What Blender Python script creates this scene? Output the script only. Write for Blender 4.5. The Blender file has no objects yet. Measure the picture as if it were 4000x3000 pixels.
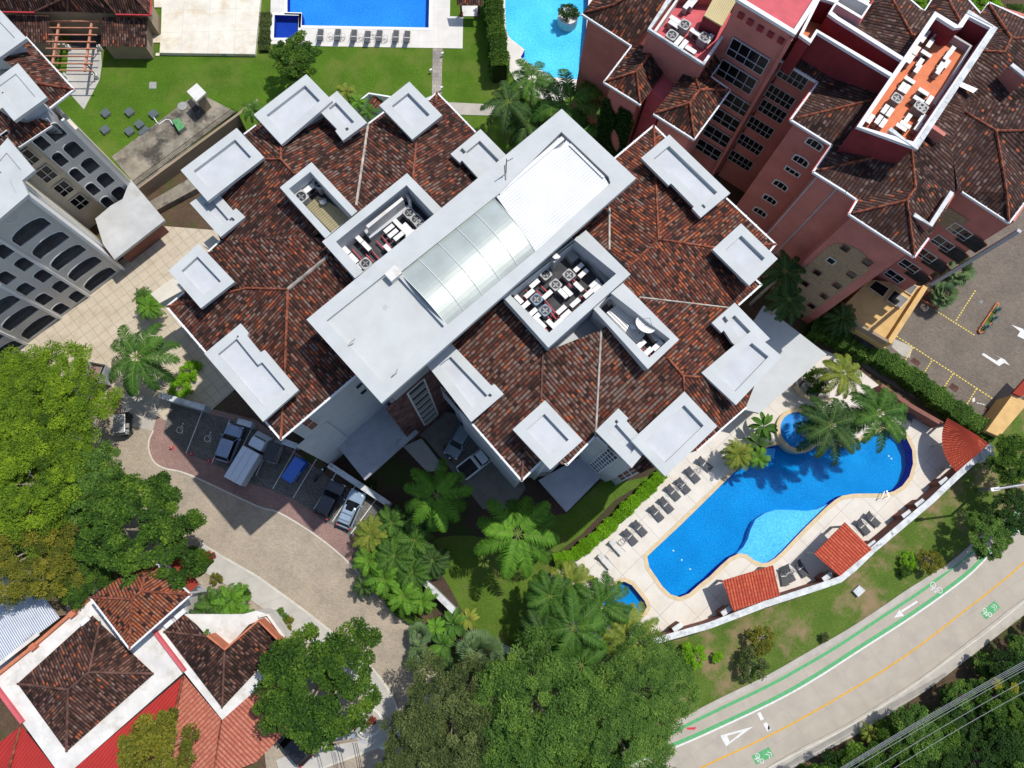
import bpy, math, random
import numpy as np
from mathutils import Vector, Matrix
from mathutils.geometry import tessellate_polygon, delaunay_2d_cdt
random.seed(7); rng=np.random.default_rng(7)
sc=bpy.context.scene; C=sc.collection
# ---------------- camera, world, sun ----------------
F_=2826.; HC=78.
_d=np.array([-75.,-650.,-F_]); _d/=np.linalg.norm(_d)
UPc=-_d; Xc=np.array([1.,0,0]); Xc-=Xc.dot(UPc)*UPc; Xc/=np.linalg.norm(Xc); Yc=np.cross(UPc,Xc)
RM=np.array([Xc,Yc,UPc])
cam=bpy.data.cameras.new('camera'); co=bpy.data.objects.new('camera',cam); C.objects.link(co)
cam.sensor_width=36; cam.lens=F_/4000*36; cam.clip_end=1000; cam.clip_start=.5
m=Matrix([list(RM[0])+[0],list(RM[1])+[0],list(RM[2])+[HC],[0,0,0,1]]); co.matrix_world=m; sc.camera=co
w=bpy.data.worlds.new('World'); sc.world=w; w.use_nodes=True; nt=w.node_tree
SUNV=Vector((.41,.33,1.)).normalized()
sky=nt.nodes.new('ShaderNodeTexSky'); sky.sky_type='NISHITA'; sky.sun_disc=False
sky.sun_elevation=math.asin(SUNV.z); sky.sun_rotation=math.atan2(SUNV.x,SUNV.y)
bg=nt.nodes['Background']; nt.links.new(sky.outputs[0],bg.inputs[0]); bg.inputs[1].default_value=.15
sl=bpy.data.lights.new('sun','SUN'); sl.energy=4.1; sl.angle=math.radians(.53); sl.color=(1,.955,.89)
so=bpy.data.objects.new('sun',sl); C.objects.link(so); so.rotation_euler=SUNV.to_track_quat('Z','Y').to_euler()
sc.view_settings.view_transform='Standard'; sc.view_settings.look='None'; sc.view_settings.exposure=0.04
# ---------------- pixel measurement helpers ----------------
TILES={}
for i,ch in enumerate('abcd'):
    for j in range(4): TILES[ch+str(j)]=(1000*i,750*j,2.212)
TILES.update(n=(0,0,1.),f=(0,0,.553),p1=(2300,0,2.765),p2=(3100,0,1.41),p3=(2400,500,1.586),p4=(3100,1050,1.41),p5=(1500,1350,1.586),p6=(2000,1700,1.813))
def N(code,x,y):
    ox,oy,s=TILES[code]; return (ox+x/s,oy+y/s)
def U(px,py,z=0.):
    r=RM.T.T@np.array([px-2000.,-(py-1500.),-F_]) if False else RM@np.array([px-2000.,-(py-1500.),-F_])
    t=(z-HC)/r[2]; return Vector((r[0]*t,r[1]*t,z))
def ray(px,py):
    r=RM@np.array([px-2000.,-(py-1500.),-F_]); return Vector(r).normalized()
def L(s,z=0.):
    """'code x,y x,y,z code x,y' -> world points"""
    out=[];code='n'
    for tok in s.split():
        if tok in TILES: code=tok; continue
        a=[float(v) for v in tok.split(',')]
        x,y=N(code,a[0],a[1]); out.append(U(x,y,a[2] if len(a)>2 else z))
    return out
def P1(s,z=0.): return L(s,z)[0]
U0=math.radians(43.)
# ---------------- materials ----------------
MATS={}
def newmat(name):
    m=bpy.data.materials.new(name); m.use_nodes=True; MATS[name]=m
    nt=m.node_tree; b=nt.nodes['Principled BSDF']; return m,nt,b
def nn(nt,t,**k):
    n=nt.nodes.new('ShaderNode'+t)
    for a,v in k.items():
        if a in n.inputs.keys() if isinstance(a,str) else False: n.inputs[a].default_value=v
        else: setattr(n,a,v)
    return n
def ramp(nt,fac,stops,interp='LINEAR'):
    r=nt.nodes.new('ShaderNodeValToRGB'); cr=r.color_ramp; cr.interpolation=interp
    while len(cr.elements)<len(stops): cr.elements.new(.5)
    for e,(p,c) in zip(cr.elements,stops): e.position=p; e.color=(c[0],c[1],c[2],1)
    nt.links.new(fac,r.inputs[0]); return r.outputs[0]
def mixc(nt,fac,a,b,mode='MIX'):
    n=nt.nodes.new('ShaderNodeMix'); n.data_type='RGBA'; n.blend_type=mode
    for s,v in ((0,fac),(6,a),(7,b)):
        if hasattr(v,'is_output') or isinstance(v,bpy.types.NodeSocket): nt.links.new(v,n.inputs[s])
        else: n.inputs[s].default_value=v if s==0 else (v[0],v[1],v[2],1)
    return n.outputs[2]
def mth(nt,op,a,b=None,c=None):
    n=nt.nodes.new('ShaderNodeMath'); n.operation=op
    for i,v in enumerate((a,b,c)):
        if v is None: continue
        if isinstance(v,bpy.types.NodeSocket): nt.links.new(v,n.inputs[i])
        else: n.inputs[i].default_value=v
    return n.outputs[0]
def noise(nt,scale,detail=4,rough=.55,vec=None,dim='3D'):
    n=nt.nodes.new('ShaderNodeTexNoise'); n.inputs['Scale'].default_value=scale; n.inputs['Detail'].default_value=detail; n.inputs['Roughness'].default_value=rough
    if vec is None:
        tc=nt.nodes.new('ShaderNodeTexCoord'); vec=tc.outputs['Object']
    nt.links.new(vec,n.inputs['Vector']); return n.outputs[0]
def bumpn(nt,b,h,strength=.5,dist=.05):
    n=nt.nodes.new('ShaderNodeBump'); n.inputs['Strength'].default_value=strength; n.inputs['Distance'].default_value=dist
    nt.links.new(h,n.inputs['Height']); nt.links.new(n.outputs[0],b.inputs['Normal'])
def sp(b,rough=.8,spec=.3,metal=0.):
    b.inputs['Roughness'].default_value=rough; b.inputs['Metallic'].default_value=metal
    if 'Specular IOR Level' in b.inputs: b.inputs['Specular IOR Level'].default_value=spec
def mat(name,col,var=.12,scale=.8,rough=.85,spec=.25,metal=0.,stain=None,stain_scale=.5,stain_lo=.55,stain_hi=.75,fine=.08,bump=.0):
    if name in MATS: return MATS[name]
    m,nt,b=newmat(name); sp(b,rough,spec,metal)
    n1=noise(nt,scale,5,.6); n2=noise(nt,14.,2,.6)
    lo=[c*(1-var*1.6) for c in col]; hi=[min(1,c*(1+var*1.2)) for c in col]
    c=ramp(nt,n1,[(.3,lo),(.7,hi)])
    c=mixc(nt,1.,c,ramp(nt,n2,[(.3,[1-fine]*3),(.7,[1+fine]*3 if fine<0 else [1,1,1])]),'MULTIPLY')
    if stain is not None:
        n3=noise(nt,stain_scale,6,.7); f=ramp(nt,n3,[(stain_lo,(0,0,0)),(stain_hi,(1,1,1))])
        c=mixc(nt,f,c,stain)
    nt.links.new(c,b.inputs['Base Color'])
    if bump>0: bumpn(nt,b,n2,bump,.03)
    return m
def tile_mat(name,stops,lo=(.03,.017,.014),row=.255,tl=.36,moss=.5,mossc=(.022,.014,.012),wlo=.42,whi=.62,patch=None):
    """barrel roof tiles; UV = metres across / down the slope"""
    m,nt,b=newmat(name); sp(b,.9,.15)
    uv=nt.nodes.new('ShaderNodeUVMap'); s=nt.nodes.new('ShaderNodeSeparateXYZ'); nt.links.new(uv.outputs[0],s.inputs[0])
    ur=mth(nt,'DIVIDE',s.outputs[0],row); ui=mth(nt,'FLOOR',ur); uf=mth(nt,'FRACT',ur)
    wn=nt.nodes.new('ShaderNodeTexWhiteNoise'); wn.noise_dimensions='1D'; nt.links.new(ui,wn.inputs['W'])
    vr=mth(nt,'ADD',mth(nt,'DIVIDE',s.outputs[1],tl),mth(nt,'MULTIPLY',wn.outputs[0],.35)); vi=mth(nt,'FLOOR',vr); vf=mth(nt,'FRACT',vr)
    cb=nt.nodes.new('ShaderNodeCombineXYZ'); nt.links.new(ui,cb.inputs[0]); nt.links.new(vi,cb.inputs[1])
    w2=nt.nodes.new('ShaderNodeTexWhiteNoise'); w2.noise_dimensions='2D'; nt.links.new(cb.outputs[0],w2.inputs['Vector'])
    col=ramp(nt,w2.outputs[0],stops,'CONSTANT')
    # large weathering patches
    nz=noise(nt,.28,4,.6); wz=ramp(nt,nz,[(wlo,(0,0,0)),(whi,(1,1,1))])
    w3=nt.nodes.new('ShaderNodeTexWhiteNoise'); w3.noise_dimensions='3D'; nt.links.new(cb.outputs[0],w3.inputs['Vector'])
    dk=mth(nt,'MULTIPLY',wz,mth(nt,'LESS_THAN',w3.outputs[0],moss))
    col=mixc(nt,dk,col,mossc)
    if patch:
        nz2=noise(nt,.35,2,.5); pz=mth(nt,'GREATER_THAN',nz2,patch[0]); pk=mth(nt,'MULTIPLY',pz,mth(nt,'GREATER_THAN',w3.outputs[0],.45))
        col=mixc(nt,pk,col,patch[1])
    nf=noise(nt,9.,3,.7); col=mixc(nt,1.,col,ramp(nt,nf,[(.3,(.55,.55,.55)),(.75,(1.25,1.25,1.25))]),'MULTIPLY')
    # groove shade painted in: pans between cover tiles get a darker colour
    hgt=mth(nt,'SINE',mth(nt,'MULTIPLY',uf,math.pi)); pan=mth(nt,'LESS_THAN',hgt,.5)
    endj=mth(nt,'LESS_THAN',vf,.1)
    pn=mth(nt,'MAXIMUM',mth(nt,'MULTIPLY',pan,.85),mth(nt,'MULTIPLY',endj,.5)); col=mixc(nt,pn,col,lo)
    nt.links.new(col,b.inputs['Base Color'])
    hh=mth(nt,'ADD',mth(nt,'MULTIPLY',hgt,.075),mth(nt,'MULTIPLY',vf,.02)); n=nt.nodes.new('ShaderNodeBump'); n.inputs['Strength'].default_value=.9; n.inputs['Distance'].default_value=1.
    nt.links.new(hh,n.inputs['Height']); nt.links.new(n.outputs[0],b.inputs['Normal'])
    return m
def line_mat(name,col,spacing,ang,groove=.6,width=.12,rough=.6,spec=.4,metal=0,bump=.02,axis2=None,var=.08,stain=None,wave=False):
    """sheet with parallel ribs or joints every `spacing` m, running at world angle ang"""
    m,nt,b=newmat(name); sp(b,rough,spec,metal)
    g=nt.nodes.new('ShaderNodeNewGeometry'); s=nt.nodes.new('ShaderNodeSeparateXYZ'); nt.links.new(g.outputs['Position'],s.inputs[0])
    def joint(a,spc,wd):
        a=math.radians(a); v=mth(nt,'ADD',mth(nt,'MULTIPLY',s.outputs[0],-math.sin(a)),mth(nt,'MULTIPLY',s.outputs[1],math.cos(a)))
        return mth(nt,'FRACT',mth(nt,'DIVIDE',v,spc))
    fr=joint(ang,spacing,width)
    j=mth(nt,'LESS_THAN',fr,width)
    if axis2: j=mth(nt,'MAXIMUM',j,mth(nt,'LESS_THAN',joint(axis2[0],axis2[1],0),width*spacing/axis2[1]))
    n1=noise(nt,.6,5,.6); lo=[c*(1-var*1.5) for c in col]; hi=[min(1,c*(1+var)) for c in col]
    c=ramp(nt,n1,[(.3,lo),(.7,hi)])
    if stain is not None: c=mixc(nt,ramp(nt,noise(nt,.45,6,.7),[(.5,(0,0,0)),(.72,(1,1,1))]),c,stain)
    c=mixc(nt,mth(nt,'MULTIPLY',j,groove),c,[x*.35 for x in col]); nt.links.new(c,b.inputs['Base Color'])
    if bump>0:
        h=mth(nt,'SINE',mth(nt,'MULTIPLY',fr,math.pi)) if wave else mth(nt,'SUBTRACT',1.,j)
        n=nt.nodes.new('ShaderNodeBump'); n.inputs['Distance'].default_value=1.; n.inputs['Strength'].default_value=.8; nt.links.new(mth(nt,'MULTIPLY',h,bump),n.inputs['Height']); nt.links.new(n.outputs[0],b.inputs['Normal'])
    return m
def paver_mat(name,cols,ang,bw=.22,bh=.11,mortar=(.12,.11,.10),stain=None,big=.35):
    m,nt,b=newmat(name); sp(b,.9,.2)
    tc=nt.nodes.new('ShaderNodeTexCoord'); mp=nt.nodes.new('ShaderNodeMapping'); mp.inputs['Rotation'].default_value=(0,0,math.radians(ang)); nt.links.new(tc.outputs['Object'],mp.inputs[0])
    br=nt.nodes.new('ShaderNodeTexBrick'); br.inputs['Scale'].default_value=1.; br.inputs['Brick Width'].default_value=bw; br.inputs['Row Height'].default_value=bh; br.inputs['Mortar Size'].default_value=.012; br.offset=.5
    br.inputs['Color1'].default_value=(*cols[0],1); br.inputs['Color2'].default_value=(*cols[1],1); br.inputs['Mortar'].default_value=(*mortar,1)
    nt.links.new(mp.outputs[0],br.inputs[0])
    n1=noise(nt,big,5,.6); c=mixc(nt,1.,br.outputs[0],ramp(nt,n1,[(.3,(.78,.78,.78)),(.7,(1.1,1.08,1.05))]),'MULTIPLY')
    if stain is not None: c=mixc(nt,ramp(nt,noise(nt,.5,6,.75),[(.5,(0,0,0)),(.8,(1,1,1))]),c,stain)
    nt.links.new(c,b.inputs['Base Color']); return m
def grass_mat(name,a,bc,dry=None,dlo=.5,dhi=.7):
    m,nt,b=newmat(name); sp(b,.95,.1)
    c=ramp(nt,noise(nt,.35,5,.65),[(.3,a),(.7,bc)])
    c=mixc(nt,1.,c,ramp(nt,noise(nt,6.,6,.85),[(.32,(.45,.5,.4)),(.68,(1.45,1.35,1.3))]),'MULTIPLY')
    if dry: c=mixc(nt,ramp(nt,noise(nt,.22,7,.72),[(dlo,(0,0,0)),(dhi,(1,1,1))]),c,dry)
    nt.links.new(c,b.inputs['Base Color']); bumpn(nt,b,noise(nt,16.,3,.8),.8,.08); return m
def leaf_mat(name,stops,trans=.3,rough=.6,spec=.14):
    """leaf colour varies leaf by leaf through the 'tone' attribute"""
    m,nt,b=newmat(name); sp(b,rough,spec)
    at=nt.nodes.new('ShaderNodeAttribute'); at.attribute_name='tone'; c=ramp(nt,at.outputs['Fac'],stops)
    nt.links.new(c,b.inputs['Base Color'])
    tr=nt.nodes.new('ShaderNodeBsdfTranslucent'); nt.links.new(mixc(nt,1.,c,(1.25,1.3,.6),'MULTIPLY'),tr.inputs[0])
    mx=nt.nodes.new('ShaderNodeMixShader'); mx.inputs[0].default_value=trans; nt.links.new(b.outputs[0],mx.inputs[1]); nt.links.new(tr.outputs[0],mx.inputs[2])
    nt.links.new(mx.outputs[0],nt.nodes['Material Output'].inputs[0]); return m
def water_mat(name,tint,rip=9.,strength=.25,alpha=.8):
    """thin water surface: tinted transparency + sky reflection"""
    m,nt,b=newmat(name); nt.nodes.remove(b)
    tr=nt.nodes.new('ShaderNodeBsdfTransparent'); tr.inputs[0].default_value=(*tint,1)
    gl=nt.nodes.new('ShaderNodeBsdfGlossy'); gl.inputs['Roughness'].default_value=.06; gl.inputs[0].default_value=(.9,.95,1,1)
    bp=nt.nodes.new('ShaderNodeBump'); bp.inputs['Strength'].default_value=strength; bp.inputs['Distance'].default_value=.1; nt.links.new(noise(nt,rip,3,.6),bp.inputs['Height'])
    nt.links.new(bp.outputs[0],gl.inputs['Normal'])
    fr=nt.nodes.new('ShaderNodeFresnel'); fr.inputs[0].default_value=1.33; nt.links.new(bp.outputs[0],fr.inputs['Normal'])
    mx=nt.nodes.new('ShaderNodeMixShader'); nt.links.new(mth(nt,'MULTIPLY',fr.outputs[0],.45),mx.inputs[0]); nt.links.new(tr.outputs[0],mx.inputs[1]); nt.links.new(gl.outputs[0],mx.inputs[2])
    nt.links.new(mx.outputs[0],nt.nodes['Material Output'].inputs[0]); return m
def pool_mat(name,a,b_,sc_=3.2,caus=1.25):
    m,nt,b=newmat(name); sp(b,.95,.0)
    c=ramp(nt,noise(nt,.25,3,.5),[(.3,a),(.7,b_)])
    vz=nt.nodes.new('ShaderNodeTexVoronoi'); vz.feature='DISTANCE_TO_EDGE'; vz.inputs['Scale'].default_value=sc_
    tc=nt.nodes.new('ShaderNodeTexCoord'); dm=nt.nodes.new('ShaderNodeMix'); dm.data_type='VECTOR'; dm.inputs[0].default_value=.12
    nz=nt.nodes.new('ShaderNodeTexNoise'); nz.inputs['Scale'].default_value=1.2; nt.links.new(tc.outputs['Object'],nz.inputs['Vector'])
    nt.links.new(tc.outputs['Object'],dm.inputs[4]); nt.links.new(nz.outputs['Color'],dm.inputs[5]); nt.links.new(dm.outputs[1],vz.inputs['Vector'])
    c=mixc(nt,1.,c,ramp(nt,noise(nt,5.,6,.85),[(.34,(.55,.68,.78)),(.66,(caus*1.3,caus*1.15,caus))]),'MULTIPLY')  # caustic sparkle painted into the floor colour
    nt.links.new(c,b.inputs['Base Color']); return m
# ---------------- mesh helpers ----------------
class MB:
    def __init__(s): s.v=[]; s.f=[]; s.uv=[]; s.mi=[]; s.cm=0
    def add(s,vs,fs,uvs=None):
        o=len(s.v); s.v+= [tuple(v) for v in vs]; 
        for i,f in enumerate(fs): s.f.append([a+o for a in f]); s.uv.append(uvs[i] if uvs else None); s.mi.append(s.cm)
        return s
    def poly(s,pts,holes=(),flip=False,uvf=None):
        loops=[[Vector(p) for p in pts]]+[[Vector(p) for p in h] for h in holes]
        allv=[p for l in loops for p in l]
        if len(loops)==1 and len(pts)<=4: tris=[list(range(len(pts)))]
        else:
            n0=newell(loops[0]).normalized(); ax=Vector((1,0,0)) if abs(n0.x)<.8 else Vector((0,1,0)); ax=(ax-n0*ax.dot(n0)).normalized(); ay=n0.cross(ax); o0=loops[0][0]
            v2=[Vector(((p-o0).dot(ax),(p-o0).dot(ay))) for p in allv]; fl=[];k=0
            for l in loops: fl.append(list(range(k,k+len(l)))); k+=len(l)
            ov,oe,of,orv,_,_=delaunay_2d_cdt(v2,[(l[i],l[(i+1)%len(l)]) for l in fl for i in range(len(l))],[],0,1e-5)
            def inp(q,l):
                r=False
                for i in range(len(l)):
                    a,b=v2[l[i]],v2[l[i-1]]
                    if (a.y>q.y)!=(b.y>q.y) and q.x<(b.x-a.x)*(q.y-a.y)/(b.y-a.y)+a.x: r=not r
                return r
            keep=[]
            for t in of:
                q=sum((ov[i] for i in t),Vector((0,0)))/len(t)
                if inp(q,fl[0]) and not any(inp(q,l) for l in fl[1:]): keep.append(t)
            of=keep
            nv=[]
            for i,q in enumerate(ov):
                if orv[i]: nv.append(allv[orv[i][0]])
                else:
                    p=o0+ax*q.x+ay*q.y; near=min(allv,key=lambda a:(a-p).length); p.z=near.z if abs(n0.z)>.9 else p.z; nv.append(p)
            us=sorted({i for t in of for i in t}); mp={a:b for b,a in enumerate(us)}; allv=[nv[i] for i in us]; tris=[[mp[i] for i in t] for t in of]
        n0=newell(loops[0]); up=n0.z>=0 if abs(n0.z)>1e-6 else True
        out=[]
        for t in tris:
            nn_=newell([allv[i] for i in t])
            want=n0 if up else -n0
            if (nn_.dot(want)<0)!=flip: t=t[::-1]
            out.append(t)
        uvs=[[uvf(allv[i]) for i in t] for t in out] if uvf else None
        return s.add(allv,out,uvs)
    def poly_cut(s,pts,cuts,uvf=None):
        '''polygon seen from above minus some plan shapes (wells that stand in a roof)'''
        P=[Vector(p) for p in pts]; n=newell(P); c=sum(P,Vector())/len(P); v=[Vector((p.x,p.y)) for p in P]; loops=[list(range(len(P)))]
        for q in cuts: k=len(v); v+=[Vector((p.x,p.y)) for p in q]; loops.append(list(range(k,k+len(q))))
        ov,oe,of,orv,_,_=delaunay_2d_cdt(v,[(l[i],l[(i+1)%len(l)]) for l in loops for i in range(len(l))],[],0,1e-5)
        def inp(q,l):
            r=False
            for i in range(len(l)):
                a,b=v[l[i]],v[l[i-1]]
                if (a.y>q.y)!=(b.y>q.y) and q.x<(b.x-a.x)*(q.y-a.y)/(b.y-a.y)+a.x: r=not r
            return r
        nv=[]
        for i,q in enumerate(ov):
            src=[j for j in orv[i] if j<len(P)]
            z=P[src[0]].z if src else max(min(p.z for p in P),min(max(p.z for p in P),c.z-((q.x-c.x)*n.x+(q.y-c.y)*n.y)/n.z))
            nv.append(Vector((q.x,q.y,z)))
        out=[]
        for t in of:
            q=sum((ov[i] for i in t),Vector((0,0)))/len(t)
            if inp(q,loops[0]) and not any(inp(q,l) for l in loops[1:]):
                t=list(t)
                if newell([nv[i] for i in t]).z<0: t=t[::-1]
                out.append(t)
        us=sorted({i for t in out for i in t}); mp={a:b for b,a in enumerate(us)}; nv=[nv[i] for i in us]; out=[[mp[i] for i in t] for t in out]
        return s.add(nv,out,[[uvf(nv[i]) for i in t] for t in out] if uvf else None)
    def prism(s,pts,z0,z1,top=True,bottom=False,sides=True,holes=()):
        P=[Vector((p[0],p[1],0)) for p in pts]
        if area(P)<0: P=P[::-1]
        if top: s.poly([(p.x,p.y,z1) for p in P],[[(q[0],q[1],z1) for q in h] for h in holes])
        if bottom: s.poly([(p.x,p.y,z0) for p in P],flip=True)
        if sides: s.wall(P,z0,z1)
        for h in holes:
            H=[Vector((q[0],q[1],0)) for q in h]
            if area(H)>0: H=H[::-1]
            s.wall(H,z0,z1)
        return s
    def wall(s,P,z0,z1,closed=True):
        n=len(P); vs=[(p[0],p[1],z0) for p in P]+[(p[0],p[1],z1) for p in P]
        return s.add(vs,[[i,(i+1)%n,n+(i+1)%n,n+i] for i in range(n if closed else n-1)])
    def box(s,c,d,rot=0.,taper=1.):
        hx,hy,hz=d[0]/2,d[1]/2,d[2]/2; vs=[]
        cr,sr=math.cos(rot),math.sin(rot)
        for dz,k in ((-hz,1.),(hz,taper)):
            for dx,dy in ((-hx,-hy),(hx,-hy),(hx,hy),(-hx,hy)):
                x,y=dx*k,dy*k; vs.append((c[0]+x*cr-y*sr,c[1]+x*sr+y*cr,c[2]+dz))
        return s.add(vs,[[3,2,1,0],[4,5,6,7],[0,1,5,4],[1,2,6,5],[2,3,7,6],[3,0,4,7]])
    def tube(s,pts,r,n=6,cap=True):
        pts=[Vector(p) for p in pts]; rs=r if isinstance(r,(list,tuple)) else [r]*len(pts); vs=[]
        for i,p in enumerate(pts):
            d=(pts[min(i+1,len(pts)-1)]-pts[max(i-1,0)]).normalized()
            a=d.cross(Vector((0,0,1))); a=a.normalized() if a.length>1e-3 else Vector((1,0,0)); b=d.cross(a)
            for k in range(n):
                t=2*math.pi*k/n; vs.append(p+(a*math.cos(t)+b*math.sin(t))*rs[i])
        fs=[]
        for i in range(len(pts)-1):
            for k in range(n): fs.append([i*n+k,i*n+(k+1)%n,(i+1)*n+(k+1)%n,(i+1)*n+k])
        if cap: fs+= [list(range(n))[::-1],[(len(pts)-1)*n+k for k in range(n)]]
        return s.add(vs,fs)
    def cyl(s,c,r,z0,z1,n=16,r2=None):
        r2=r if r2 is None else r2; vs=[(c[0]+r*math.cos(2*math.pi*k/n),c[1]+r*math.sin(2*math.pi*k/n),z0) for k in range(n)]+[(c[0]+r2*math.cos(2*math.pi*k/n),c[1]+r2*math.sin(2*math.pi*k/n),z1) for k in range(n)]
        return s.add(vs,[[k,(k+1)%n,n+(k+1)%n,n+k] for k in range(n)]+[list(range(n,2*n)),list(range(n))[::-1]])
def newell(P):
    n=Vector((0,0,0)); P=[Vector(p) for p in P]
    for i in range(len(P)):
        a=P[i]; b=P[(i+1)%len(P)]; n.x+=(a.y-b.y)*(a.z+b.z); n.y+=(a.z-b.z)*(a.x+b.x); n.z+=(a.x-b.x)*(a.y+b.y)
    return n
def area(P): return sum(P[i][0]*P[(i+1)%len(P)][1]-P[(i+1)%len(P)][0]*P[i][1] for i in range(len(P)))/2
def inset(P,d):
    P=[Vector((p[0],p[1])) for p in P]; ccw=area(P)>0; n=len(P); out=[]
    for i in range(n):
        a,b,c=P[i-1],P[i],P[(i+1)%n]; e1=(b-a).normalized(); e2=(c-b).normalized()
        n1=Vector((-e1.y,e1.x)); n2=Vector((-e2.y,e2.x))
        if not ccw: n1,n2=-n1,-n2
        k=n1+n2; q=k/ max(.25,(1+n1.dot(n2))); out.append(b+q*d)
    return [Vector((q.x,q.y,0)) for q in out]
ORIG={}
def link(name,mesh,parent=None,loc=None):
    o=bpy.data.objects.new(name,mesh); C.objects.link(o)
    if parent is not None: setpar(o,parent)
    return o
def absloc(e):
    return ORIG.get(e.name,Vector((0,0,0)))
def setpar(o,parent):
    o.parent=parent; l=absloc(parent); ORIG[o.name]=Vector(l)
    # vertices are written in world metres: keep them, the thing's own origin is at its base
    if l.length>0: o.data.transform(Matrix.Translation(-l)) if o.type=='MESH' else None
def obj(name,mb,mats,parent=None,smooth=False):
    me=bpy.data.meshes.new(name); me.from_pydata([tuple(v) for v in mb.v],[],mb.f)
    ms=mats if isinstance(mats,(list,tuple)) else [mats]
    for q in ms: me.materials.append(MATS[q] if isinstance(q,str) else q)
    if len(ms)>1: me.polygons.foreach_set('material_index',mb.mi)
    if any(u for u in mb.uv):
        ul=me.uv_layers.new(name='UVMap'); k=0; buf=[]
        for f,u in zip(mb.f,mb.uv):
            for i in range(len(f)): buf+= list(u[i]) if u else [0.,0.]
        ul.data.foreach_set('uv',buf)
    if smooth: me.polygons.foreach_set('use_smooth',[True]*len(me.polygons))
    me.update(); return link(name,me,parent)
def thing(name,label,cat,loc=(0,0,0),group=None,rotz=0.,world=True):
    """Empty at the thing's base. world=True: parts come in world metres."""
    o=bpy.data.objects.new(name,None); C.objects.link(o); o.location=loc; o.rotation_euler=(0,0,rotz); o['label']=label; o['category']=cat; o.empty_display_size=.3
    if group: o['group']=group
    ORIG[o.name]=Vector(loc) if world else Vector((0,0,0)); return o
def tag(o,label=None,cat=None,group=None,kind=None):
    for k,v in (('label',label),('category',cat),('group',group),('kind',kind)):
        if v: o[k]=v
    return o
def struct(name,mb,m,label=None):
    o=obj(name,mb,m); o['kind']='structure'
    return o
def dup(root,loc,rotz=None,label=None,group=None,scale=None,mats=None):
    """copy of a thing with copies of its parts and sub-parts; mesh data shared"""
    r=root.copy(); C.objects.link(r); r.location=loc
    if rotz is not None: r.rotation_euler=(0,0,rotz)
    if scale: r.scale=(scale,)*3 if isinstance(scale,(int,float)) else scale
    if label: r['label']=label
    if group: r['group']=group
    for ch in list(root.children):
        c=ch.copy(); C.objects.link(c); c.parent=r
        for g in ch.children:
            d=g.copy(); C.objects.link(d); d.parent=c
    return r
# ---------------- material library ----------------
mat('white_roof',(.47,.49,.485),.05,.5,.7,.3,stain=(.38,.40,.40),stain_scale=.35,stain_lo=.6,stain_hi=.85,fine=.05)
mat('roof_deck',(.48,.50,.49),.05,.5,.75,.3,stain=(.24,.17,.10),stain_scale=.42,stain_lo=.66,stain_hi=.76,fine=.05)
mat('white_wall',(.50,.52,.54),.06,.6,.85)
mat('grey_wall',(.36,.37,.39),.06,.6,.85)
mat('white_trim',(.72,.73,.74),.04,1.,.6)
mat('aged_white',(.58,.60,.60),.18,1.2,.85,stain=(.22,.22,.20),stain_scale=1.6,stain_lo=.55,stain_hi=.7)
mat('cream_wall',(.62,.57,.47),.08,.5,.85)
mat('terrace_white',(.66,.645,.61),.10,.6,.85,stain=(.42,.38,.30),stain_scale=.7,stain_lo=.52,stain_hi=.8)
mat('left_wall',(.60,.585,.55),.04,.5,.85)
mat('pink_wall',(.52,.19,.155),.10,.5,.9)
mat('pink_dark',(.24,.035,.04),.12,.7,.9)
mat('pink_floor',(.56,.115,.13),.10,.8,.85)
mat('orange_floor',(.66,.21,.10),.10,1.,.85)
mat('red_trim',(.5,.05,.06),.1,2.,.6)
mat('yellow_wall',(.60,.39,.16),.10,.8,.85,stain=(.22,.10,.03),stain_scale=.8,stain_lo=.62,stain_hi=.75)
mat('stone_purple',(.17,.085,.08),.5,1.6,.9,fine=.4,bump=.5)
mat('stone_tan',(.44,.32,.20),.16,3.5,.9,fine=.45,bump=.8)
mat('brown_wall',(.23,.10,.075),.12,.7,.9)
mat('tan_wall',(.30,.235,.165),.08,.7,.9)
mat('grey_slab',(.36,.37,.40),.10,.6,.85,stain=(.12,.11,.09),stain_scale=.55,stain_lo=.62,stain_hi=.72)
mat('porch_slab',(.45,.455,.45),.08,.6,.85,stain=(.35,.32,.26),stain_scale=.4,stain_lo=.6,stain_hi=.8)
mat('dark_concrete',(.26,.23,.18),.28,.5,.9,stain=(.06,.055,.045),stain_scale=.3,stain_lo=.48,stain_hi=.62)
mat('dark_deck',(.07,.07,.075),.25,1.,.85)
mat('concrete',(.42,.39,.34),.10,.7,.9,stain=(.28,.25,.2),stain_scale=.8,stain_lo=.6,stain_hi=.8)
mat('glass_dark',(.008,.009,.011),.2,1.,.2,.25)
mat('interior_dark',(.045,.042,.042),.3,1.,.9)
mat('room_wall',(.26,.25,.24),.2,1.,.9)
mat('window_frame',(.62,.62,.62),.04,1.,.5)
mat('window_frame_pink',(.42,.42,.44),.04,1.,.5)
mat('black_metal',(.02,.02,.022),.1,2.,.5,.4)
mat('grey_metal',(.22,.23,.24),.1,2.,.45,.4,.3)
mat('shiny_metal',(.62,.63,.64),.1,2.,.25,.5,.8)
mat('galvanised',(.44,.44,.44),.15,2.,.45,.4,.4)
mat('ac_white',(.70,.70,.68),.05,3.,.5)
mat('ac_side',(.30,.30,.29),.1,3.,.6)
mat('ac_blue',(.18,.26,.34),.1,3.,.5)
mat('pipe_pink',(.42,.08,.10),.2,3.,.6)
mat('wood_pink',(.50,.22,.14),.15,2.,.7)
mat('wood_dark',(.08,.03,.02),.2,2.,.8)
mat('lounger_grey',(.085,.088,.095),.12,3.,.8)
mat('lounger_white',(.62,.60,.56),.06,3.,.8)
mat('tyre',(.02,.02,.02),.1,3.,.8)
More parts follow.
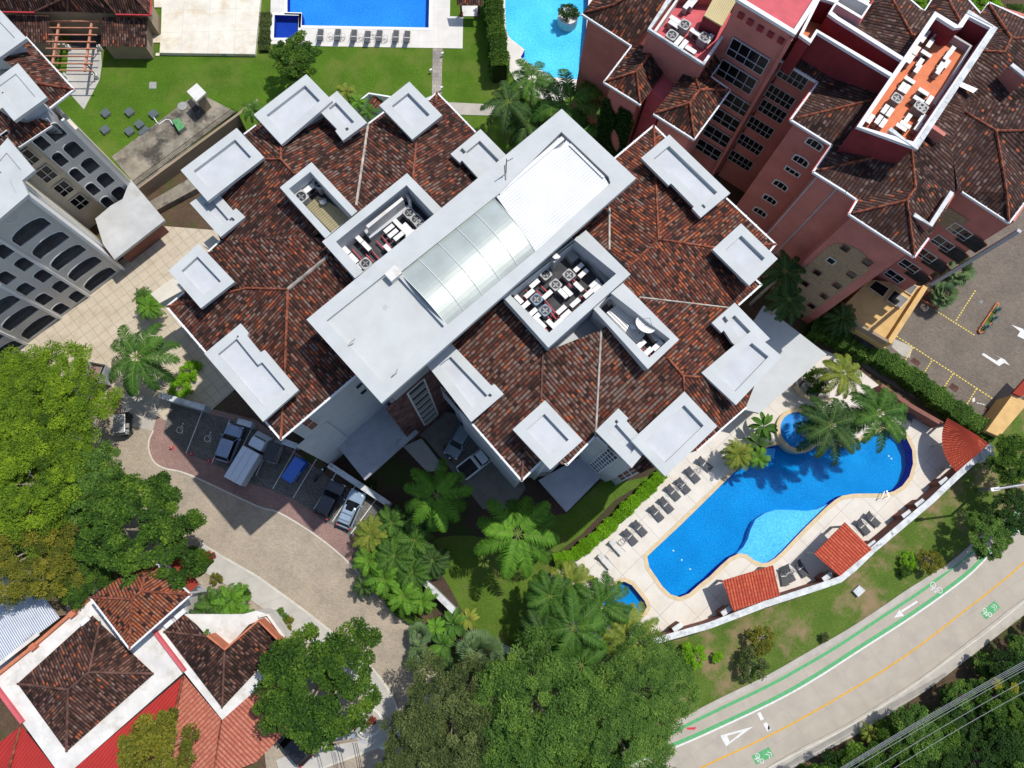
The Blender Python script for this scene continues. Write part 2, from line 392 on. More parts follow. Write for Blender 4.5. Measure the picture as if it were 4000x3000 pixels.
mat('rim',(.3,.31,.32),.1,3.,.3,.5,.7)
mat('soil_red',(.10,.05,.04),.3,1.5,.95)
mat('planter_orange',(.50,.17,.09),.1,2.,.8)
mat('tan_coping',(.60,.48,.30),.08,1.5,.85)
mat('box_green',(.10,.30,.12),.1,2.,.6)
mat('steel_grey_lid',(.09,.115,.12),.1,2.,.5,.4)
mat('concrete_pole',(.55,.53,.49),.08,2.,.85)
mat('cable',(.05,.05,.055),.05,2.,.6)
mat('cable_light',(.28,.29,.31),.05,2.,.6)
mat('road_white',(.66,.66,.63),.10,3.,.85)
mat('road_green',(.10,.36,.15),.10,3.,.85)
mat('road_yellow',(.62,.34,.04),.10,3.,.85)
mat('bay_yellow',(.72,.56,.10),.10,3.,.85)
mat('road_red',(.55,.05,.06),.10,3.,.85)
mat('kerb',(.55,.52,.45),.10,1.,.9)
mat('bark',(.20,.16,.12),.25,2.,.9,bump=.5)
mat('pale_bark',(.36,.31,.25),.2,2.,.9)
mat('polycarb',(.50,.54,.49),.10,.35,.32,.6,.35)
mat('polycarb_edge',(.65,.68,.66),.05,1.,.4)
mat('amber_sheet',(.42,.36,.19),.2,1.,.35,.5)
mat('sofa',(.5,.38,.24),.2,2.,.9)
mat('tin_panel',(.40,.44,.50),.12,.5,.45,.4,.3,stain=(.15,.04,.035),stain_scale=.35,stain_lo=.56,stain_hi=.62)
OR=(.36,.10,.042);RD=(.17,.048,.030);BR=(.085,.040,.030);DK=(.038,.022,.019);GR=(.20,.135,.112);TN=(.25,.125,.085)
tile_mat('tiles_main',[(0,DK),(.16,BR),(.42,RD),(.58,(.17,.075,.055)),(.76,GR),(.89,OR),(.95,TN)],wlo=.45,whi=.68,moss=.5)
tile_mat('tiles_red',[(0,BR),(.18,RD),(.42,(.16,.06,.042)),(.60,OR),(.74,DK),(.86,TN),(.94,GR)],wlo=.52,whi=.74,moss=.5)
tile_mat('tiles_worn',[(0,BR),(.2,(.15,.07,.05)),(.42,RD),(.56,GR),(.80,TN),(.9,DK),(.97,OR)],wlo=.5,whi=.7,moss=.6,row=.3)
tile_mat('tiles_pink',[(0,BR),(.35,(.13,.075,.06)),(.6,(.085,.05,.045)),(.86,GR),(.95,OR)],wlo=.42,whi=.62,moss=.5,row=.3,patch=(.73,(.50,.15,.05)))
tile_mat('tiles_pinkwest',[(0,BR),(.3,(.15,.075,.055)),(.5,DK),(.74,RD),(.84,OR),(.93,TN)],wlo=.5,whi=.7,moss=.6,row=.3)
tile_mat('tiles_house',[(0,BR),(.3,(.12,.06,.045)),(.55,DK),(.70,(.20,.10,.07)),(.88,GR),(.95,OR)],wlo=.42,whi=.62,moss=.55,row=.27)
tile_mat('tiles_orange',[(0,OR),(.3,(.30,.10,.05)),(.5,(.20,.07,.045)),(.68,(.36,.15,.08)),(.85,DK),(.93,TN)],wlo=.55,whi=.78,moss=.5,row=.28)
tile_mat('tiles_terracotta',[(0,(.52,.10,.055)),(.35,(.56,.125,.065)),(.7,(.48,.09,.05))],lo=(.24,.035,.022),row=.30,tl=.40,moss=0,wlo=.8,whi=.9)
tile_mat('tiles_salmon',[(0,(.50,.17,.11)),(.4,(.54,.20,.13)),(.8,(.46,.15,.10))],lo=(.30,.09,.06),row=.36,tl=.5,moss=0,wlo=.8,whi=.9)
mat('ridge_orange',(.24,.075,.042),.55,2.2,.9); mat('ridge_brown',(.13,.065,.05),.4,1.5,.9); mat('ridge_grey',(.30,.27,.24),.25,2.,.9); mat('ridge_pale',(.42,.38,.33),.25,2.,.9)
line_mat('ribbed_white',(.70,.71,.71),.25,43-0,.35,.3,.5,.4,0,.04,wave=True)
line_mat('ribbed_white_b',(.62,.62,.60),.22,-47,.5,.3,.35,.5,.4,.04,wave=True)
line_mat('amber_ribbed',(.36,.31,.17),.22,43,.5,.3,.3,.5,.3,.04,wave=True,axis2=(-47,.9))
line_mat('yellow_ribbed',(.50,.41,.20),.18,60,.3,.3,.5,.4,0,.03,wave=True)
line_mat('red_sheet',(.42,.032,.026),.28,53,.45,.3,.55,.3,0,.05,wave=True)
line_mat('tin_sheet',(.46,.50,.56),.2,-52,.35,.3,.45,.4,.3,.04,wave=True,stain=(.17,.045,.045))
line_mat('north_slab_tile',(.66,.62,.53),3.1,3,.55,.008,.85,.2,0,.0,axis2=(93,3.1),stain=(.52,.42,.28))
line_mat('north_deck_tile',(.62,.595,.55),2.4,2,.35,.012,.85,.2,0,.0,axis2=(92,2.4))
line_mat('deck_slab',(.63,.59,.53),2.75,42,.6,.016,.85,.2,0,.0,axis2=(133,2.75),var=.06,stain=(.58,.51,.42))
line_mat('drive_slab',(.50,.43,.33),1.05,41,.42,.07,.88,.2,0,.0,axis2=(131,1.05),stain=(.40,.33,.24))
line_mat('porch_paving',(.20,.18,.16),2.5,40,.5,.012,.9,.2,0,.0,axis2=(130,2.5),stain=(.13,.10,.08))
line_mat('walk_slab',(.44,.42,.38),3.,20,.5,.01,.9,.2,0,.0,var=.1)
line_mat('road_concrete',(.395,.35,.29),3.6,-60,.30,.008,.9,.2,0,.0,axis2=(30,3.4),var=.06,stain=(.33,.30,.26))
paver_mat('street_paver',[(.47,.40,.31),(.35,.30,.24)],20,mortar=(.2,.17,.13),stain=(.40,.33,.25))
paver_mat('bay_paver',[(.22,.205,.195),(.13,.125,.12)],35,.24,.12,mortar=(.03,.04,.025),stain=(.09,.09,.085))
paver_mat('pink_paver',[(.36,.235,.205),(.27,.175,.155)],35,mortar=(.15,.09,.08))
paver_mat('brown_paver',[(.225,.19,.155),(.16,.135,.115)],20,.24,.12,mortar=(.08,.07,.055),stain=(.15,.125,.10))
paver_mat('walk_tile',[(.36,.33,.29),(.24,.215,.2)],0,.5,.5,mortar=(.12,.11,.1))
grass_mat('lawn',(.060,.130,.012),(.090,.180,.018),dry=(.14,.17,.035),dlo=.48,dhi=.72)
grass_mat('garden_grass',(.07,.13,.018),(.11,.19,.028),dry=(.15,.15,.05),dlo=.5,dhi=.72)
grass_mat('verge_grass',(.075,.135,.022),(.115,.18,.035),dry=(.27,.19,.11),dlo=.47,dhi=.62)
grass_mat('soil',(.085,.06,.04),(.13,.09,.065),dry=(.06,.085,.02),dlo=.5,dhi=.62)
grass_mat('garden_soil',(.06,.042,.035),(.10,.062,.055),dry=(.045,.07,.018),dlo=.48,dhi=.6)
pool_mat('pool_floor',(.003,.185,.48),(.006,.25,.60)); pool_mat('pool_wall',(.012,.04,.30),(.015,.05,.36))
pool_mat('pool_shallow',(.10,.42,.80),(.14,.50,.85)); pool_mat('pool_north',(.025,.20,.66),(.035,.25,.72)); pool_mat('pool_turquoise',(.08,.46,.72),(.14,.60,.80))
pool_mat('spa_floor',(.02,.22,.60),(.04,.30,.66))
water_mat('pool_water',(.80,.96,1.),9.,.12)
# ---------------- ground, paths, roads (all real sheets) ----------------
def sheet(name,pts,z,m,holes=()):
    mb=MB(); P=[Vector((p[0],p[1],z)) for p in pts]; mb.poly(P,[[Vector((h[0],h[1],z)) for h in hh] for hh in holes]); return struct(name,mb,m)
def slab(name,pts,z0,z1,m,holes=()):
    mb=MB(); mb.prism(pts,z0,z1,holes=holes); return struct(name,mb,m)
def smooth_poly(P,n=5):
    """Catmull-Rom rounding of a closed outline"""
    out=[];k=len(P)
    for i in range(k):
        p0,p1,p2,p3=P[i-1],P[i],P[(i+1)%k],P[(i+2)%k]
        for j in range(n):
            t=j/n; out.append(.5*((2*p1)+(-p0+p2)*t+(2*p0-5*p1+4*p2-p3)*t*t+(-p0+3*p1-3*p2+p3)*t**3))
    return out
def smooth_line(P,n=6):
    out=[];P=[P[0]*2-P[1]]+list(P)+[P[-1]*2-P[-2]]
    for i in range(1,len(P)-2):
        p0,p1,p2,p3=P[i-1],P[i],P[i+1],P[i+2]
        for j in range(n):
            t=j/n; out.append(.5*((2*p1)+(-p0+p2)*t+(2*p0-5*p1+4*p2-p3)*t*t+(-p0+3*p1-3*p2+p3)*t**3))
    return out+[P[-2]]
def strip(pts,w,z):
    """flat band of width w centred on a polyline"""
    L_=[];R_=[]
    for i,p in enumerate(pts):
        a=pts[max(0,i-1)];b=pts[min(len(pts)-1,i+1)];d=(b-a);d.z=0;d.normalize();n=Vector((-d.y,d.x,0))*w/2
        L_.append(Vector((p.x+n.x,p.y+n.y,z)));R_.append(Vector((p.x-n.x,p.y-n.y,z)))
    return L_,R_
def strip_mb(mb,pts,w,z):
    a,b=strip(pts,w,z)
    for i in range(len(a)-1): mb.poly([b[i],b[i+1],a[i+1],a[i]])
    return mb
def wall_strip(mb,pts,w,z0,z1):
    a,b=strip(pts,w,0); mb.prism(b+a[::-1],z0,z1); return mb
pool_out=L('c2 1168,1490 1185,1580 1240,1659 c3 1300,90 1370,158 1450,182 1530,150 1620,70 c2 1710,1659 1800,1570 1880,1500 1960,1462 2030,1472 2090,1520 2160,1548 d2 0,1540 60,1505 130,1440 310,1250 500,1065 580,1000 640,965 740,948 880,946 1010,946 1090,925 1160,880 1220,800 1252,690 1245,570 1195,465 1115,400 1000,400 880,450 740,525 600,548 500,520 400,540 250,560 110,520 0,545 c2 2140,600 2000,690 1890,790 1690,990 1450,1225 1230,1430')
kid_line=L('c2 1950,1466 2010,1410 2050,1340 2072,1260 2115,1170 2200,1112 d2 80,1085 200,1085 350,1095 440,1080 530,1035')
kid_pool=kid_line+L('d2 500,1065 310,1250 130,1440 60,1505 0,1540 c2 2160,1548 2090,1520 2030,1472 1960,1462')
small_pool=L('c3 975,50 1035,80 1090,145 1145,215 1166,265 1140,310 1060,370 970,380 870,345 795,290 788,225 840,145 900,75 940,52')
spa_c=P1('d2 252,405'); SPR=2.02
def circ(c,r,n=32,z=0.): return [Vector((c.x+r*math.cos(2*math.pi*k/n),c.y+r*math.sin(2*math.pi*k/n),z)) for k in range(n)]
npool=L('b0 272,-120 1500,-120 1492,242 395,222 398,112 272,108',2.); nspa=L('b0 162,132 372,138 360,330 155,330',2.)
tpool=L('b0 2150,-120 2160,250 2185,320 c0 0,345 110,430 75,495 150,550 220,590 350,670 600,690 640,600 620,500 660,0 660,-120',2.)
# base terrain
slab_holes=[inset(pool_out,-.3),inset(small_pool,-.3)]
B=[Vector(v) for v in ((-260,-220,-.03),(260,-220,-.03),(260,260,-.03),(-260,260,-.03))]
sheet('ground',B,-.03,'soil',slab_holes)
# north terrace (2 m above the drive)
north=L('n 250,-260 2500,-260 2500,300 2300,800 1700,900 1080,760 925,430 a0 2040,970 1190,1625 n 300,740 150,400 150,-260',2.)
slab('north_lawn',north,-.02,2.,'lawn',[inset(npool,-.25),inset(nspa,-.25),inset(tpool,-.25)])
mb=MB(); mb.prism(L('a0 1425,-100 2260,-100 2205,470 1380,458 1392,300 1400,30',2.4),2.,2.45); mb.prism(L('a0 1330,-100 1400,-100 1400,60 1330,60',2.2),2.,2.15); mb.prism(L('a0 1320,295 1395,295 1385,365 1310,365',2.2),2.,2.15); mb.prism(L('a0 1345,455 1380,455 1376,478 1342,478',2.2),2.,2.15); struct('court_slab',mb,'north_slab_tile')
npd=L('b0 -60,-120 130,-120 125,100 118,380 390,390 540,398 1785,418 1790,145 1675,140 1680,-120',2.05)
slab('north_pool_deck',npd,2.0,2.05,'north_deck_tile',[npool,nspa])
slab('turquoise_pool_deck',L('b0 2105,-120 2120,250 2165,560 2300,800 c0 400,900 660,700 700,-120',2.05),2.0,2.05,'north_deck_tile',[tpool])
sheet('garden_path',L('b0 1527,415 1612,415 1602,820 1520,820',2.01),2.01,'walk_tile')
slab('side_path',L('b0 1650,885 1930,898 2300,930 2300,1010 1760,992',2.01),2.0,2.06,'concrete')
sheet('pergola_path',L('a0 620,330 870,400 880,560 860,690 725,945 560,760 590,450',2.01),2.01,'walk_slab')
terrace=L('a0 965,1355 1615,868 1770,830 2035,968 1190,1620',2.)
slab('service_terrace',terrace,2.0,2.03,'dark_concrete')
# SE pool terrace
deck=L('n 2172,2196 c2 560,1470 760,1310 1060,1010 1290,780 n 2640,1800 2930,1560 3120,1330 3300,1400 3440,1510 d2 980,10 1500,345 1925,530 1650,790 900,1450 620,1659 n 3000,2368 2548,2520 2250,2520 2120,2330')
circ_spa=circ(spa_c,SPR+.02)
sheet('pool_deck',deck,.0,'deck_slab',[pool_out,small_pool])
def pool(name,out,zt,depth,label,floor,wallm='pool_wall',copw=.42,copm='tan_coping',wl=.1,cop=True,group=None,water='pool_water'):
    c=sum(out,Vector())/len(out); t=thing(name,label,'swimming pool',(c.x,c.y,zt-depth),group)
    mb=MB(); P=out if area(out)>0 else out[::-1]
    mb.poly([(p.x,p.y,zt-depth) for p in P]); obj('pool_floor',mb,floor,t)
    mb=MB(); H=[Vector((p.x,p.y,0)) for p in P][::-1]; mb.wall(H,zt-depth,zt); obj('pool_side',mb,wallm,t)
    mb=MB(); mb.poly([(p.x,p.y,zt-wl) for p in P]); obj('water',mb,water,t)
    if cop:
        mb=MB(); o2=inset(P,-copw); n=len(P)
        for i in range(n):
            j=(i+1)%n; mb.add([(P[i].x,P[i].y,zt+.03),(P[j].x,P[j].y,zt+.03),(o2[j].x,o2[j].y,zt+.03),(o2[i].x,o2[i].y,zt+.03)],[[3,2,1,0]][0:1] and [[0,3,2,1]])
        mb.wall([Vector((p.x,p.y,0)) for p in o2],zt,zt+.03); mb.wall(H,zt-.02,zt+.03); obj('coping',mb,copm,t)
    return t
po=smooth_poly(pool_out,3)
pool_t=pool('swimming_pool',pool_out,0.,1.35,'large free-form blue pool with a round kidney end, sun loungers along its side','pool_floor')
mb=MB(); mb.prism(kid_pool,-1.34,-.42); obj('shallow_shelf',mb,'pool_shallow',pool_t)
for k in range(4):
    s_=MB(); a=P1('c2 2185,%d'%(560+k*22)); b=P1('d2 85,%d'%(560+k*20)); s_.box(((a.x+b.x)/2,(a.y+b.y)/2,-1.0+.0-k*.1),((b-a).length,.3,.5-k*.02),math.atan2(b.y-a.y,b.x-a.x)); obj('pool_step',s_,'pool_shallow',pool_t)
for q in ('d2 1045,622','d2 1068,645','c2 1395,1440','c2 1468,1520','c2 1540,1600'):
    p=P1(q,-1.3); s_=MB(); s_.cyl(p,.09,-1.35,-1.31,10); obj('pool_light',s_,'white_trim',pool_t)
pool('swimming_pool',small_pool,0.,.7,'small rounded blue pool beside the palms, near the end of the large pool','pool_floor')
# raised spa
t=thing('spa_pool','round raised blue spa with tan rim at the head of the large pool','swimming pool',(spa_c.x,spa_c.y,0))
mb=MB(); 
for r0,r1,z in ((SPR,SPR+.45,.4),):
    a=circ(spa_c,r0,40);b=circ(spa_c,r1,40)
    for i in range(40):
        j=(i+1)%40; mb.add([(a[i].x,a[i].y,z),(a[j].x,a[j].y,z),(b[j].x,b[j].y,z),(b[i].x,b[i].y,z)],[[0,3,2,1]])
    mb.wall(b,-.9,z); mb.wall(a[::-1],.1,z)
obj('rim',mb,'tan_coping',t)
mb=MB(); mb.poly([(p.x,p.y,.03) for p in circ(spa_c,SPR,40)]); obj('spa_floor',mb,'spa_floor',t)
mb=MB(); mb.wall(circ(spa_c,SPR-.003,40)[::-1],0.03,.39); obj('spa_side',mb,'pool_wall',t)
mb=MB(); a=circ(spa_c,SPR-.01,40); b=circ(spa_c,SPR-.45,40); 
for i in range(40):
    j=(i+1)%40; mb.add([(a[i].x,a[i].y,.15),(a[j].x,a[j].y,.15),(b[j].x,b[j].y,.15),(b[i].x,b[i].y,.15)],[[0,3,2,1]])
mb.wall(b[::-1],.03,.15); obj('spa_bench',mb,'spa_floor',t)
water_mat('spa_water',(.85,.95,1.),3.5,1.)
mb=MB(); mb.poly([(p.x,p.y,.3) for p in circ(spa_c,SPR-.005,40)]); obj('water',mb,'spa_water',t)
pool('swimming_pool',npool,2.05,1.3,'rectangular blue pool of the north garden with a row of seven grey loungers','pool_north',copm='white_trim',copw=.35)
pool('swimming_pool',nspa,2.05,.9,'small square dark blue pool beside the round green tree','pool_wall',copm='white_trim',copw=.3)
pool('swimming_pool',tpool,2.05,1.2,'turquoise free-form pool with a round planter, between hedge and pink building','pool_turquoise',cop=False)
# drives, street, bays
sheet('driveway',L('n 600,880 850,900 1010,1440 760,1660 640,1640 500,1560 330,1560 30,1340 480,1010'),.010,'drive_slab')
sheet('street',L('n 380,1560 620,1540 700,1640 1400,2130 1600,2420 1760,2700 1640,2860 1640,3100 1050,3100 1000,2620 850,2320 500,2250 250,2100 250,1700'),.004,'street_paver')
sheet('entrance_walk',L('a2 940,0 1070,130 1040,280 1000,300 890,220'),.016,'pink_paver')
sheet('gate_apron',L('a2 1075,90 1400,130 1320,405 1165,370 1040,280'),.017,'concrete')
sheet('pink_paving',L('a2 1400,150 1310,400 1288,560 1315,655 1400,725 1640,785 n 1000,1972 b2 200,1110 500,1292 740,1480 900,1659 1100,1660 1040,1180 n 1300,1880 1000,1640 800,1590'),.008,'pink_paver')
sheet('parking_bays',L('a2 1480,165 1985,305 n 1010,1680 1290,1870 b2 1105,1080 1040,1172 808,1312 640,1212 330,1000 130,915 n 1000,1895 a2 1990,760 1840,690 1620,600 1500,490 1410,430'),.012,'bay_paver')
mb=MB()
for s_ in ('a2 1750,230 1608,600','a2 1985,310 1832,680','a2 2180,375 2010,720','b2 155,460 0,790','b2 345,555 145,905','b2 525,645 320,985','b2 695,765 500,1080','b2 870,865 660,1190','b2 1035,1000 808,1310'):
    strip_mb(mb,L(s_),.09,.017)
struct('bay_lines',mb,'road_white')
kerb=smooth_line(L('a2 1325,400 1285,500 1295,600 1340,680 1430,730 1640,785 n 1000,1975 b2 200,1112 500,1295 740,1485 900,1650 n 1480,2330'),4)
mb=MB(); strip_mb(mb,kerb,.16,.02); struct('kerb_strip',mb,'kerb')
# wheelchair symbols
def wheelchair(c,ang,s=1.):
    mb=MB(); ca,sa=math.cos(ang),math.sin(ang)
    def q(x,y): return Vector((c.x+(x*ca-y*sa)*s,c.y+(x*sa+y*ca)*s,.018))
    strip_mb(mb,[q(.28*math.cos(a),-.15+.28*math.sin(a)) for a in [math.radians(d) for d in range(110,430,16)]],.06,.018)
    strip_mb(mb,[q(-.02,.38),q(.0,.0),q(.25,-.02),q(.36,-.34),q(.46,-.3)],.06,.02); strip_mb(mb,[q(-.01,.2),q(.2,.2)],.05,.022)
    mb.poly([q(-.03+.07*math.cos(a),.5+.07*math.sin(a)) for a in [k*math.pi/4 for k in range(8)]])
    return mb
for q_ in ('a2 1560,385','a2 1800,460'): struct('wheelchair_symbol',wheelchair(P1(q_),math.radians(-25),1.15),'road_white')
# street-side walks
mb=MB(); wk=smooth_line(L('n 760,2160 a3 1890,-70 b3 -60,80 130,215 330,360 560,540 800,740 960,905 1075,1070 1130,1230 1050,1350 870,1430 600,1530 200,1680'),4)
a,b=strip(wk,2.1,0); mb.prism(b+a[::-1],0,.12); struct('sidewalk',mb,'walk_slab')
mb=MB(); a2_,_=strip(wk,2.55,0); mb.prism(b+[]+a[::-1],0,.0,top=False); 
kb=MB(); strip_mb(kb,[ (p+q)/2 for p,q in zip(a,a2_)],.22,.135); struct('kerb',kb,'kerb')
sheet('corner_apron',L('b3 1215,1150 1270,1380 1240,1480 1130,1510 1000,1470 1150,1380 1205,1260'),.014,'terrace_white')
# east verge and road
sheet('verge',L('n 1900,2480 2540,2480 3000,2350 3880,1700 4300,1200 4300,2200 3300,2900 2400,3250 1700,3250'),-.012,'verge_grass')
roadtop='n 1750,3250 c3 1000,1500 1680,1135 2212,880 d3 0,860 380,660 700,480 1000,285 1200,150 1400,20 d2 1640,1500 1900,1290 2212,1010 n 4150,1760'
roadbot='n 1900,3500 d3 -900,2130 0,1659 300,1500 640,1328 1000,1110 1300,910 1650,655 1900,470 2212,215 n 4200,2180'
rt=smooth_line(L(roadtop),3); rb=smooth_line(L(roadbot),3)
sheet('road',rt+rb[::-1],.0,'road_concrete')
g1=smooth_line(L('n 1750,3290 c3 900,1659 1300,1405 1660,1215 2212,950 d3 300,785 600,608 1000,345 1300,148 1500,0 d2 1740,1470 2000,1240 2212,1050 n 4150,1780'),4)
g2=smooth_line(L('n 1900,3290 c3 950,1655 1590,1375 2212,1085 d3 370,882 800,607 1250,318 1690,0 d2 1920,1440 2212,1195 n 4150,1850'),4)
mb=MB(); strip_mb(mb,g1,.3,.006); strip_mb(mb,g2,.34,.006); struct('cycle_lane_lines',mb,'road_green')
off=[]; 
for i,p in enumerate(g2):
    a_=g2[max(0,i-1)];b_=g2[min(len(g2)-1,i+1)];d=(b_-a_).normalized(); off.append(p+Vector((d.y,-d.x,0))*.29)
mb=MB(); strip_mb(mb,off,.16,.006)
ar=L('d3 1290,220 1155,305'); strip_mb(mb,ar,.2,.006); mb.poly(L('d3 1090,360 1138,290 1175,345',.006))
# give-way triangle (outline) and dashes
tr=L('c3 1800,1378 2085,1300 1850,1472',.006); ti=L('c3 1858,1380 1990,1345 1882,1432',.006); mb.poly(tr,[ti])
for q_ in ('c3 2118,1185 2145,1175 2178,1235 2150,1250','c3 2170,1275 2200,1262 2240,1325 2205,1345','d3 0,1290 10,1285 18,1320 0,1335'): mb.poly(L(q_,.006))
struct('road_markings',mb,'road_white')
yl=smooth_line(L('n 2500,3125 c3 1630,1659 2212,1385 d3 500,1113 1160,710 1700,300 2080,0 d2 2212,1545 n 4150,2110'),4)
mb=MB(); strip_mb(mb,yl,.16,.006); struct('centre_line',mb,'road_yellow')
struct('lane_marker',MB().poly(L('c3 1500,1310 1595,1305 1580,1328 1520,1328',.007)),'road_red')
def bike(c,ang,s,z=.01):
    mb=MB(); ca,sa=math.cos(ang),math.sin(ang)
    def q(x,y): return Vector((c.x+(x*ca-y*sa)*s,c.y+(x*sa+y*ca)*s,z))
    for cx in (-.5,.5): strip_mb(mb,[q(cx+.32*math.cos(a),.32*math.sin(a)) for a in [math.radians(d) for d in range(0,361,24)]],.07,z)
    strip_mb(mb,[q(-.5,0),q(-.15,.5),q(.35,.5),q(.5,0)],.07,z); strip_mb(mb,[q(-.15,.5),q(-.02,.0),q(.35,.5)],.06,z+.002); strip_mb(mb,[q(-.25,.6),q(-.05,.6)],.07,z)
    strip_mb(mb,[q(.35,.5),q(.32,.68),q(.5,.68)],.06,z); return mb
rd=math.atan2(*( (yl[-8]-yl[-20]).yx)) if False else math.radians(32)
struct('cycle_symbol',bike(P1('d3 1455,100'),rd+math.pi/2+.3,.85),'road_white')
for i,(c_,poly,ch) in enumerate((('d3 1895,315','d3 1835,320 1955,215 2008,270 1885,378','d3 1955,270'),('c3 2140,1575','c3 2070,1555 2212,1480 d3 10,1480 48,1555 c3 2110,1630','d3 8,1545'))):
    struct('cycle_patch',MB().poly(L(poly,.008)),'road_green'); struct('cycle_symbol',bike(P1(c_),rd+(.3 if i==0 else .1)+math.pi*.5,.62,.013),'road_white')
    mb=MB(); c=P1(ch)
    for k in (0,.28):
        d=Vector((math.cos(rd+.2),math.sin(rd+.2),0));n=Vector((-d.y,d.x,0)); b=c+d*k; strip_mb(mb,[b-n*.28-d*.2,b,b+n*.28-d*.2],.08,.013)
    struct('chevron',mb,'road_white')
mb=MB(); q0=rb; sw=smooth_line(L('n 2200,3300 d3 -400,1935 90,1659 360,1510 700,1335 1050,1118 1320,945 1480,830 1660,690 1950,465 2212,262 n 4200,2230'),3)
strip_mb(mb,sw,.1,.12); a,b=strip(sw,1.25,0); mb=MB(); mb.prism(b+a[::-1],-.02,.10); struct('road_walk',mb,'concrete')
mb=MB(); a,b=strip(rb,.16,0); mb.prism(b+a[::-1],-.02,.13); struct('road_kerb',mb,'kerb')
up_=smooth_line(L('n 1850,3280 c3 930,1560 1670,1145 2202,885 d3 370,668 690,486 990,290 1190,152 1390,25 d2 1650,1505 2202,1012'),3)
mb=MB(); a,b=strip(up_,.55,0); mb.prism(b+a[::-1],-.02,.1); struct('verge_kerb',mb,'concrete')
# NE car park
sheet('car_park',L('n 3300,1380 3480,1250 3860,880 4000,600 4300,500 4300,1300 3990,1560 3860,1740 3650,1600 3440,1480'),.004,'brown_paver')
sheet('paving_patch',L('p4 555,385 655,430 640,490 600,480 540,430'),.009,'concrete')
mb=MB()
def dashes(a,b,n):
    for k in range(n):
        p=a.lerp(b,(k+.1)/n);q=a.lerp(b,(k+.68)/n); strip_mb(mb,[p,q],.13,.01)
for s_,n in (('p4 1002,118 892,290',13),('p4 780,228 1000,368',16),('p4 565,370 1100,718',34),('p4 505,430 468,490',4),('p4 660,432 575,568',11),('p4 762,505 682,632',10),('p4 878,578 790,712',11),('p4 1008,660 922,800',11)):
    a,b=L(s_); dashes(a,b,n)
struct('parking_lines',mb,'bay_yellow')
mb=MB()
for s_ in ('p4 1038,468 1046,465 1112,508 1126,500 1142,490 1112,480 1095,468 1165,503 1192,533 1160,516 1132,536 1100,520',
           ):
    mb.poly(L('p4 1036,472 1046,464 1118,508 1142,492 1096,468 1163,500 1192,533 1160,518 1132,536',.01))
mb.poly(L('p4 1200,308 1262,330 1300,370 1300,420 1275,390 1232,370 1248,345',.01)); mb.poly(L('d1 1690,610 1705,600 1778,655 1765,665',.01)); mb.poly(L('d1 1645,640 1660,632 1712,668 1680,655',.01)); mb.poly(L('p4 985,715 998,708 1000,730 985,735',.01))
for k in range(3): mb.poly(L('p4 %d,%d %d,%d %d,%d %d,%d'%(1010+k*16,735+k*4,1022+k*16,738+k*4,1020+k*16,743+k*4,1008+k*16,740+k*4),.01))
struct('arrows',mb,'road_white')
for s_ in ('p4 660,487 700,518 685,538 642,508','p4 872,627 912,655 895,682 852,652','p4 1065,757 1105,785 1090,808 1045,780'):
    t=tag(obj('drain_cover',MB().prism(L(s_),0,.02),'soil_red'),'reddish metal drain cover in the brown car park, '+{'p4 6':'nearest the yellow terrace','p4 8':'in the middle bay','p4 1':'beside the tan wall'}[s_[:4]],'drain cover','drain covers in the car park')
tag(obj('drain_cover',MB().prism(L('d1 1840,930 1862,945 1845,972 1822,950'),0,.015),'steel_grey_lid'),'small round dark manhole near the long planter','manhole')
# gardens
sheet('garden_bed',L('n 640,1440 1000,1560 1300,1840 1420,1960 1560,2080 1760,2560 2300,2600 2180,2220 2560,1860 2700,1700 2000,1300 1400,1200 900,1200'),-.008,'garden_soil')
sheet('garden_lawn',smooth_poly(L('n 1680,2120 1900,2100 2180,2200 2160,2340 2200,2540 1990,2570 1850,2450 1760,2300'),4),-.003,'garden_grass')
sheet('hedge_lawn',L('c2 385,1460 600,1300 880,1010 1270,770 960,850 780,830 470,1120 250,1160 200,1400'),-.003,'garden_grass')
sheet('porch_paving',L('b2 1400,440 1560,220 1900,300 2212,520 2330,900 2212,1080 1960,1080 1700,760 1460,470'),.0,'porch_paving')
sheet('stepping_path',L('b2 1270,540 1430,470 1640,740 1480,760'),.001,'walk_slab')
sheet('yard',L('n 0,2200 330,2200 400,2330 250,2480 0,2700 -200,2700 -200,2200'),.0,'concrete')
# ---------------- roofs, walls, parapets ----------------
def uvframe(n,ang0,frame=None):
    """downslope direction snapped to the building's own axes"""
    d=Vector((n.x,n.y)); 
    if d.length<1e-4: a=ang0
    else: a=math.atan2(d.y,d.x)
    k=round((a-ang0)/(math.pi/2)); a=ang0+k*math.pi/2
    if frame is not None: a=frame
    return Vector((math.cos(a),math.sin(a)))
def roof(parent,faces,matname,ang=43.,thick=.14,name='roof',dirs=None):
    """faces: lists of 'x,y,z' strings / world points -> one tiled roof mesh with UVs in metres"""
    a0=math.radians(ang)
    for fi,f in enumerate(faces):
        dv=None; mb=MB()
        if isinstance(f,tuple): f,dv=f
        P=L(f,EAVE) if isinstance(f,str) else f
        # best plane downslope from newell
        n=newell(P); n=n if n.z>0 else -n; n.normalize()
        d=uvframe(n,a0,math.radians(dv) if dv is not None else None); h=Vector((-d.y,d.x)); k=1/math.sqrt(max(.2,n.z))
        mb.poly_cut(P,CUTS if parent is MBL else [],uvf=lambda p:(p.x*h.x+p.y*h.y,(p.x*d.x+p.y*d.y)*1.03))
        o=obj('roof_slope',mb,matname,parent)
    return o
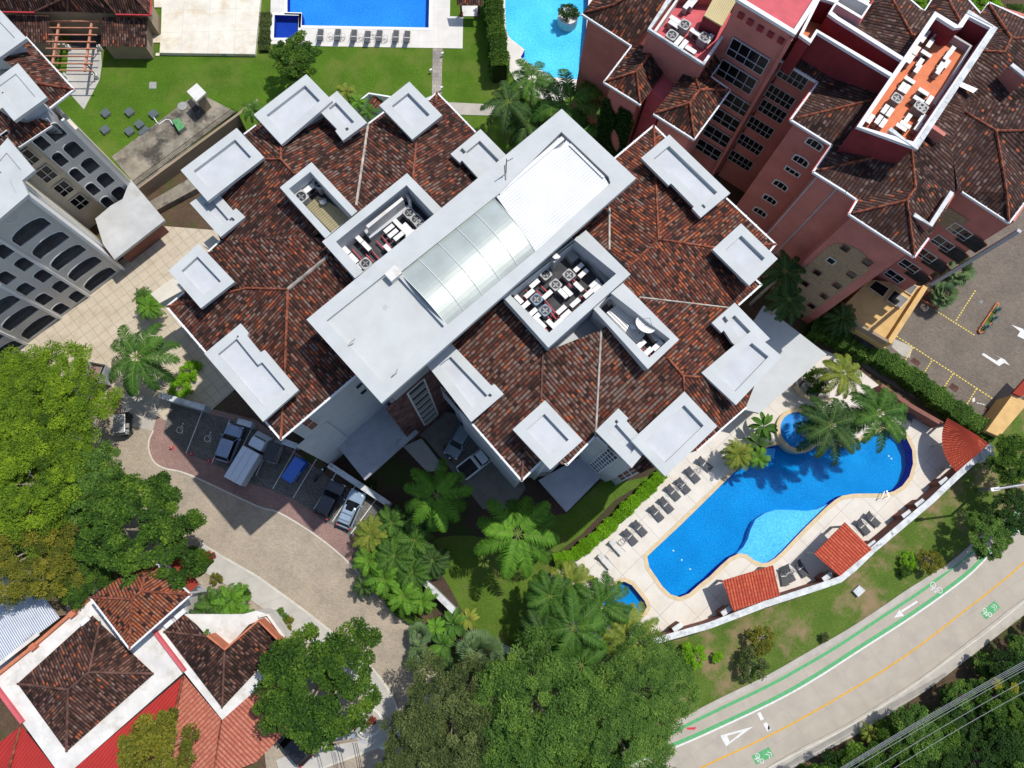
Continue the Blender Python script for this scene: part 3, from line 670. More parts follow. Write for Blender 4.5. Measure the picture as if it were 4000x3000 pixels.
def ridges(parent,lines,matname,r=.105,name='ridge_cap'):
    for s in lines:
        mb=MB(); P=L(s,EAVE) if isinstance(s,str) else s
        P=[p+Vector((0,0,.03)) for p in P]; Q=[]
        for a,b in zip(P,P[1:]):
            n=max(1,int((b-a).length/.45)); Q+= [a.lerp(b,i/n) for i in range(n)]
        Q.append(P[-1]); mb.tube(Q,[r*(1.12 if i%2 else .88) for i in range(len(Q))],6); obj(name,mb,matname,parent)
def gutters(parent,lines,matname='white_trim',w=.16,h=.16,name='gutter'):
    for s in lines:
        mb=MB(); P=L(s,EAVE) if isinstance(s,str) else s
        for a,b in zip(P,P[1:]):
            d=b-a; mb.box(((a.x+b.x)/2,(a.y+b.y)/2,(a.z+b.z)/2-h*.35),((Vector((d.x,d.y)).length)+w*.4,w,h),math.atan2(d.y,d.x))
            n=int(d.length/1.1)
            for i in range(1,n): 
                q=a.lerp(b,i/n); mb.box((q.x,q.y,q.z+h*.2),(.06,w*1.5,.04),math.atan2(d.y,d.x))
        obj(name,mb,matname,parent)
def tray(parent,outer,z,depth=.5,w=.76,body=2.2,m='white_roof',name='flat_roof',inner=None,zz=None,wallm='white_wall'):
    """flat roof with a raised rim; the sides carry on down as the wall under it"""
    P=[Vector((p[0],p[1],0)) for p in outer]; P=P if area(P)>0 else P[::-1]
    I=inset(P,w) if inner is None else [Vector((p[0],p[1],0)) for p in inner]
    if area(I)<0: I=I[::-1]
    mb=MB(); mb.poly([(p.x,p.y,z) for p in P],[[(q.x,q.y,z) for q in I]])
    mb.wall(I[::-1],z-depth,z); mb.poly([(q.x,q.y,z-depth) for q in I]); mb.wall(P,z-.35,z)
    o=obj(name,mb,m,parent)
    B_=inset(P,.7); mb=MB(); mb.prism(B_,z-body,z-.35,top=False); mb.poly([(p.x,p.y,z-.35) for p in P],flip=True); obj('flat_roof_side',mb,wallm,o)
    # drain
    c=I[0].lerp(I[2 if len(I)>3 else 1],.22); mb=MB(); mb.cyl(c,.07,z-depth,z-depth+.02,8); obj('drain',mb,'black_metal',o)
    return o
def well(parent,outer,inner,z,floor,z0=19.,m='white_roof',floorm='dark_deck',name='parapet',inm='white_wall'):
    P=[Vector((p[0],p[1],0)) for p in outer]; P=P if area(P)>0 else P[::-1]; I=[Vector((p[0],p[1],0)) for p in inner]; I=I if area(I)>0 else I[::-1]
    mb=MB(); mb.poly([(p.x,p.y,z) for p in P],[[(q.x,q.y,z) for q in I]]); mb.wall(P,z-.3,z); mb.wall(I[::-1],z-.3,z); o=obj(name,mb,m,parent)
    mb=MB(); B_=inset(P,.1); mb.wall(B_,z0,z-.3); mb.poly([(p.x,p.y,z-.3) for p in P],[[(q.x,q.y,z-.3) for q in I]],flip=True); mb.wall(inset(I,-.02)[::-1],floor,z-.3); obj('well_wall',mb,inm,o)
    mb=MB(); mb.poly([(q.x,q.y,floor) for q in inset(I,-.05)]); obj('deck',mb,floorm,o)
    return o
WELLS=[('n 1217,633 1093,732 1271,931 1396,825','n 1212,671 1129,737 1292,910 1375,845',24.4,22.2),
 ('n 1590,676 1258,944 1387,1087 1732,820','n 1588,723 1312,944 1418,1060 1703,845',24.6,22.2),
 ('n 2289,899 1962,1157 2142,1358 2463,1071','n 2226,922 1980,1140 2145,1299 2407,1069',24.6,22.1),
 ('n 2434,1105 2316,1204 2531,1442 2653,1326','n 2384,1143 2339,1198 2536,1396 2617,1324',24.,22.0)]
CUTS=[inset((lambda q:q if area(q)>0 else q[::-1])(L(a,z)),.3) for a,b,z,f in WELLS]
EAVE=21.; RZ=23.3
MBL=thing('apartment_building','large white apartment building with red tiled roofs and a long white central tower','building',(-2,19,0))
NW=['n 651,1198 1097,1717 1124,1130,23.3 a1 2130,832,22.4 n 711,1195,21.4'][0:0]
# north-west half
F=[
 'n 651,1198 a1 2130,832,22.3 n 1124,1130,23.3 1097,1717',
 'n 1097,1717 1124,1130,23.3 1280,1003,23.3 1430,900,23.3 1520,1300 1440,1426',
 'n 1124,1130,23.3 a1 2130,832,22.3 n 651,1198 719,1143 760,1050 816,981 861,940 1000,934,21.9 1221,926,23 1330,930,23.3 1280,1003,23.3',
 'n 861,940 800,800 790,690 860,617 1034,622,22.6 1097,622,23.1 1154,683,23.3 1330,860,23.3 1221,926,23 1000,934,21.9',
 'n 860,617 930,545 954,524 1000,490 1100,440 1097,565,22.7 1097,622,23.1 1034,622,22.6',
 'n 1100,440 1250,440 1400,440 1438,484 1415,640,22.1 1391,804,23 1370,900,23.3 1330,860,23.3 1154,683,23.3 1097,622,23.1',
 'n 1438,484 1500,438 1590,432 1675,391 1707,362 1700,407,21.5 1626,560,22.6 1613,690,23.3 1640,745,23.3 1700,800,23.3 1391,830,23.1 1391,804,23 1415,640,22.1',
 'n 1707,362 1859,518 2000,665 2080,800 1850,1000,23.3 1700,800,23.3 1640,745,23.3 1613,690,23.3 1626,560,22.6 1700,407,21.5']
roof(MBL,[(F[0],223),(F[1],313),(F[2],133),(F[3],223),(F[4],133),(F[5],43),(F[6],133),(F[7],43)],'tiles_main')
ridges(MBL,['n 651,1198 a1 2130,832,22.3 n 1124,1130,23.3','n 1124,1130,23.3 1113,1442,22.2 1097,1717','n 1034,622,22.6 1097,622,23.1 1154,683,23.3','n 1097,622,23.1 1097,560,22.6','n 1707,362 1700,407,21.5','n 1626,560,22.6 1613,690,23.3 1640,745,23.3'],'ridge_orange')
ridges(MBL,['n 1124,1130,23.3 1280,1003,23.3'],'ridge_grey',.15)
ridges(MBL,['n 1438,484 1415,640,22.1 1391,804,23'],'ridge_pale',.11,'valley_strip')
gutters(MBL,['n 651,1198 1097,1717 1440,1426','n 1707,362 1859,518 1900,560','n 1438,484 1500,438','n 1675,391 1707,362','n 651,1198 719,1143','n 816,981 861,940','n 954,524 1000,490'])
# south-east half
G=[
 ('n 2554,490 2400,619 2330,720,22 2380,813,22 2380,976,22.4 2452,1046,23.3 2572,935,23.3 2561,687,22',133),
 ('n 2380,813,22 2200,790,22 2250,980,22.4 2380,976,22.4',43),
 ('n 2554,490 2561,687,22 2572,935,23.3 2787,967,22 3030,954 2836,773',43),
 ('n 2572,935,23.3 2452,1046,23.3 2380,1120,23.3 2497,1161,22.9 2845,1202 2886,1191 2974,1112 2960,1040 3030,954 2787,967,22',313),
 ('n 2497,1161,22.9 2430,1230,23 2606,1396,23.3 2669,1469,23.3 2732,1473,23 2950,1500 2900,1400 2860,1260 2845,1202',43),
 ('n 2669,1469,23.3 2673,1523,22.9 2650,1780 2723,1760 2913,1593 2950,1500 2732,1473,23',313),
 ('n 2348,1288,23 2337,1500,22 2326,1703 2371,1744 2500,1850 2650,1780 2673,1523,22.9 2669,1469,23.3 2606,1396,23.3 2430,1230,23',223),
 ('n 2348,1288,23 2120,1378,23.2 2113,1559,22.3 2043,1794,21.2 2038,1878 2113,1803 2215,1816 2326,1703 2337,1500,22',313),
 ('n 2038,1878 2043,1794,21.2 2113,1559,22.3 2120,1378,23.2 2140,1250,23.3 2000,1150,23.3 1700,1300,22 1740,1540 1845,1656',223)]
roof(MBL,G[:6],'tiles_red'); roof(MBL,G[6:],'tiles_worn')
ridges(MBL,['n 2554,490 2561,687,22 2572,935,23.3 2787,967,22 3030,954','n 2572,935,23.3 2452,1046,23.3','n 2606,1396,23.3 2669,1469,23.3 2732,1473,23','n 2669,1469,23.3 2673,1523,22.9'],'ridge_orange')
ridges(MBL,['n 2038,1878 2043,1794,21.2','n 2113,1559,22.3 2120,1378,23.2'],'ridge_brown')
ridges(MBL,['n 2380,813,22 2380,976,22.4','n 2348,1288,23 2337,1500,22 2326,1703'],'ridge_pale',.1,'valley_strip'); ridges(MBL,['n 2497,1161,22.9 2845,1202'],'ridge_pale',.07,'valley_strip')
gutters(MBL,['n 2400,619 2554,490 2836,773 3030,954 2960,1040','n 2886,1191 2974,1112 2927,1070','n 2723,1760 2913,1593','n 2326,1703 2371,1744','n 2326,1703 2215,1816 2194,1796','n 2113,1803 2038,1878 1845,1656'])
# flat white roofs round the eaves
TR=[('a0 1560,1470 2045,1105 n 1032,615 811,786',23.2,None),
 ('a1 1640,95 1905,390 2120,215 2040,140 2015,160 1840,-40',22.1,None),
 ('a1 1455,680 1715,445 2028,775 1735,1005',23.,None),
 ('n 798,1381 940,1263 971,1299 966,1312 1018,1376 1034,1366 1167,1523 1027,1647',23.,None),
 ('b0 435,640 660,870 220,1250 -20,990',23.2,None),
 ('b0 700,785 960,1060 750,1215 685,1130 700,1115 520,930',22.9,None),
 ('b0 1325,705 1610,995 1350,1205 1065,910',23.,None),
 ('b0 1940,1115 2250,1430 2080,1700 1935,1555 1780,1385 1760,1405 1680,1330',22.8,None),
 ('p3 340,40 718,403 535,555 482,498 492,487 352,343 335,355 165,185',23.,None),
 ('p3 785,590 1012,810 836,977 607,752',23.,None),
 ('c1 1925,955 2230,1268 2020,1400 1900,1300 1830,1195 1810,1215 1725,1130',22.6,None),
 ('n 2740,1456 2935,1292 3056,1392 2875,1582',23.,None),
 ('c2 1490,65 1775,365 1325,800 1030,490',23.,None),
 ('c2 920,210 1005,295 990,320 1190,540 1035,725 720,405',22.6,None),
 ('c2 285,140 612,487 330,740 5,392',23.,None),
 ('p5 260,110 420,-10 665,248 685,238 742,300 540,473',22.6,None)]
for s,z,_ in TR: tray(MBL,L(s,z),z,body=2.6)
# wells with the machines
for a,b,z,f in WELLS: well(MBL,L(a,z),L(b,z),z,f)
# central tower
TZ=26.
T=L('n 2194,425 2485,696 1490,1575 1197,1248',TZ)
mb=MB(); P=T if area(T)>0 else T[::-1]
in1=L('b1 610,1110 1170,665 1625,1160 1095,1645',TZ); in2=L('n 1560,1066 1944,760 2193,515 2215,535 2378,690 2385,715 2110,965 1746,1270',TZ)
in1=in1 if area(in1)>0 else in1[::-1]; in2=in2 if area(in2)>0 else in2[::-1]
mb.poly([(p.x,p.y,TZ) for p in P],[in1,in2]); mb.wall(P,TZ-.5,TZ); mb.wall(in1[::-1],TZ-.3,TZ); mb.wall(in2[::-1],TZ-.6,TZ); mb.poly([(p.x,p.y,TZ-.6) for p in in2])
tw=obj('tower_roof',mb,'white_roof',MBL); obj('roof_deck',MB().poly([(p.x,p.y,TZ-.3) for p in in1]),'roof_deck',tw)
mb=MB(); mb.wall(inset(P,1.15),0,TZ-.5); mb.poly([(p.x,p.y,TZ-.5) for p in P],flip=True); obj('tower_wall',mb,'grey_wall',MBL)
# arched translucent sheets
A,Bq,Cq,D=[U(*q,TZ) for q in ((1562,1066),(1927,772),(2090,977),(1746,1268))]
mb=MB(); eb=MB(); NS=16; ribs=[0,.19,.40,.60,.80,1.]
for i in range(NS):
    for (s0,s1) in zip(ribs,ribs[1:]):
        q=[]
        for s,k in ((s0,i),(s1,i),(s1,i+1),(s0,i+1)):
            t=k/NS; p=A.lerp(Bq,s).lerp(D.lerp(Cq,s),t); p.z=TZ-.2+0.65*math.sin(math.pi*t)**.85; q.append(p)
        mb.poly(q)
for s in ribs:
    pts=[]
    for k in range(NS+1):
        t=k/NS; p=A.lerp(Bq,s).lerp(D.lerp(Cq,s),t); p.z=TZ-.17+0.65*math.sin(math.pi*t)**.85; pts.append(p)
    eb.tube(pts,.03,5)
for t0 in (A,Bq,Cq,D): pass
o=obj('arched_canopy',mb,'polycarb',tw,True); obj('canopy_rib',eb,'polycarb_edge',tw)
Hs=MB(); Hs.poly(L('n 1937,765 2150,588 2190,575 2215,545 2360,690 2380,722 2095,985',TZ-.25)); obj('ribbed_sheet',Hs,'ribbed_white',tw)
Hs=MB(); wall_strip(Hs,L('n 1948,750 2200,535',TZ),.35,TZ-.4,TZ-.1); wall_strip(Hs,L('n 2227,560 2360,690',TZ),.2,TZ-.4,TZ-.12); obj('ledge',Hs,'ribbed_white',tw)
Hs=MB(); c=P1('b1 1190,715',TZ); Hs.box((c.x,c.y,TZ+.0),(1.05,.85,.7),U0); obj('roof_hatch',Hs,'terrace_white',tw)
Hs=MB(); 
for s in ('b1 800,1325 830,1295 860,1275','b1 1225,1525 1215,1560 1180,1590','n 1977,700 1975,640'):
    q=L(s,TZ+.1); Hs.tube([p+Vector((0,0,.1*i)) for i,p in enumerate(q)],.05,5)
obj('pipe',Hs,'concrete',tw)
Hs=MB(); c=P1('b0 2160,1500',TZ); Hs.tube([c,c+Vector((0,0,2.2))],.04,5); Hs.tube([c+Vector((0,0,1.8)),c+Vector((.5,.3,1.8))],.03,4); obj('aerial_mast',Hs,'black_metal',tw)
# walls under the eaves
def walls(parent,pts,z0,z1,m='white_wall',name='wall',ins=.8):
    P=[Vector((p[0],p[1],0)) for p in pts]; P=P if area(P)>0 else P[::-1]; Q=inset(P,ins); mb=MB(); mb.prism(Q,z0,z1,top=False); mb.poly([(p.x,p.y,z1) for p in P],flip=True); return obj(name,mb,m,parent),Q
NWo=L('n 651,1198 1097,1717 1440,1426 1560,1250 2080,800 2000,665 1859,518 1707,362 1500,450 1438,484 1400,450 1100,450 1000,490 860,617 810,790 861,940 719,1143',EAVE)
walls(MBL,NWo,0,EAVE-.08)
SEo=L('n 2554,490 2330,690 2000,1000 1700,1300 1740,1540 1845,1656 2038,1878 2113,1803 2194,1796 2215,1816 2326,1703 2371,1744 2520,1830 2723,1760 2913,1593 2950,1500 2845,1202 2886,1191 2974,1112 2960,1040 3030,954 2836,773',EAVE)
walls(MBL,SEo,0,EAVE-.08)
for s,z,_ in TR:
    P=L(s,z); P=P if area(P)>0 else P[::-1]; mb=MB(); mb.prism(inset(P,.95),0,z-2.5,top=False,bottom=False); obj('balcony_tower',mb,'white_wall',MBL)
# ---------------- facades with real openings ----------------
TILES.update(p7=(0,700,1.464),p8=(0,200,1.813),p9=(3400,900,2.115))
class Plane:
    def __init__(s,A,B,out):
        s.A=Vector((A[0],A[1],0)); d=Vector((B[0]-A[0],B[1]-A[1],0)); s.len=d.length; s.d=d.normalized(); s.n=Vector((-s.d.y,s.d.x,0))
        if s.n.dot(Vector((out[0],out[1],0)))<0: s.n=-s.n
    def at(s,u,z,off=0.): p=s.A+s.d*u+s.n*off; return Vector((p.x,p.y,z))
    def px(s,q):
        code,xy=q.split(); x,y=N(code,*[float(v) for v in xy.split(',')]); r=ray(x,y); o=Vector((0,0,HC)); k=(s.A-o).dot(s.n)/r.dot(s.n); p=o+r*k; return (p-s.A).dot(s.d),p.z
    def shape(s,u,z,w,h,arch=0.,off=0.,grow=0.):
        w+=2*grow; h+=2*grow; P=[(u-w/2,z-h/2),(u+w/2,z-h/2)]
        if arch>0:
            for k in range(7):
                a=math.pi*k/6; P.append((u+w/2*math.cos(a),z+h/2-arch+arch*math.sin(a)))
        else: P+=[(u+w/2,z+h/2),(u-w/2,z+h/2)]
        return [s.at(a,b,off) for a,b in P]
def facade(parent,pl,u0,u1,z0,z1,ops,m,depth=1.5,roomm='room_wall',rail='black_metal',trim='white_trim',name='facade'):
    mb=MB(); mb.poly([pl.at(u0,z0),pl.at(u1,z0),pl.at(u1,z1),pl.at(u0,z1)],[pl.shape(*o[:5]) for o in ops]); obj(name,mb,m,parent)
    for o in ops:
        u,z,w,h,ar=o[:5]; a=pl.shape(u,z,w,h,ar); b=pl.shape(u,z,w,h,ar,-depth); n=len(a); mb=MB(); mb.wall([0]*0,0,0) if False else None
        mb.add(a+b,[[i,(i+1)%n,n+(i+1)%n,n+i] for i in range(n)]); mb.poly(b); ob=obj('balcony',mb,roomm,parent)
        mb=MB(); c=pl.shape(u,z,w,h,ar,.05,.09); d=pl.shape(u,z,w,h,ar,.05)
        for i in range(n): mb.add([c[i],c[(i+1)%n],d[(i+1)%n],d[i]],[[0,1,2,3]])
        e=pl.shape(u,z,w,h,ar,0,.09); mb.add(c+e,[[i,(i+1)%n,n+(i+1)%n,n+i] for i in range(n)]); obj('surround',mb,trim,ob)
        if rail:
            mb=MB(); zb=z-h/2
            mb.tube([pl.at(u-w/2,zb+.95,-.12),pl.at(u+w/2,zb+.95,-.12)],.035,4); mb.tube([pl.at(u-w/2,zb+.1,-.12),pl.at(u+w/2,zb+.1,-.12)],.025,4)
            k=int(w/.16)
            for i in range(1,k): q=pl.at(u-w/2+w*i/k,zb+.5,-.12); mb.box(q,(.03,.03,.9),math.atan2(pl.d.y,pl.d.x))
            obj('railing',mb,rail,ob)
def window(parent,pl,u,z,w,h,ar=0.,mull=2,trans=1,fm='window_frame',fw=.09,gm='glass_dark',off=.0,tz=.42,name='window'):
    a=pl.shape(u,z,w,h,ar,off+.07,.0); b=pl.shape(u,z,w,h,ar,off+.07,-fw); n=len(a); mb=MB()
    for i in range(n): mb.add([a[i],a[(i+1)%n],b[(i+1)%n],b[i]],[[0,1,2,3]])
    c=pl.shape(u,z,w,h,ar,off-.02); mb.add(a+c,[[i,(i+1)%n,n+(i+1)%n,n+i] for i in range(n)])
    rot=math.atan2(pl.d.y,pl.d.x)
    for i in range(1,mull+1): mb.box(pl.at(u-w/2+w*i/(mull+1),z-(.0 if not ar else ar*.3),off+.05),(.06,.05,h-(.15 if not ar else ar*.9)),rot)
    if trans: mb.box(pl.at(u,z-h/2+h*tz,off+.055),(w-.1,.05,.07),rot)
    o=obj(name,mb,fm,parent); mb=MB(); mb.poly(pl.shape(u,z,w,h,ar,off+.02,-.03)); obj('pane',mb,gm,o); return o
# ---------------- cream and white building on the left ----------------
def left_building():
    A=U(486,1048); B=U(112,1337); pl=Plane(A,B,(1,-1))
    t=thing('apartment_building','pale grey building at the left edge with rows of arched balconies over the drive','building',(A.x-8,A.y-2,0))
    ops=[]
    for k in range(6):
        z=1.42+3.07*k
        if k<5: ops+=[(2.6,z,3.5,2.0,.75),(10.75,z,3.6,2.0,.75)]
        if k<5: ops+=[(5.63,z-.08,1.25,1.95,.35),(7.73,z-.08,1.25,1.95,.35)]
        if k<5: ops+=[(15.,z,3.5,2.,.75)]
    facade(t,pl,0,19,0,17.3,ops,'left_wall',1.7)
    mb=MB()
    for u in (.12,4.85,8.65,13.1): o=MB(); o.box(pl.at(u,8.6,.1),(.28,.22,17.4),math.atan2(pl.d.y,pl.d.x)); obj('pilaster',o,'white_trim',t)
    mb=MB(); e=[]
    c=pl.px('p7 62,222'); r_=MB(); pts=[pl.at(c[0]+.62*math.cos(a),c[1]+.62*math.sin(a),.03) for a in [math.pi*k/10 for k in range(21)]]; r_.tube(pts,.04,4); obj('ring_moulding',r_,'white_trim',t)
    # sunlit return wall (faces north-east) and the body behind
    q0=pl.at(0,0); dn=-pl.n
    body=[pl.at(0,0,-.02),pl.at(19,0,-1.75),pl.at(19,0,-12),pl.at(0,0,-9)]
    body=[pl.at(0,0,0),pl.at(0,0,-1.2),pl.at(.35,0,-1.75),pl.at(19,0,-1.75),pl.at(19,0,-14),pl.at(0,0,-14)]
    mb=MB(); mb.prism(body,0,17.25); obj('body',mb,'cream_wall',t)
    mb=MB(); mb.box(pl.at(0,8.6,-.75),(.1,1.5,17.3),math.atan2(pl.d.y,pl.d.x)); obj('return_wall',mb,'white_trim',t)
    for k,off in enumerate((-1.4,-2.2)):
        mb=MB(); mb.tube([pl.at(-.25,.0,off),pl.at(-.25,17.2,off)],.07,6); obj('drain_pipe',mb,'white_trim',t)
    tray(t,L('a0 65,1190 300,1470 190,1560 n 111,759 -60,905 -60,640',17.9),17.9,.12,.9,.6)
    # second wing
    p0=U(445/2.212,1085/2.212,16.5); A2=Vector((p0.x,p0.y,0))-pl.d*1.25; pl2=Plane(A2,A2+pl.d,(1,-1))
    ops=[]
    for k in range(5):
        z=3.65+3.0*k; ops+=[(1.45,z,1.35,2.1,.45),(3.05,z,.95,2.,.45)]
    facade(t,pl2,0,3.75,0,16.4,ops,'left_wall',1.4)
    pl3=Plane(pl2.at(3.75,0,-1.3),pl2.at(9.5,0,-1.3),(1,-1))
    mb=MB(); mb.prism([pl2.at(0,0,-.01),pl2.at(0,0,-1.45),pl2.at(3.75,0,-1.45),pl2.at(9.6,0,-1.31),pl2.at(9.6,0,-9),pl2.at(0,0,-9)],0,16.4); obj('body',mb,'cream_wall',t)
    mb=MB(); mb.box(pl2.at(3.68,8.2,-.7),(.12,1.4,16.4),math.atan2(pl.d.y,pl.d.x)); obj('return_wall',mb,'cream_wall',t)
    for k in range(5): window(t,pl3,1.4,4.6+3*k,1.5,2.1,0,1,1)
    mb=MB(); mb.box(pl2.at(.1,8.2,.08),(.3,.2,16.4),math.atan2(pl.d.y,pl.d.x)); obj('pilaster',mb,'white_trim',t)
    # north-east face with three balconies
    E0=pl2.at(0,0); E1=E0-pl2.n*4.6; pl4=Plane(E0,E1,(1,1)); ops=[]
    for q in ('a0 560,920','a0 690,1055','a0 800,1190'): u,z=pl4.px(q); ops.append((3.35,z,1.5,1.9,.35))
    facade(t,pl4,0,5.2,3.2,16.4,ops,'left_wall',1.2,roomm='terrace_white')
    mb=MB(); mb.box(pl4.at(5.1,9.2,.1),(.25,.2,13),math.atan2(pl4.d.y,pl4.d.x)); obj('pilaster',mb,'white_trim',t)
    for q in ('a0 660,1130','a0 800,1270','a0 920,1395','a0 1035,1515'):
        u,z=pl4.px(q); mb=MB(); mb.box(pl4.at(.9,z,.05),(.5,.12,.5),math.atan2(pl4.d.y,pl4.d.x)); obj('vent',mb,'soil_red',t)
    mb=MB(); mb.prism([pl4.at(-.05,0,.02),pl4.at(2.1,0,.02),pl4.at(2.1,0,.35),pl4.at(-.05,0,.35)],0,14.5); obj('pier',mb,'cream_wall',t)
    # tiled roofs
    roof(t,[('a0 230,325,16.9 635,770,16.9 330,720,18.3 150,600,18.6 0,500,18.6 -50,330,18.6 100,200,18',43),('a0 635,770,16.9 430,930,16.9 360,880,17.2 200,760,18 330,720,18.3',313)],'tiles_main')
    roof(t,[('a0 445,1085,16.7 165,1270,16.7 -80,1420,17 -80,900,18.3 120,1040,18 240,1060,17.9 380,1010,17.3',313)],'tiles_main')
    ridges(t,['a0 635,770,16.9 330,720,18.3'],'ridge_orange',.1)
    gutters(t,['a0 225,320,16.9 640,772,16.9 430,935,16.9','a0 445,1085,16.7 165,1270,16.7'],h=.2)
    tray(t,L('a0 -10,75 230,330 -10,500 -300,520 -300,200',19.3),19.3,.12,.75,2.4)
    tray(t,L('a0 155,545 405,840 120,1045 -60,830 -110,740',19.3),19.3,.12,.75,2.6)
    mb=MB(); mb.prism(L('a0 360,880 430,935 430,1050 240,1050 190,1010',17),15,17.4); obj('stair_wall',mb,'grey_wall',t)
    # entrance canopy
    mb=MB(); mb.prism(L('a1 1126,-110 1425,243 989,584 890,450 823,230 960,115 1060,60',4.),3.6,4.); obj('canopy',mb,'porch_slab',t)
    mb=MB(); mb.prism(L('a1 1100,-60 1340,225 985,500 900,420 850,240 970,135 1060,60',3.6),0,3.6,top=False); obj('porch_wall',mb,'brown_wall',t)
    return t
left_building()
# ---------------- pink building ----------------
PA=53.
PK=thing('apartment_building','pink building with dark tiled roofs and white-edged roof decks, upper right, beside the turquoise pool','building',(40,45,0))
def body(parent,s,z,z0=0,ins=.5,m='pink_wall',name='wall'): return walls(parent,L(s,z),z0,z-.06,m,name,ins)
K='tiles_pinkwest'
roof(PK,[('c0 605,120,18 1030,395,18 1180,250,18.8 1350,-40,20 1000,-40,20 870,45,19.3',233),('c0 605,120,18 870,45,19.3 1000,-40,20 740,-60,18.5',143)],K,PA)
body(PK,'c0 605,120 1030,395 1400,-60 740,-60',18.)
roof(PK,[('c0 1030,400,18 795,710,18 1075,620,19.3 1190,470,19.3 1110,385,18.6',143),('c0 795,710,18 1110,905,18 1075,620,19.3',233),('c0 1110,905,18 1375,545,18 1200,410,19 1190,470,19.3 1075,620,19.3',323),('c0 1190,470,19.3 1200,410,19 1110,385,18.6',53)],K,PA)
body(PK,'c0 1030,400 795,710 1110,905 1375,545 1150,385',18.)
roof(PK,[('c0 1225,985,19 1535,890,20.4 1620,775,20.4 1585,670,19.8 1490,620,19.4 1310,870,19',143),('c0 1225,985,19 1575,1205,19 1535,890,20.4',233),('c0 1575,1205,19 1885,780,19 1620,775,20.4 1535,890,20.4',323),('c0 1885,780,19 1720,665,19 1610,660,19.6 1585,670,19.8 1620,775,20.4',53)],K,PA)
roof(PK,[('c0 1620,655,19.5 1720,665,19 1850,480,19 1790,420,19.6 1700,500,19.8',323)],K,PA)
body(PK,'c0 1225,985 1575,1205 1885,780 1715,660 1850,480 1690,480 1490,620',19.)
ridges(PK,['c0 640,105,18.2 870,45,19.3 1000,-30,20','c0 810,700,18.1 1075,620,19.3 1190,470,19.3','c0 1075,620,19.3 1105,885,18.1','c0 1240,975,19.1 1535,890,20.4 1620,775,20.4','c0 1575,1185,19.1 1535,890,20.4','c0 1620,775,20.4 1870,778,19.1','c0 1585,670,19.8 1620,775,20.4'],'ridge_orange',.12)
gutters(PK,['c0 605,120,18 1030,395,18','c0 1030,400,18 795,710,18 1110,905,18','c0 1225,985,19 1575,1205,19 1885,780,19 1715,660,19 1850,480,19'],h=.24)
mb=MB(); mb.prism(L('c0 1375,545 1185,790 1310,872 1490,620',17.5),0,17.5); obj('pink_terrace',mb,'pink_floor',PK)
well(PK,L('c0 1172,248 1660,562 1865,265 2060,-60 1385,-80',22),L('c0 1200,248 1650,535 1840,262 1995,-10 1420,-60',22),22.,20.7,17,'aged_white','pink_floor',inm='pink_wall')
mb=MB(); mb.prism(L('p1 1245,165 1440,280 1600,0 1480,-60 1340,-10',22.9),22.75,22.9,bottom=True); obj('canopy',mb,'yellow_ribbed',PK)
mb=MB(); mb.prism(L('p1 1230,190 1420,290 1440,262 1250,165',22.6),20.7,22.7,top=False); obj('inner_wall',mb,'pink_dark',PK)
mb=MB(); wall_strip(mb,L('c0 1235,275 1440,-20',21.4),.22,20.7,21.5); obj('kerb_beam',mb,'terrace_white',PK)
# tall block with pink roof
K5='c0 1935,-12 n 3108,136 3215,-30 3040,-150'
P=L(K5,26.5); well(PK,P,inset(P if area(P)>0 else P[::-1],.38),26.5,26.1,0,'white_trim','pink_floor',inm='pink_wall')
p_a,p_b=L('c0 1935,-12 n 3108,136',26.5); w5=Plane(p_b,p_a,(-.7,-.7)); 
for q in ('p1 1640,170','p1 1740,240','p1 1850,310','p1 1960,375','p1 2072,440'):
    u,z=w5.px(q); mb=MB(); mb.box(w5.at(u,z,.0),(.55,.12,.6),math.atan2(w5.d.y,w5.d.x)); obj('vent',mb,'pink_dark',PK)
def wins(pl,items,**k):
    for q,wd,h,ar in items: u,z=pl.px(q); window(PK,pl,u,z,wd,h,ar,**k)
wins(w5,[('p1 1715,610',3.9,2.2,.0),('p1 1595,830',3.9,2.2,0)],mull=3,fm='window_frame_pink',tz=.4)
wins(w5,[('p1 1560,1100',3.9,2.,0),('p1 1450,1275',3.9,2.,0),('p1 1345,1440',3.9,2.,0),('p1 1255,1590',3.9,2.,0)],mull=3,fm='window_frame_pink',tz=.4)
mb=MB(); mb.box(w5.at(.15,13,.12),(.3,.24,26),math.atan2(w5.d.y,w5.d.x)); obj('pilaster',mb,'pink_wall',PK)
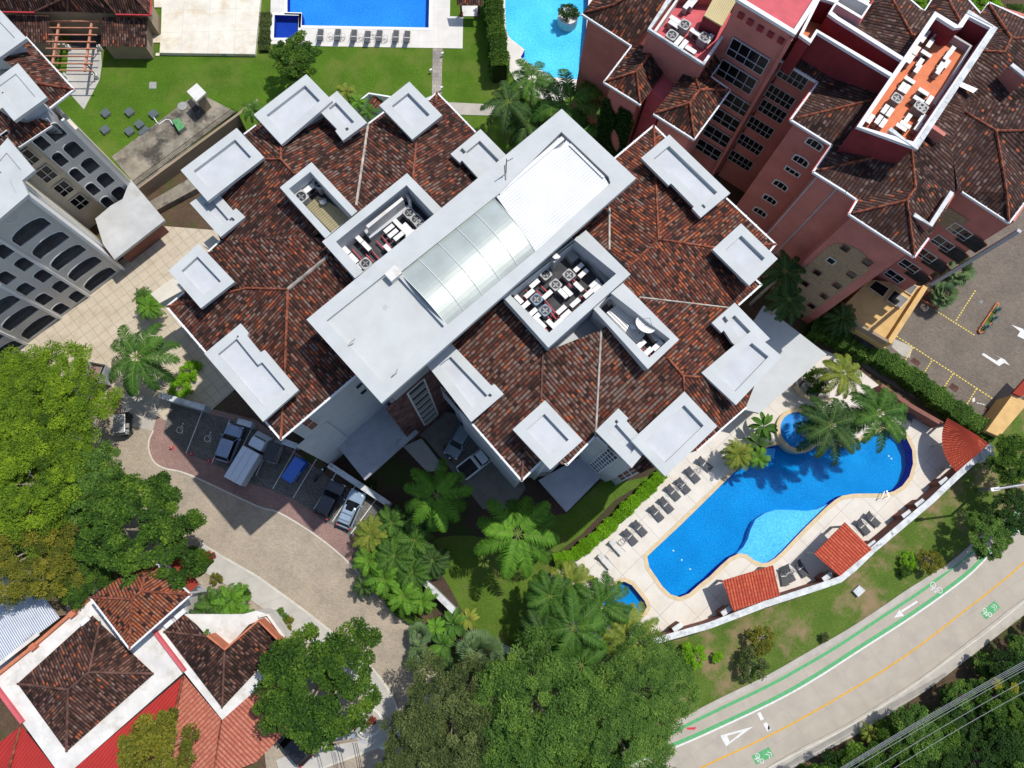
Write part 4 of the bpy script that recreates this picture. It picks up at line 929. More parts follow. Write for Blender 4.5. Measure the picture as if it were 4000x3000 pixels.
# east group of tiled roofs
KR='tiles_pink'; E_=EAVE
ER=[('d0 115,520 430,712 690,640,21.9 1000,720,22.6 1000,600,22.6 350,330,22.3',233),
('d0 430,712 195,1035 920,860,22.6 1000,720,22.6 690,640,21.9',143),
('d0 195,1035 550,1255 720,1180,21.6 960,1250,22.3 920,860,22.6',233),
('d0 550,1255 390,1485 1050,1330,22.4 960,1250,22.3 720,1180,21.6',143),
('d0 390,1485 670,1659 d1 770,70 860,45,21.3 d0 1275,1622,23 1240,1290,22.8 1050,1330,22.4',233),
('d1 770,70 700,190 1200,70,23 d0 1275,1622,23 d1 860,45,21.3',143),
('d1 700,190 1265,560 1200,70,23',233),
('d1 1265,560 1385,400 1500,230 1590,20,21.4 1640,-20,21.6 d0 1640,1640,21.6 1600,1350,22.3 1580,1200,22.6 1240,1290,22.8 1275,1622,23 d1 1200,70,23',323),
('d0 1580,1200,22.6 1700,970,23 1970,1130,23 2060,1659,22.2 d1 2060,-10,22.2 2085,265 1680,0 d0 1640,1640,21.6 1600,1350,22.3',233),
('d0 1970,1130,23 2060,1659,22.2 d1 2085,265 2300,-20 d0 2400,1300,21.6 2400,1130,23',323),
('d0 1750,865,22 2400,865,22 2400,1130,23 1970,1130,23 1700,970,23',53),
('d0 1640,700,23 1830,440,23 2040,450,23.2 2400,640,22.5 2400,865,22 1750,865,22 1600,780,22.6',323),
('d0 1600,780,22.6 1400,1090,22.8 1240,1290,22.8 1580,1200,22.6 1700,970,23 1750,865,22',323),
('d0 1960,230,22 1830,440,23 2040,450,23.2 2100,330,23.2 1900,30,21 1840,120,21.2 1740,110,21.5',143),
('d0 2100,330,23.2 2400,330,23 2400,250,22 1910,22,21 1900,30,21',53),('d0 2040,450,23.2 2100,330,23.2 2400,330,23 2400,640,22.5',323),
('d0 1350,100 1440,-40 1540,-40,22 1670,200,23 1440,130,22',143),('d0 1540,-40,22 1700,-40 1840,120 1740,110,21.5 1670,200,23',53),
('d0 800,190,21 940,-40,21 1050,-40,22 1270,350,23 1180,490,23 600,150,22.5 560,60,22.5 700,180,21.2',143),('d0 1050,-40,22 1180,-40,21 1350,100,21 1440,130,22 1270,350,23',53)]
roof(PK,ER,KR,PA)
ridges(PK,['d0 250,1020,21.1 920,860,22.6','d0 430,1475,21.1 1050,1330,22.4','d1 730,185,21.1 1200,70,23 1265,545,21.1','d1 1200,70,23 d0 1275,1622,23 1240,1290,22.8','d0 1700,970,23 1970,1130,23 2300,1130,23','d0 1970,1130,23 2060,1659,22.2 d1 2080,250,21.1','d0 1830,440,23 2040,450,23.2 2100,330,23.2 2300,330,23','d0 2100,330,23.2 1910,40,21.1','d0 1540,-30,22 1670,200,23','d0 1060,-30,22 1270,350,23'],'ridge_orange',.12)
gutters(PK,['d0 115,520 430,712 195,1035 550,1255 390,1485 670,1659 d1 770,70 700,190 1265,560 1385,400','d1 1680,0 2085,265 2260,30','d0 1200,-30 1350,100 1440,-40','d0 1690,-50 1840,120 1910,22 2260,180'],h=.24)
gutters(PK,['d0 430,712 195,1035','d0 550,1255 390,1485','d1 770,70 700,190','d1 1265,560 1385,400','d0 940,-30 800,190'],'red_trim',w=.3,h=.14,name='red_fascia')
body(PK,'d0 115,520 430,712 195,1035 550,1255 390,1485 670,1659 d1 770,70 700,190 1265,560 1450,300 1640,-20 1680,0 2085,265 2500,-500 d0 2500,200 1910,22 1840,120 1500,60 1350,100 800,190 300,200',21.,ins=.45)
# windows on the south-west faces
def eplane(s,z=21.,out=(-.7,-.7),ins=.45): a,b=L(s,z); p=Plane(a,b,out); p.A=p.A-p.n*ins; return p
pa=eplane('d0 115,520 430,712')
wins(pa,[('d0 215,660',2.9,1.9,0),('d0 105,835',2.9,1.9,0),('c0 2250,960',2.9,1.9,0),('c0 2145,1100',2.9,1.9,0),('c0 2060,1245',2.9,1.9,0),('c0 1975,1385',2.9,1.9,0)],mull=4,fm='window_frame_pink')
pb=eplane('d0 195,1035 550,1255'); wins(pb,[('d0 405,1240',1.7,1.15,.3),('d0 287,1385',1.7,1.15,.3),('d0 212,1480',1.7,.8,0),('d0 112,1597',1.7,1.15,.3),('p3 965,440',1.7,1.15,.3),('p3 905,518',1.7,1.15,.3)],mull=2,trans=0,fm='window_frame',fw=.14)
pc=eplane('d0 390,1485 670,1659')
for u in (.6,2.6): mb=MB(); mb.box(pc.at(u,10.5,.05),(.12,.1,21),math.atan2(pc.d.y,pc.d.x)); obj('strip_moulding',mb,'window_frame_pink',PK)
pd=eplane('d1 700,190 1265,560')
mb=MB(); u0,z0=pd.px('d1 230,860'); mb.poly(pd.shape(3.1,8.6,4.2,16.6,2.0,.06)); q=pd.shape(3.1,8.6,4.2,16.6,2.0,.06); q2=pd.shape(3.1,8.6,4.2,16.6,2.,-.02); n=len(q); mb.add(q+q2,[[i,(i+1)%n,n+(i+1)%n,n+i] for i in range(n)]); obj('stone_panel',mb,'stone_tan',PK)
wins(pd,[(q_,.85,.95,.18) for q_ in ('d1 672,480','d1 862,603','d1 430,690','d1 725,708','d1 325,785','d1 600,803','d1 490,895','d1 382,978','d1 280,1055')],mull=0,trans=0,fm='brown_wall',off=.07)
wins(pd,[('d1 550,588',.85,.95,0)],mull=0,trans=0,fm='window_frame',off=.07)
# south-east face: balconies and windows
pe=eplane('d1 1680,0 2085,265')
def seface(): 
    ops=[]
    for q in ('p9 400,390','p9 540,280','p9 690,185','p9 840,95'): pass
    col={'w1':['p9 195,375','p9 315,290','p9 460,205','p9 590,100','p9 750,15'],'b':['p9 400,375','p9 545,280','p9 690,180','p9 840,90']}
    us=[pe.px(q)[0] for q in col['w1']]; zs=[pe.px(q)[1] for q in col['w1']]
    um=sum(us)/len(us)
    for z in zs: window(PK,pe,um,z,2.0,1.5,0,1,1,fm='window_frame',tz=.35)
    ub=[pe.px(q) for q in col['b']]; m_=sum(u for u,_ in ub)/len(ub)
    for u,z in ub: window(PK,pe,m_,z,2.3,2.0,.3,0,0,fm='brown_wall',gm='interior_dark'); 
    for u,z in ub:
        mb=MB(); 
        for i in range(13): mb.box(pe.at(m_-1.1+i*.18,z-.55,.12),(.03,.03,.85),math.atan2(pe.d.y,pe.d.x))
        mb.tube([pe.at(m_-1.15,z-.12,.12),pe.at(m_+1.15,z-.12,.12)],.035,4); obj('railing',mb,'black_metal',PK)
    mb=MB(); ue=max(pe.len-.4,m_+1.4); mb.box(pe.at(ue+.1,14,.15),(.35,.3,13.),math.atan2(pe.d.y,pe.d.x)); obj('corner_moulding',mb,'window_frame_pink',PK)
    return um,m_,ue
PE=seface(); print('PE',PE)
mb=MB(); mb.prism([w5.at(.05,0,-.1),pa.at(.02,0,-.02),pa.at(3,0,-4),w5.at(.05,0,-6)],0,20.8); obj('wall',mb,'pink_wall',PK)
mb=MB(); mb.prism([pe.at(-2.,0,-.02),pe.at(pe.len+.35,0,-.02),pe.at(pe.len+.35,0,-6),pe.at(-2.,0,-6)],0,20.9); obj('wall',mb,'pink_wall',PK)
mb=MB(); u,z=pe.px('d1 1560,230'); mb.poly(pe.shape(u,z,2.6,2.6,0,.04)); obj('stone_panel',mb,'stone_tan',PK)
# long well with orange floor and the machine well
Pc='p2 30,192 95,238 132,178 548,430 628,328 248,92 212,62 262,-25 150,-45'
Ic='p2 52,186 92,214 126,160 545,405 600,335 232,105 190,75 228,15 150,-10'
well(PK,L(Pc,25),L(Ic,25),25.,22.3,20.5,'white_trim','orange_floor',inm='pink_dark')
Pm='p2 780,62 905,138 960,62 1112,150 672,815 348,697'; Im='p2 790,92 890,155 930,150 968,92 1085,152 660,780 376,697'
P=L(Pm,25.2); I=L(Im,25.2); well(PK,P,I,25.2,22.9,20.5,'white_trim','orange_floor',inm='pink_dark')
mb=MB(); wall_strip(mb,L('p2 960,62 1112,150 672,815 530,708',25.25),.42,25.0,25.26); obj('weathered_coping',mb,'aged_white',PK)
mb=MB(); wall_strip(mb,L('p2 780,195 795,150 975,258 860,450 775,580',23.6),.28,22.9,23.7); obj('inner_ledge',mb,'window_frame_pink',PK)
mb=MB(); wall_strip(mb,L('p2 860,520 700,770',24.),.3,22.9,24.2); obj('inner_ledge',mb,'window_frame_pink',PK)
mb=MB(); mb.poly(L('p2 900,440 1015,490 990,512 880,460',22.9)); obj('ribbed_sheet',mb,'galvanised',PK)
mb=MB(); wall_strip(mb,L('d0 2085,575 2230,690',24.),.25,22,24.1); obj('roof_wall',mb,'pink_wall',PK); mb=MB(); wall_strip(mb,L('d0 2085,575 2230,690',24.),.4,24.1,24.3); 
obj('roof_wall',MB().prism(L('d0 1380,1100 1400,1070 1530,1165 1510,1190',23.6),21,23.8),'pink_wall',PK); obj('white_parapet',mb,'aged_white',PK)
mb=MB(); wall_strip(mb,L('d1 1590,0 1405,285 1260,195',22.4),.25,19,22.3); obj('roof_wall',mb,'pink_wall',PK); mb=MB(); wall_strip(mb,L('d1 1590,0 1405,285 1260,195',22.4),.38,22.3,22.45); obj('white_parapet',mb,'aged_white',PK)
mb=MB(); wall_strip(mb,L('d0 590,40 800,165 870,60 640,-60 560,60',23.2),.3,21,23.4); obj('white_parapet',mb,'white_trim',PK)
mb=MB(); mb.prism(L('d0 600,-40 840,70 880,10 760,-60',22.4),21,22.4); obj('ribbed_sheet',mb,'ribbed_white_b',PK)
# yellow terrace
YT=thing('terrace','yellow walled terrace with glass skylights at the foot of the pink building','terrace',tuple(P1('d1 900,1000',0)))
P=L('d1 690,955 905,740 1375,800 1050,1315 700,1105',4.); P=P if area(P)>0 else P[::-1]
mb=MB(); mb.prism(P,0,3.4); obj('floor',mb,'yellow_wall',YT)
mb=MB(); wall_strip(mb,L('d1 1362,815 1050,1300',4.2),.55,3.2,4.2); obj('parapet',mb,'yellow_wall',YT)
mb=MB(); wall_strip(mb,L('d1 1040,1290 730,1110',4.2),.3,3.2,4.2); obj('parapet',mb,'tan_wall',YT)
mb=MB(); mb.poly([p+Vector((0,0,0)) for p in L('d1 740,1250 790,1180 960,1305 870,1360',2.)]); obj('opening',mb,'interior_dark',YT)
for s in ('d1 865,822 930,760 1055,832 995,915','d1 1020,932 1090,842 1225,925 1140,1010','d1 1095,800 1160,745 1300,815 1240,895'):
    mb=MB(); mb.prism(L(s,3.6),3.4,3.6); o=obj('skylight',mb,'tan_coping',YT); mb=MB(); mb.prism(inset(L(s,3.6) if area(L(s,3.6))>0 else L(s,3.6)[::-1],.1),3.6,3.62); obj('pane',mb,'glass_dark',o)
# ---------------- more of the main building ----------------
def inplane(s,z,out,ins): a,b=L(s,z); p=Plane(a,b,out); p.A=p.A-p.n*ins; return p
def rectpx(pl,s):
    code=s.split()[0]; q=[pl.px(code+' '+t) for t in s.split()[1:]]; us=sorted(a for a,_ in q); zs=sorted(b for _,b in q)
    return ((us[0]+us[1]+us[-1]+us[-2])/4,(zs[0]+zs[1]+zs[-1]+zs[-2])/4,(us[-1]+us[-2]-us[0]-us[1])/2,(zs[-1]+zs[-2]-zs[0]-zs[1])/2)
def slabp(name,s,z,th,m,parent=MBL,wm='white_wall',body=0.,z0=0.):
    P=L(s,z); mb=MB(); mb.prism(P,z-th,z,bottom=True); o=obj(name,mb,m,parent)
    if body: P=P if area(P)>0 else P[::-1]; mb=MB(); mb.prism(inset(P,body),z0,z-th,top=False); obj('porch_wall',mb,wm,parent)
    return o
slabp('porch_roof','b2 590,398 880,150 1110,160 1405,415 940,832',4.2,.35,'grey_slab',body=1.2,wm='brown_wall')
slabp('porch_roof','p6 187,320 490,150 628,300 386,545',4.2,.35,'grey_slab',body=1.1,wm='grey_wall')
slabp('porch_roof','n 2984,1193 3230,1384 2966,1614 2870,1590 2850,1400',4.4,.4,'white_roof',body=1.,wm='tan_wall')
wf=inplane('n 1097,1717 1353,1500',21,(.7,-.7),.8)
for s in ('b2 400,320 440,290 480,330 440,362','b2 435,365 500,310 540,345 470,402','b2 495,408 560,355 600,395 530,442'):
    r=rectpx(wf,s); window(MBL,wf,r[0],r[1],max(.9,r[2]),max(1.,r[3]),0,0,0,gm='brown_wall')
for s in ('b2 855,15 900,-15 920,10 875,35','b2 895,70 940,32 960,55 910,95'):
    r=rectpx(wf,s); window(MBL,wf,r[0],r[1],max(.8,r[2]),max(.8,r[3]),0,0,0)
mb=MB(); mb.box(wf.at(1.5,7,.05),(3.4,.1,13.8),math.atan2(wf.d.y,wf.d.x)); obj('wall_panel',mb,'white_wall',MBL)
tf=inplane('n 1490,1575 2485,696',26,(.7,-.7),1.15)
mb=MB(); mb.poly(tf.shape(3.9,9.5,7.6,19.,0,.05)); q=tf.shape(3.9,9.5,7.6,19.,0,.05); q2=tf.shape(3.9,9.5,7.6,19,0,-.05); mb.add(q+q2,[[i,(i+1)%4,4+(i+1)%4,4+i] for i in range(4)]); obj('stone_cladding',mb,'stone_purple',MBL)
r=rectpx(tf,'p5 120,250 235,160 325,415 240,487'); print('bigwin',r)
window(MBL,tf,r[0],10.5,max(2.,min(4.5,r[2])),16.,0,0,0,fw=.18,off=.05)
for k in range(7):
    mb=MB(); mb.box(tf.at(r[0],3.2+2.3*k,.2),(max(2.,min(4.5,r[2]))-.4,.28,.28),math.atan2(tf.d.y,tf.d.x)); obj('louvre',mb,'concrete',MBL)
def louvre_win(pl,s,n=5,dark='glass_dark'):
    r=rectpx(pl,s); u,z,w_,h=r; w_=max(1.2,min(7,w_)); h=max(1.2,min(12,h)); window(MBL,pl,u,z,w_,h,0,2,0,gm=dark,fw=.14)
    mb=MB(); 
    for k in range(1,n): mb.box(pl.at(u,z-h/2+h*k/n,.1),(w_-.2,.08,.16),math.atan2(pl.d.y,pl.d.x))
    obj('louvre',mb,'white_trim',MBL)
pl=inplane('c2 720,405 1035,725',22.6,(-.7,-.7),.95); louvre_win(pl,'p6 540,195 690,85 765,155 615,275',9)
pl=inplane('c2 1030,490 1325,800',23,(-.7,-.7),.95); louvre_win(pl,'p6 715,265 900,165 975,215 775,330',4,'brown_wall')
pl=inplane('p5 300,190 540,473',22.6,(-.7,-.7),.95); louvre_win(pl,'p5 345,265 360,240 545,500 530,525',4)
pl=inplane('n 2113,1803 2215,1816',21,(.5,-.8),.6); 
slabp('balcony_parapet','a1 1300,880 1490,745 1540,770 1580,850 1380,960',9.,1.,'cream_wall',body=.1,wm='cream_wall')
slabp('balcony_parapet','a1 1745,450 1840,375 1900,430 1815,500',19.5,.8,'cream_wall',body=.1,wm='cream_wall')
# the machine-well interiors
def wellbox(s,z,z0,m,name='machine_shed'): mb=MB(); mb.prism(L(s,z),z0,z); return obj(name,mb,m,MBL)
wellbox('b1 950,290 1260,45 1275,65 970,312',24.2,22.2,'terrace_white','wall_ledge')
wellbox('b1 925,325 985,280 1340,100 1340,130 985,400',22.9,22.2,'white_wall','wall_ledge')
mb=MB(); mb.poly(L('b1 435,125 530,30 830,210 660,355',22.5)); obj('translucent_sheet',mb,'amber_ribbed',MBL)
mb=MB(); mb.prism(L('c1 815,1045 940,945 1150,1230 1080,1320',22.6),22.4,22.6); obj('ribbed_sheet',mb,'ribbed_white_b',MBL)
mb=MB(); mb.prism(L('c1 955,890 1215,1230 1190,1250 940,945',22.35),22.1,22.35); obj('ribbed_sheet',mb,'amber_sheet',MBL)
# ---------------- north-west pavilion, pergola, service terrace ----------------
NP=thing('pavilion','brown-tiled garden pavilion with gabled front at the top left beside the pergola','pavilion',tuple(P1('a0 650,50',2.)))
E5=6.4
roof(NP,[('a0 -60,98,6.4 300,103,6.4 590,-40,8 -60,-60,8',270),('a0 300,103,6.4 590,100,6.1 590,-60,8',225),('a0 590,100,6.1 1000,120,6.4 850,-60,8 590,-60,8',315),('a0 1000,120,6.4 1295,127,6.4 1150,-40,8 850,-60,8',270),('a0 1295,127,6.4 1305,-60,6.4 1150,-60,8',0)],'tiles_house',0)
ridges(NP,['a0 300,103,6.4 590,-30,8','a0 590,95,6.1 590,-60,8','a0 1290,120,6.4 1150,-40,8','a0 1000,118,6.4 870,-40,8'],'ridge_brown',.1)
gutters(NP,['a0 -60,100,6.4 300,105,6.4','a0 1000,122,6.4 1297,129,6.4 1307,-40,6.4'],'red_trim')
roof(NP,[('a0 60,130,5.6 430,130,5.6 440,390,4.6 180,345,4.7',270)],'tiles_house',0); roof(NP,[('a0 885,150,5.6 1275,150,5.6 1265,405,4.6 868,400,4.6',270)],'tiles_house',0)
mb=MB(); mb.prism(L('a0 -60,90 1250,100 1250,-60 -60,-60',6.),2,6.,top=False); obj('wall',mb,'tan_wall',NP)
mb=MB(); mb.prism(L('a0 900,160 1240,160 1240,380 890,380',4.6),2,4.55,top=True); obj('wall',mb,'tan_wall',NP)
mb=MB(); mb.prism(L('a0 60,130 400,130 400,370 150,330',4.6),2,4.55,top=True); obj('wall',mb,'tan_wall',NP)
mb=MB(); mb.poly(L('a0 610,130 880,150 868,400 605,420',2.05)); obj('entrance_floor',mb,'dark_deck',NP)
for s in ('a0 600,410 450,410','a0 1290,430 1330,150'):
    a,b=L(s,2.); mb=MB(); wall_strip(mb,[a,b],.3,2.,2.7); obj('low_wall',mb,'cream_wall',NP)
PG=thing('pergola','open pink timber pergola with eight cross beams on white footings over the garden path','pergola',tuple(P1('a0 700,500',2.)))
for s in ('a0 512,180 453,545','a0 795,175 728,615'):
    a,b=L(s,5.); mb=MB(); mb.box(((a.x+b.x)/2,(a.y+b.y)/2,4.95),((b-a).length,.22,.2),math.atan2(b.y-a.y,b.x-a.x)); obj('beam',mb,'wood_pink',PG)
for y,x0,x1 in ((183,440,860),(240,430,845),(300,420,838),(360,405,828),(420,397,822),(485,390,805),(548,450,802),(608,500,797)):
    a=P1('a0 %d,%d'%(x0,y),5.15);b=P1('a0 %d,%d'%(x1,y+3),5.15); mb=MB(); mb.box(((a.x+b.x)/2,(a.y+b.y)/2,5.15),((b-a).length,.1,.16),math.atan2(b.y-a.y,b.x-a.x)); obj('rafter',mb,'wood_pink',PG)
for f_,tp in (('a0 605,425','a0 500,300'),('a0 872,425','a0 785,310'),('a0 570,670','a0 468,545'),('a0 845,670','a0 745,550')):
    a=P1(f_,2.);b=P1(tp,4.9); mb=MB(); mb.tube([a+Vector((0,0,.3)),b],.06,6); obj('post',mb,'wood_dark',PG); mb=MB(); mb.box((a.x,a.y,2.3),(.45,.45,.65),.1,.8); obj('footing',mb,'terrace_white',PG)
t=thing('utility_hut','small white square-topped hut with an open trapdoor on the stained terrace','hut',tuple(P1('a0 1740,880',2.)))
mb=MB(); P=L('a0 1700,718 1782,800 1695,877 1613,790',4.8); P=P if area(P)>0 else P[::-1]; mb.prism(P,4.55,4.8,bottom=True); obj('roof_slab',mb,'terrace_white',t); mb=MB(); mb.prism(inset(P,.3),2.,4.55,top=False); obj('wall',mb,'tan_wall',t)
mb=MB(); mb.poly(L('a0 1615,880 1650,850 1730,940 1680,978',2.04)); obj('trapdoor',mb,'interior_dark',t)
t=thing('pump_box','small green metal box with two hatches on the stained terrace','box',tuple(P1('a0 1545,1080',2.)))
mb=MB(); P=L('a0 1488,1040 1545,1018 1600,1095 1545,1137',2.6); mb.prism(P,2.,2.6); obj('body',mb,'ac_side',t); mb=MB(); mb.prism(P,2.6,2.64); o=obj('lid',mb,'box_green',t)
for q in ('a0 1520,1055','a0 1557,1095'): c=P1(q,2.66); mb=MB(); mb.box((c.x,c.y,2.66),(.16,.16,.05),.7); obj('hatch',mb,'box_green',t)
tag(obj('water_pipe',MB().tube(L('a0 1325,1010,2.3 1358,1060,2.1 1375,1075,2.1 1430,1035,2.1 1465,1035,2.1 1495,1075,2.3'),.06,6),'white_trim'),'thin white pipe bent across the terrace edge to the green box','pipe')
tag(obj('manhole_lid',MB().cyl(P1('a0 1577,918',2.05),.55,2.,2.12,20),'ac_side'),'round grey lid at the edge of the stained terrace','manhole')
tag(obj('drain_cover',MB().prism(L('a0 1292,708 1352,708 1350,765 1288,765',2.02),2.,2.03),'ac_side'),'pale square drain cover alone in the middle of the north lawn','drain cover')
def lid(): 
    t=thing('lid_box','','utility box',(0,0,0),'grey lids in the north lawn',world=False); mb=MB(); mb.box((0,0,.14),(.78,.78,.28)); obj('kerb_base',mb,'concrete',t); mb=MB(); mb.box((0,0,.31),(.9,.9,.07)); obj('lid',mb,'steel_grey_lid',t); return t
lp=lid(); first=True
for q,lab in (('a0 910,972','square grey lid in the lawn, nearest the pale building in the upper row'),('a0 1115,962','square grey lid in the lawn, middle of the upper row of three'),('a0 1323,980','square grey lid in the lawn with a white pipe leading off it'),('a0 1200,1068','square grey lid in the lawn beside the flat rectangular cover'),('a0 1115,1128','square grey lid in the lawn, middle of the lower row'),('a0 905,1115','square grey lid in the lawn, half hidden by the pale building')):
    p=P1(q,2.35); o=lp if first else dup(lp,(0,0,0)); first=False; o.location=(p.x,p.y,2.); o.rotation_euler=(0,0,math.radians(45-2)); o['label']=lab
tag(obj('flat_cover',MB().prism(L('a0 1188,1150 1250,1085 1295,1110 1215,1170',2.1),2.,2.1),'steel_grey_lid'),'flat rectangular metal cover at the edge of the terrace','cover')
# railing on the retaining wall
a,b=L('a0 1185,1600 2035,975',2.); t=thing('railing','long dark railing along the retaining wall of the stained terrace','railing',tuple(a))
mb=MB(); mb.tube([a+Vector((0,0,.95)),b+Vector((0,0,.95))],.035,4); mb.tube([a+Vector((0,0,.1)),b+Vector((0,0,.1))],.03,4); n=int((b-a).length/.17); rot=math.atan2((b-a).y,(b-a).x)
obj('rail',mb,'black_metal',t); mb=MB()
for i in range(n+1): q=a.lerp(b,i/n); mb.box((q.x,q.y,2.5),(.03,.03,.9),rot)
obj('balusters',mb,'black_metal',t)['kind']='stuff'
dd=(b-a).normalized(); nv_=Vector((dd.y,-dd.x,0))*.32; a2=[a+nv_-dd*.3,b+nv_+dd*3]; mb=MB(); wall_strip(mb,a2,.3,0,2.02); tag(obj('retaining_wall',mb,'tan_wall'),'tan retaining wall below the stained terrace, facing the drive','wall')
mb=MB(); mb.prism(L('a1 1280,90 1345,160 1770,-70 1690,-150',.9),0,.9); tag(obj('planter_bed',mb,'dark_concrete'),'stained concrete ledge between retaining wall and drive','ledge')
# ---------------- boundary walls, planters ----------------
def boundary(name,s,z,w_,body_m,cap_m,label,cat='wall',capw=.12,group=None):
    P=smooth_line(L(s,z),1) if False else L(s,z); c=P[len(P)//2]; t=thing(name,label,cat,(c.x,c.y,0),group)
    mb=MB(); wall_strip(mb,P,w_,0,z-.1); obj('wall',mb,body_m,t); mb=MB(); wall_strip(mb,P,w_+capw,z-.1,z); obj('coping',mb,cap_m,t); return t
pw=boundary('perimeter_wall','d2 1935,530 1640,790 1412,1008 905,1435 745,1590 620,1690 n 3200,2292 3000,2357 c3 2212,235 1700,430 1215,568',2.4,.5,'brown_wall','aged_white','long brown boundary wall with weathered white coping between pool terrace and road verge')
for q in ('d2 1515,840','d2 1195,1125','d2 895,1388','d2 1310,1028','d3 510,8','c3 1850,303','c3 1430,442'):
    p=P1(q,1.9); mb=MB(); mb.box((p.x,p.y,.95),(1.0,.4,1.9),math.radians(33)); mb2=MB(); mb2.box((p.x,p.y,1.95),(1.1,.5,.1),math.radians(33)); o=obj('buttress',mb,'brown_wall',pw); obj('cap',mb2,'aged_white',o)
mb=MB(); mb.cyl(P1('d2 1895,605',2.5),.75,0,2.5,20); obj('round_pier',mb,'aged_white',pw)
boundary('garden_wall','d2 980,10 1240,190 1510,345',2.,.35,'brown_wall','brown_wall','dark red wall behind the hedge at the car park side of the pool terrace')
boundary('car_park_wall','d2 1450,-10 1500,20','2.1' and 2.1,.3,'tan_wall','tan_wall','short tan kerb wall by the car park hedge') if False else None
g='low white walls round the parking'
for s,lab in (('a2 1378,95 1765,205','low stained white wall behind the two wheelchair bays'),('a2 2050,318 2172,352','short white wall end in front of the silver car'),('b2 228,492 352,538','short white wall end in front of the black cart'),('b2 628,698 1150,1042','long low white wall in front of the two cars by the palms'),('b3 1462,58 1732,325','low white wall between street planting and shaded lawn'),('b3 2045,595 c3 95,700','low white wall end beside the fan palm')):
    boundary('parking_wall',s,1.6,.55,'white_wall','aged_white',lab,'wall',.06,g)
t=thing('gate_wall','tan wall with salmon tile cap at the far right of the car park','wall',tuple(P1('d2 2020,300')))
mb=MB(); mb.prism(L('d2 2110,95 2250,160 2000,455 1885,405',2.6),0,2.6); obj('wall',mb,'yellow_wall',t); mb=MB(); mb.prism(L('d2 2300,-130 2115,78 2190,110 2380,-60',3.),2.6,3.); obj('tile_cap',mb,'tiles_terracotta',t)
# curved steps
t=thing('curved_steps','curved steps between tan walls leading down to the pool terrace','steps',tuple(P1('p4 130,690')))
o1=smooth_line(L('p4 15,640 55,690 110,715 170,722 215,715',.9),4); i1=smooth_line(L('p4 62,595 92,640 145,664 185,664 222,655',.9),4)
for nm,l in (('outer_wall',o1),('inner_wall',i1)): mb=MB(); wall_strip(mb,l,.28,0,.9); obj(nm,mb,'tan_coping',t)
for k in range(12):
    t0=(k+.5)/12; a=o1[int(t0*(len(o1)-1))];b=i1[int(t0*(len(i1)-1))]; mb=MB(); mb.box(((a.x+b.x)/2,(a.y+b.y)/2,.35-.02*k),((b-a).length-.3,.28,.7-.045*k),math.atan2(b.y-a.y,b.x-a.x)); obj('step',mb,'concrete',t)
# planters
t=thing('planter_island','long narrow orange kerbed planter with three blue-green agaves in the car park','planter',tuple(P1('p4 1070,275')))
P=smooth_poly(L('p4 1110,192 1124,200 1085,300 1032,356 1012,350 1020,325 1100,205'),3); mb=MB(); mb.prism(P,0,.3); obj('kerb',mb,'planter_orange',t); mb=MB(); Q=inset(P if area(P)>0 else P[::-1],.14); mb.prism(Q,.3,.33); obj('soil',mb,'garden_grass',t)
t=thing('planter_island','curved orange planter holding fan palms against the pink building','planter',tuple(P1('p4 760,200')))
P=smooth_poly(L('p4 705,150 800,100 850,160 800,215 745,200 700,175'),3); mb=MB(); mb.prism(P,0,.3); obj('kerb',mb,'planter_orange',t); mb=MB(); mb.prism(inset(P if area(P)>0 else P[::-1],.15),.3,.33); obj('soil',mb,'soil_red',t)
t=thing('pool_planter','round white planter with a dark shrub standing in the turquoise pool','planter',tuple(P1('c0 485,130',1.)))
mb=MB(); mb.cyl(P1('c0 485,130',2.3),1.25,.9,2.3,24); obj('pot',mb,'terrace_white',t)
t=thing('round_planter','round white stone planter with dark red foliage on the street corner','planter',tuple(P1('b3 985,1255')))
mb=MB(); c=P1('b3 985,1255'); mb.cyl(c,1.35,0,.45,24); obj('rim',mb,'terrace_white',t); mb=MB(); mb.cyl(c,1.1,.45,.48,24); obj('soil',mb,'concrete',t)
# ---------------- terracotta shelters on the pool terrace ----------------
def shelter(s,slope,label,zh=3.1,zl=2.7):
    P=L(s,2.9); c=sum(P,Vector())/4; t=thing('pool_shelter',label,'shelter',(c.x,c.y,0),'red-tiled shelters on the pool terrace')
    d=Vector((math.cos(math.radians(slope)),math.sin(math.radians(slope)),0))
    for p in P: p.z=2.95-.055*(p-c).dot(d)
    n=0; h=Vector((-d.y,d.x)); mb=MB(); mb.poly(P,uvf=lambda p:(p.x*h.x+p.y*h.y,p.x*d.x+p.y*d.y)); obj('tile_roof',mb,'tiles_terracotta',t)
    mb=MB(); Q=[p-Vector((0,0,.12)) for p in P]; mb.add(P+Q,[[i,(i+1)%4,4+(i+1)%4,4+i] for i in range(4)]+[[7,6,5,4]]); 
    obj('fascia',mb,'ridge_orange',t)
    for i in range(4):
        q=P[i].lerp(c,.15); mb=MB(); mb.box((q.x,q.y,1.35),(.22,.22,2.7)); obj('post',mb,'concrete',t)
    return t
shelter('d2 660,1195 900,1430 620,1662 393,1465',315,'square red-tiled shelter between the two groups of loungers on the lower pool edge')
shelter('n 2820,2268 3018,2208 3047,2326 2866,2388',280,'red-tiled shelter nearest the small pool, with ribs running down the photo')
t=thing('corner_shelter','quarter-circle red-tiled shelter in the corner of the pool terrace','shelter',tuple(P1('d2 1700,520')),'red-tiled shelters on the pool terrace')
ap=P1('d2 1915,512',3.5); arc=smooth_line(L('d2 1548,298 1518,365 1503,450 1512,560 1550,660 1622,757',2.75),4); mb=MB()
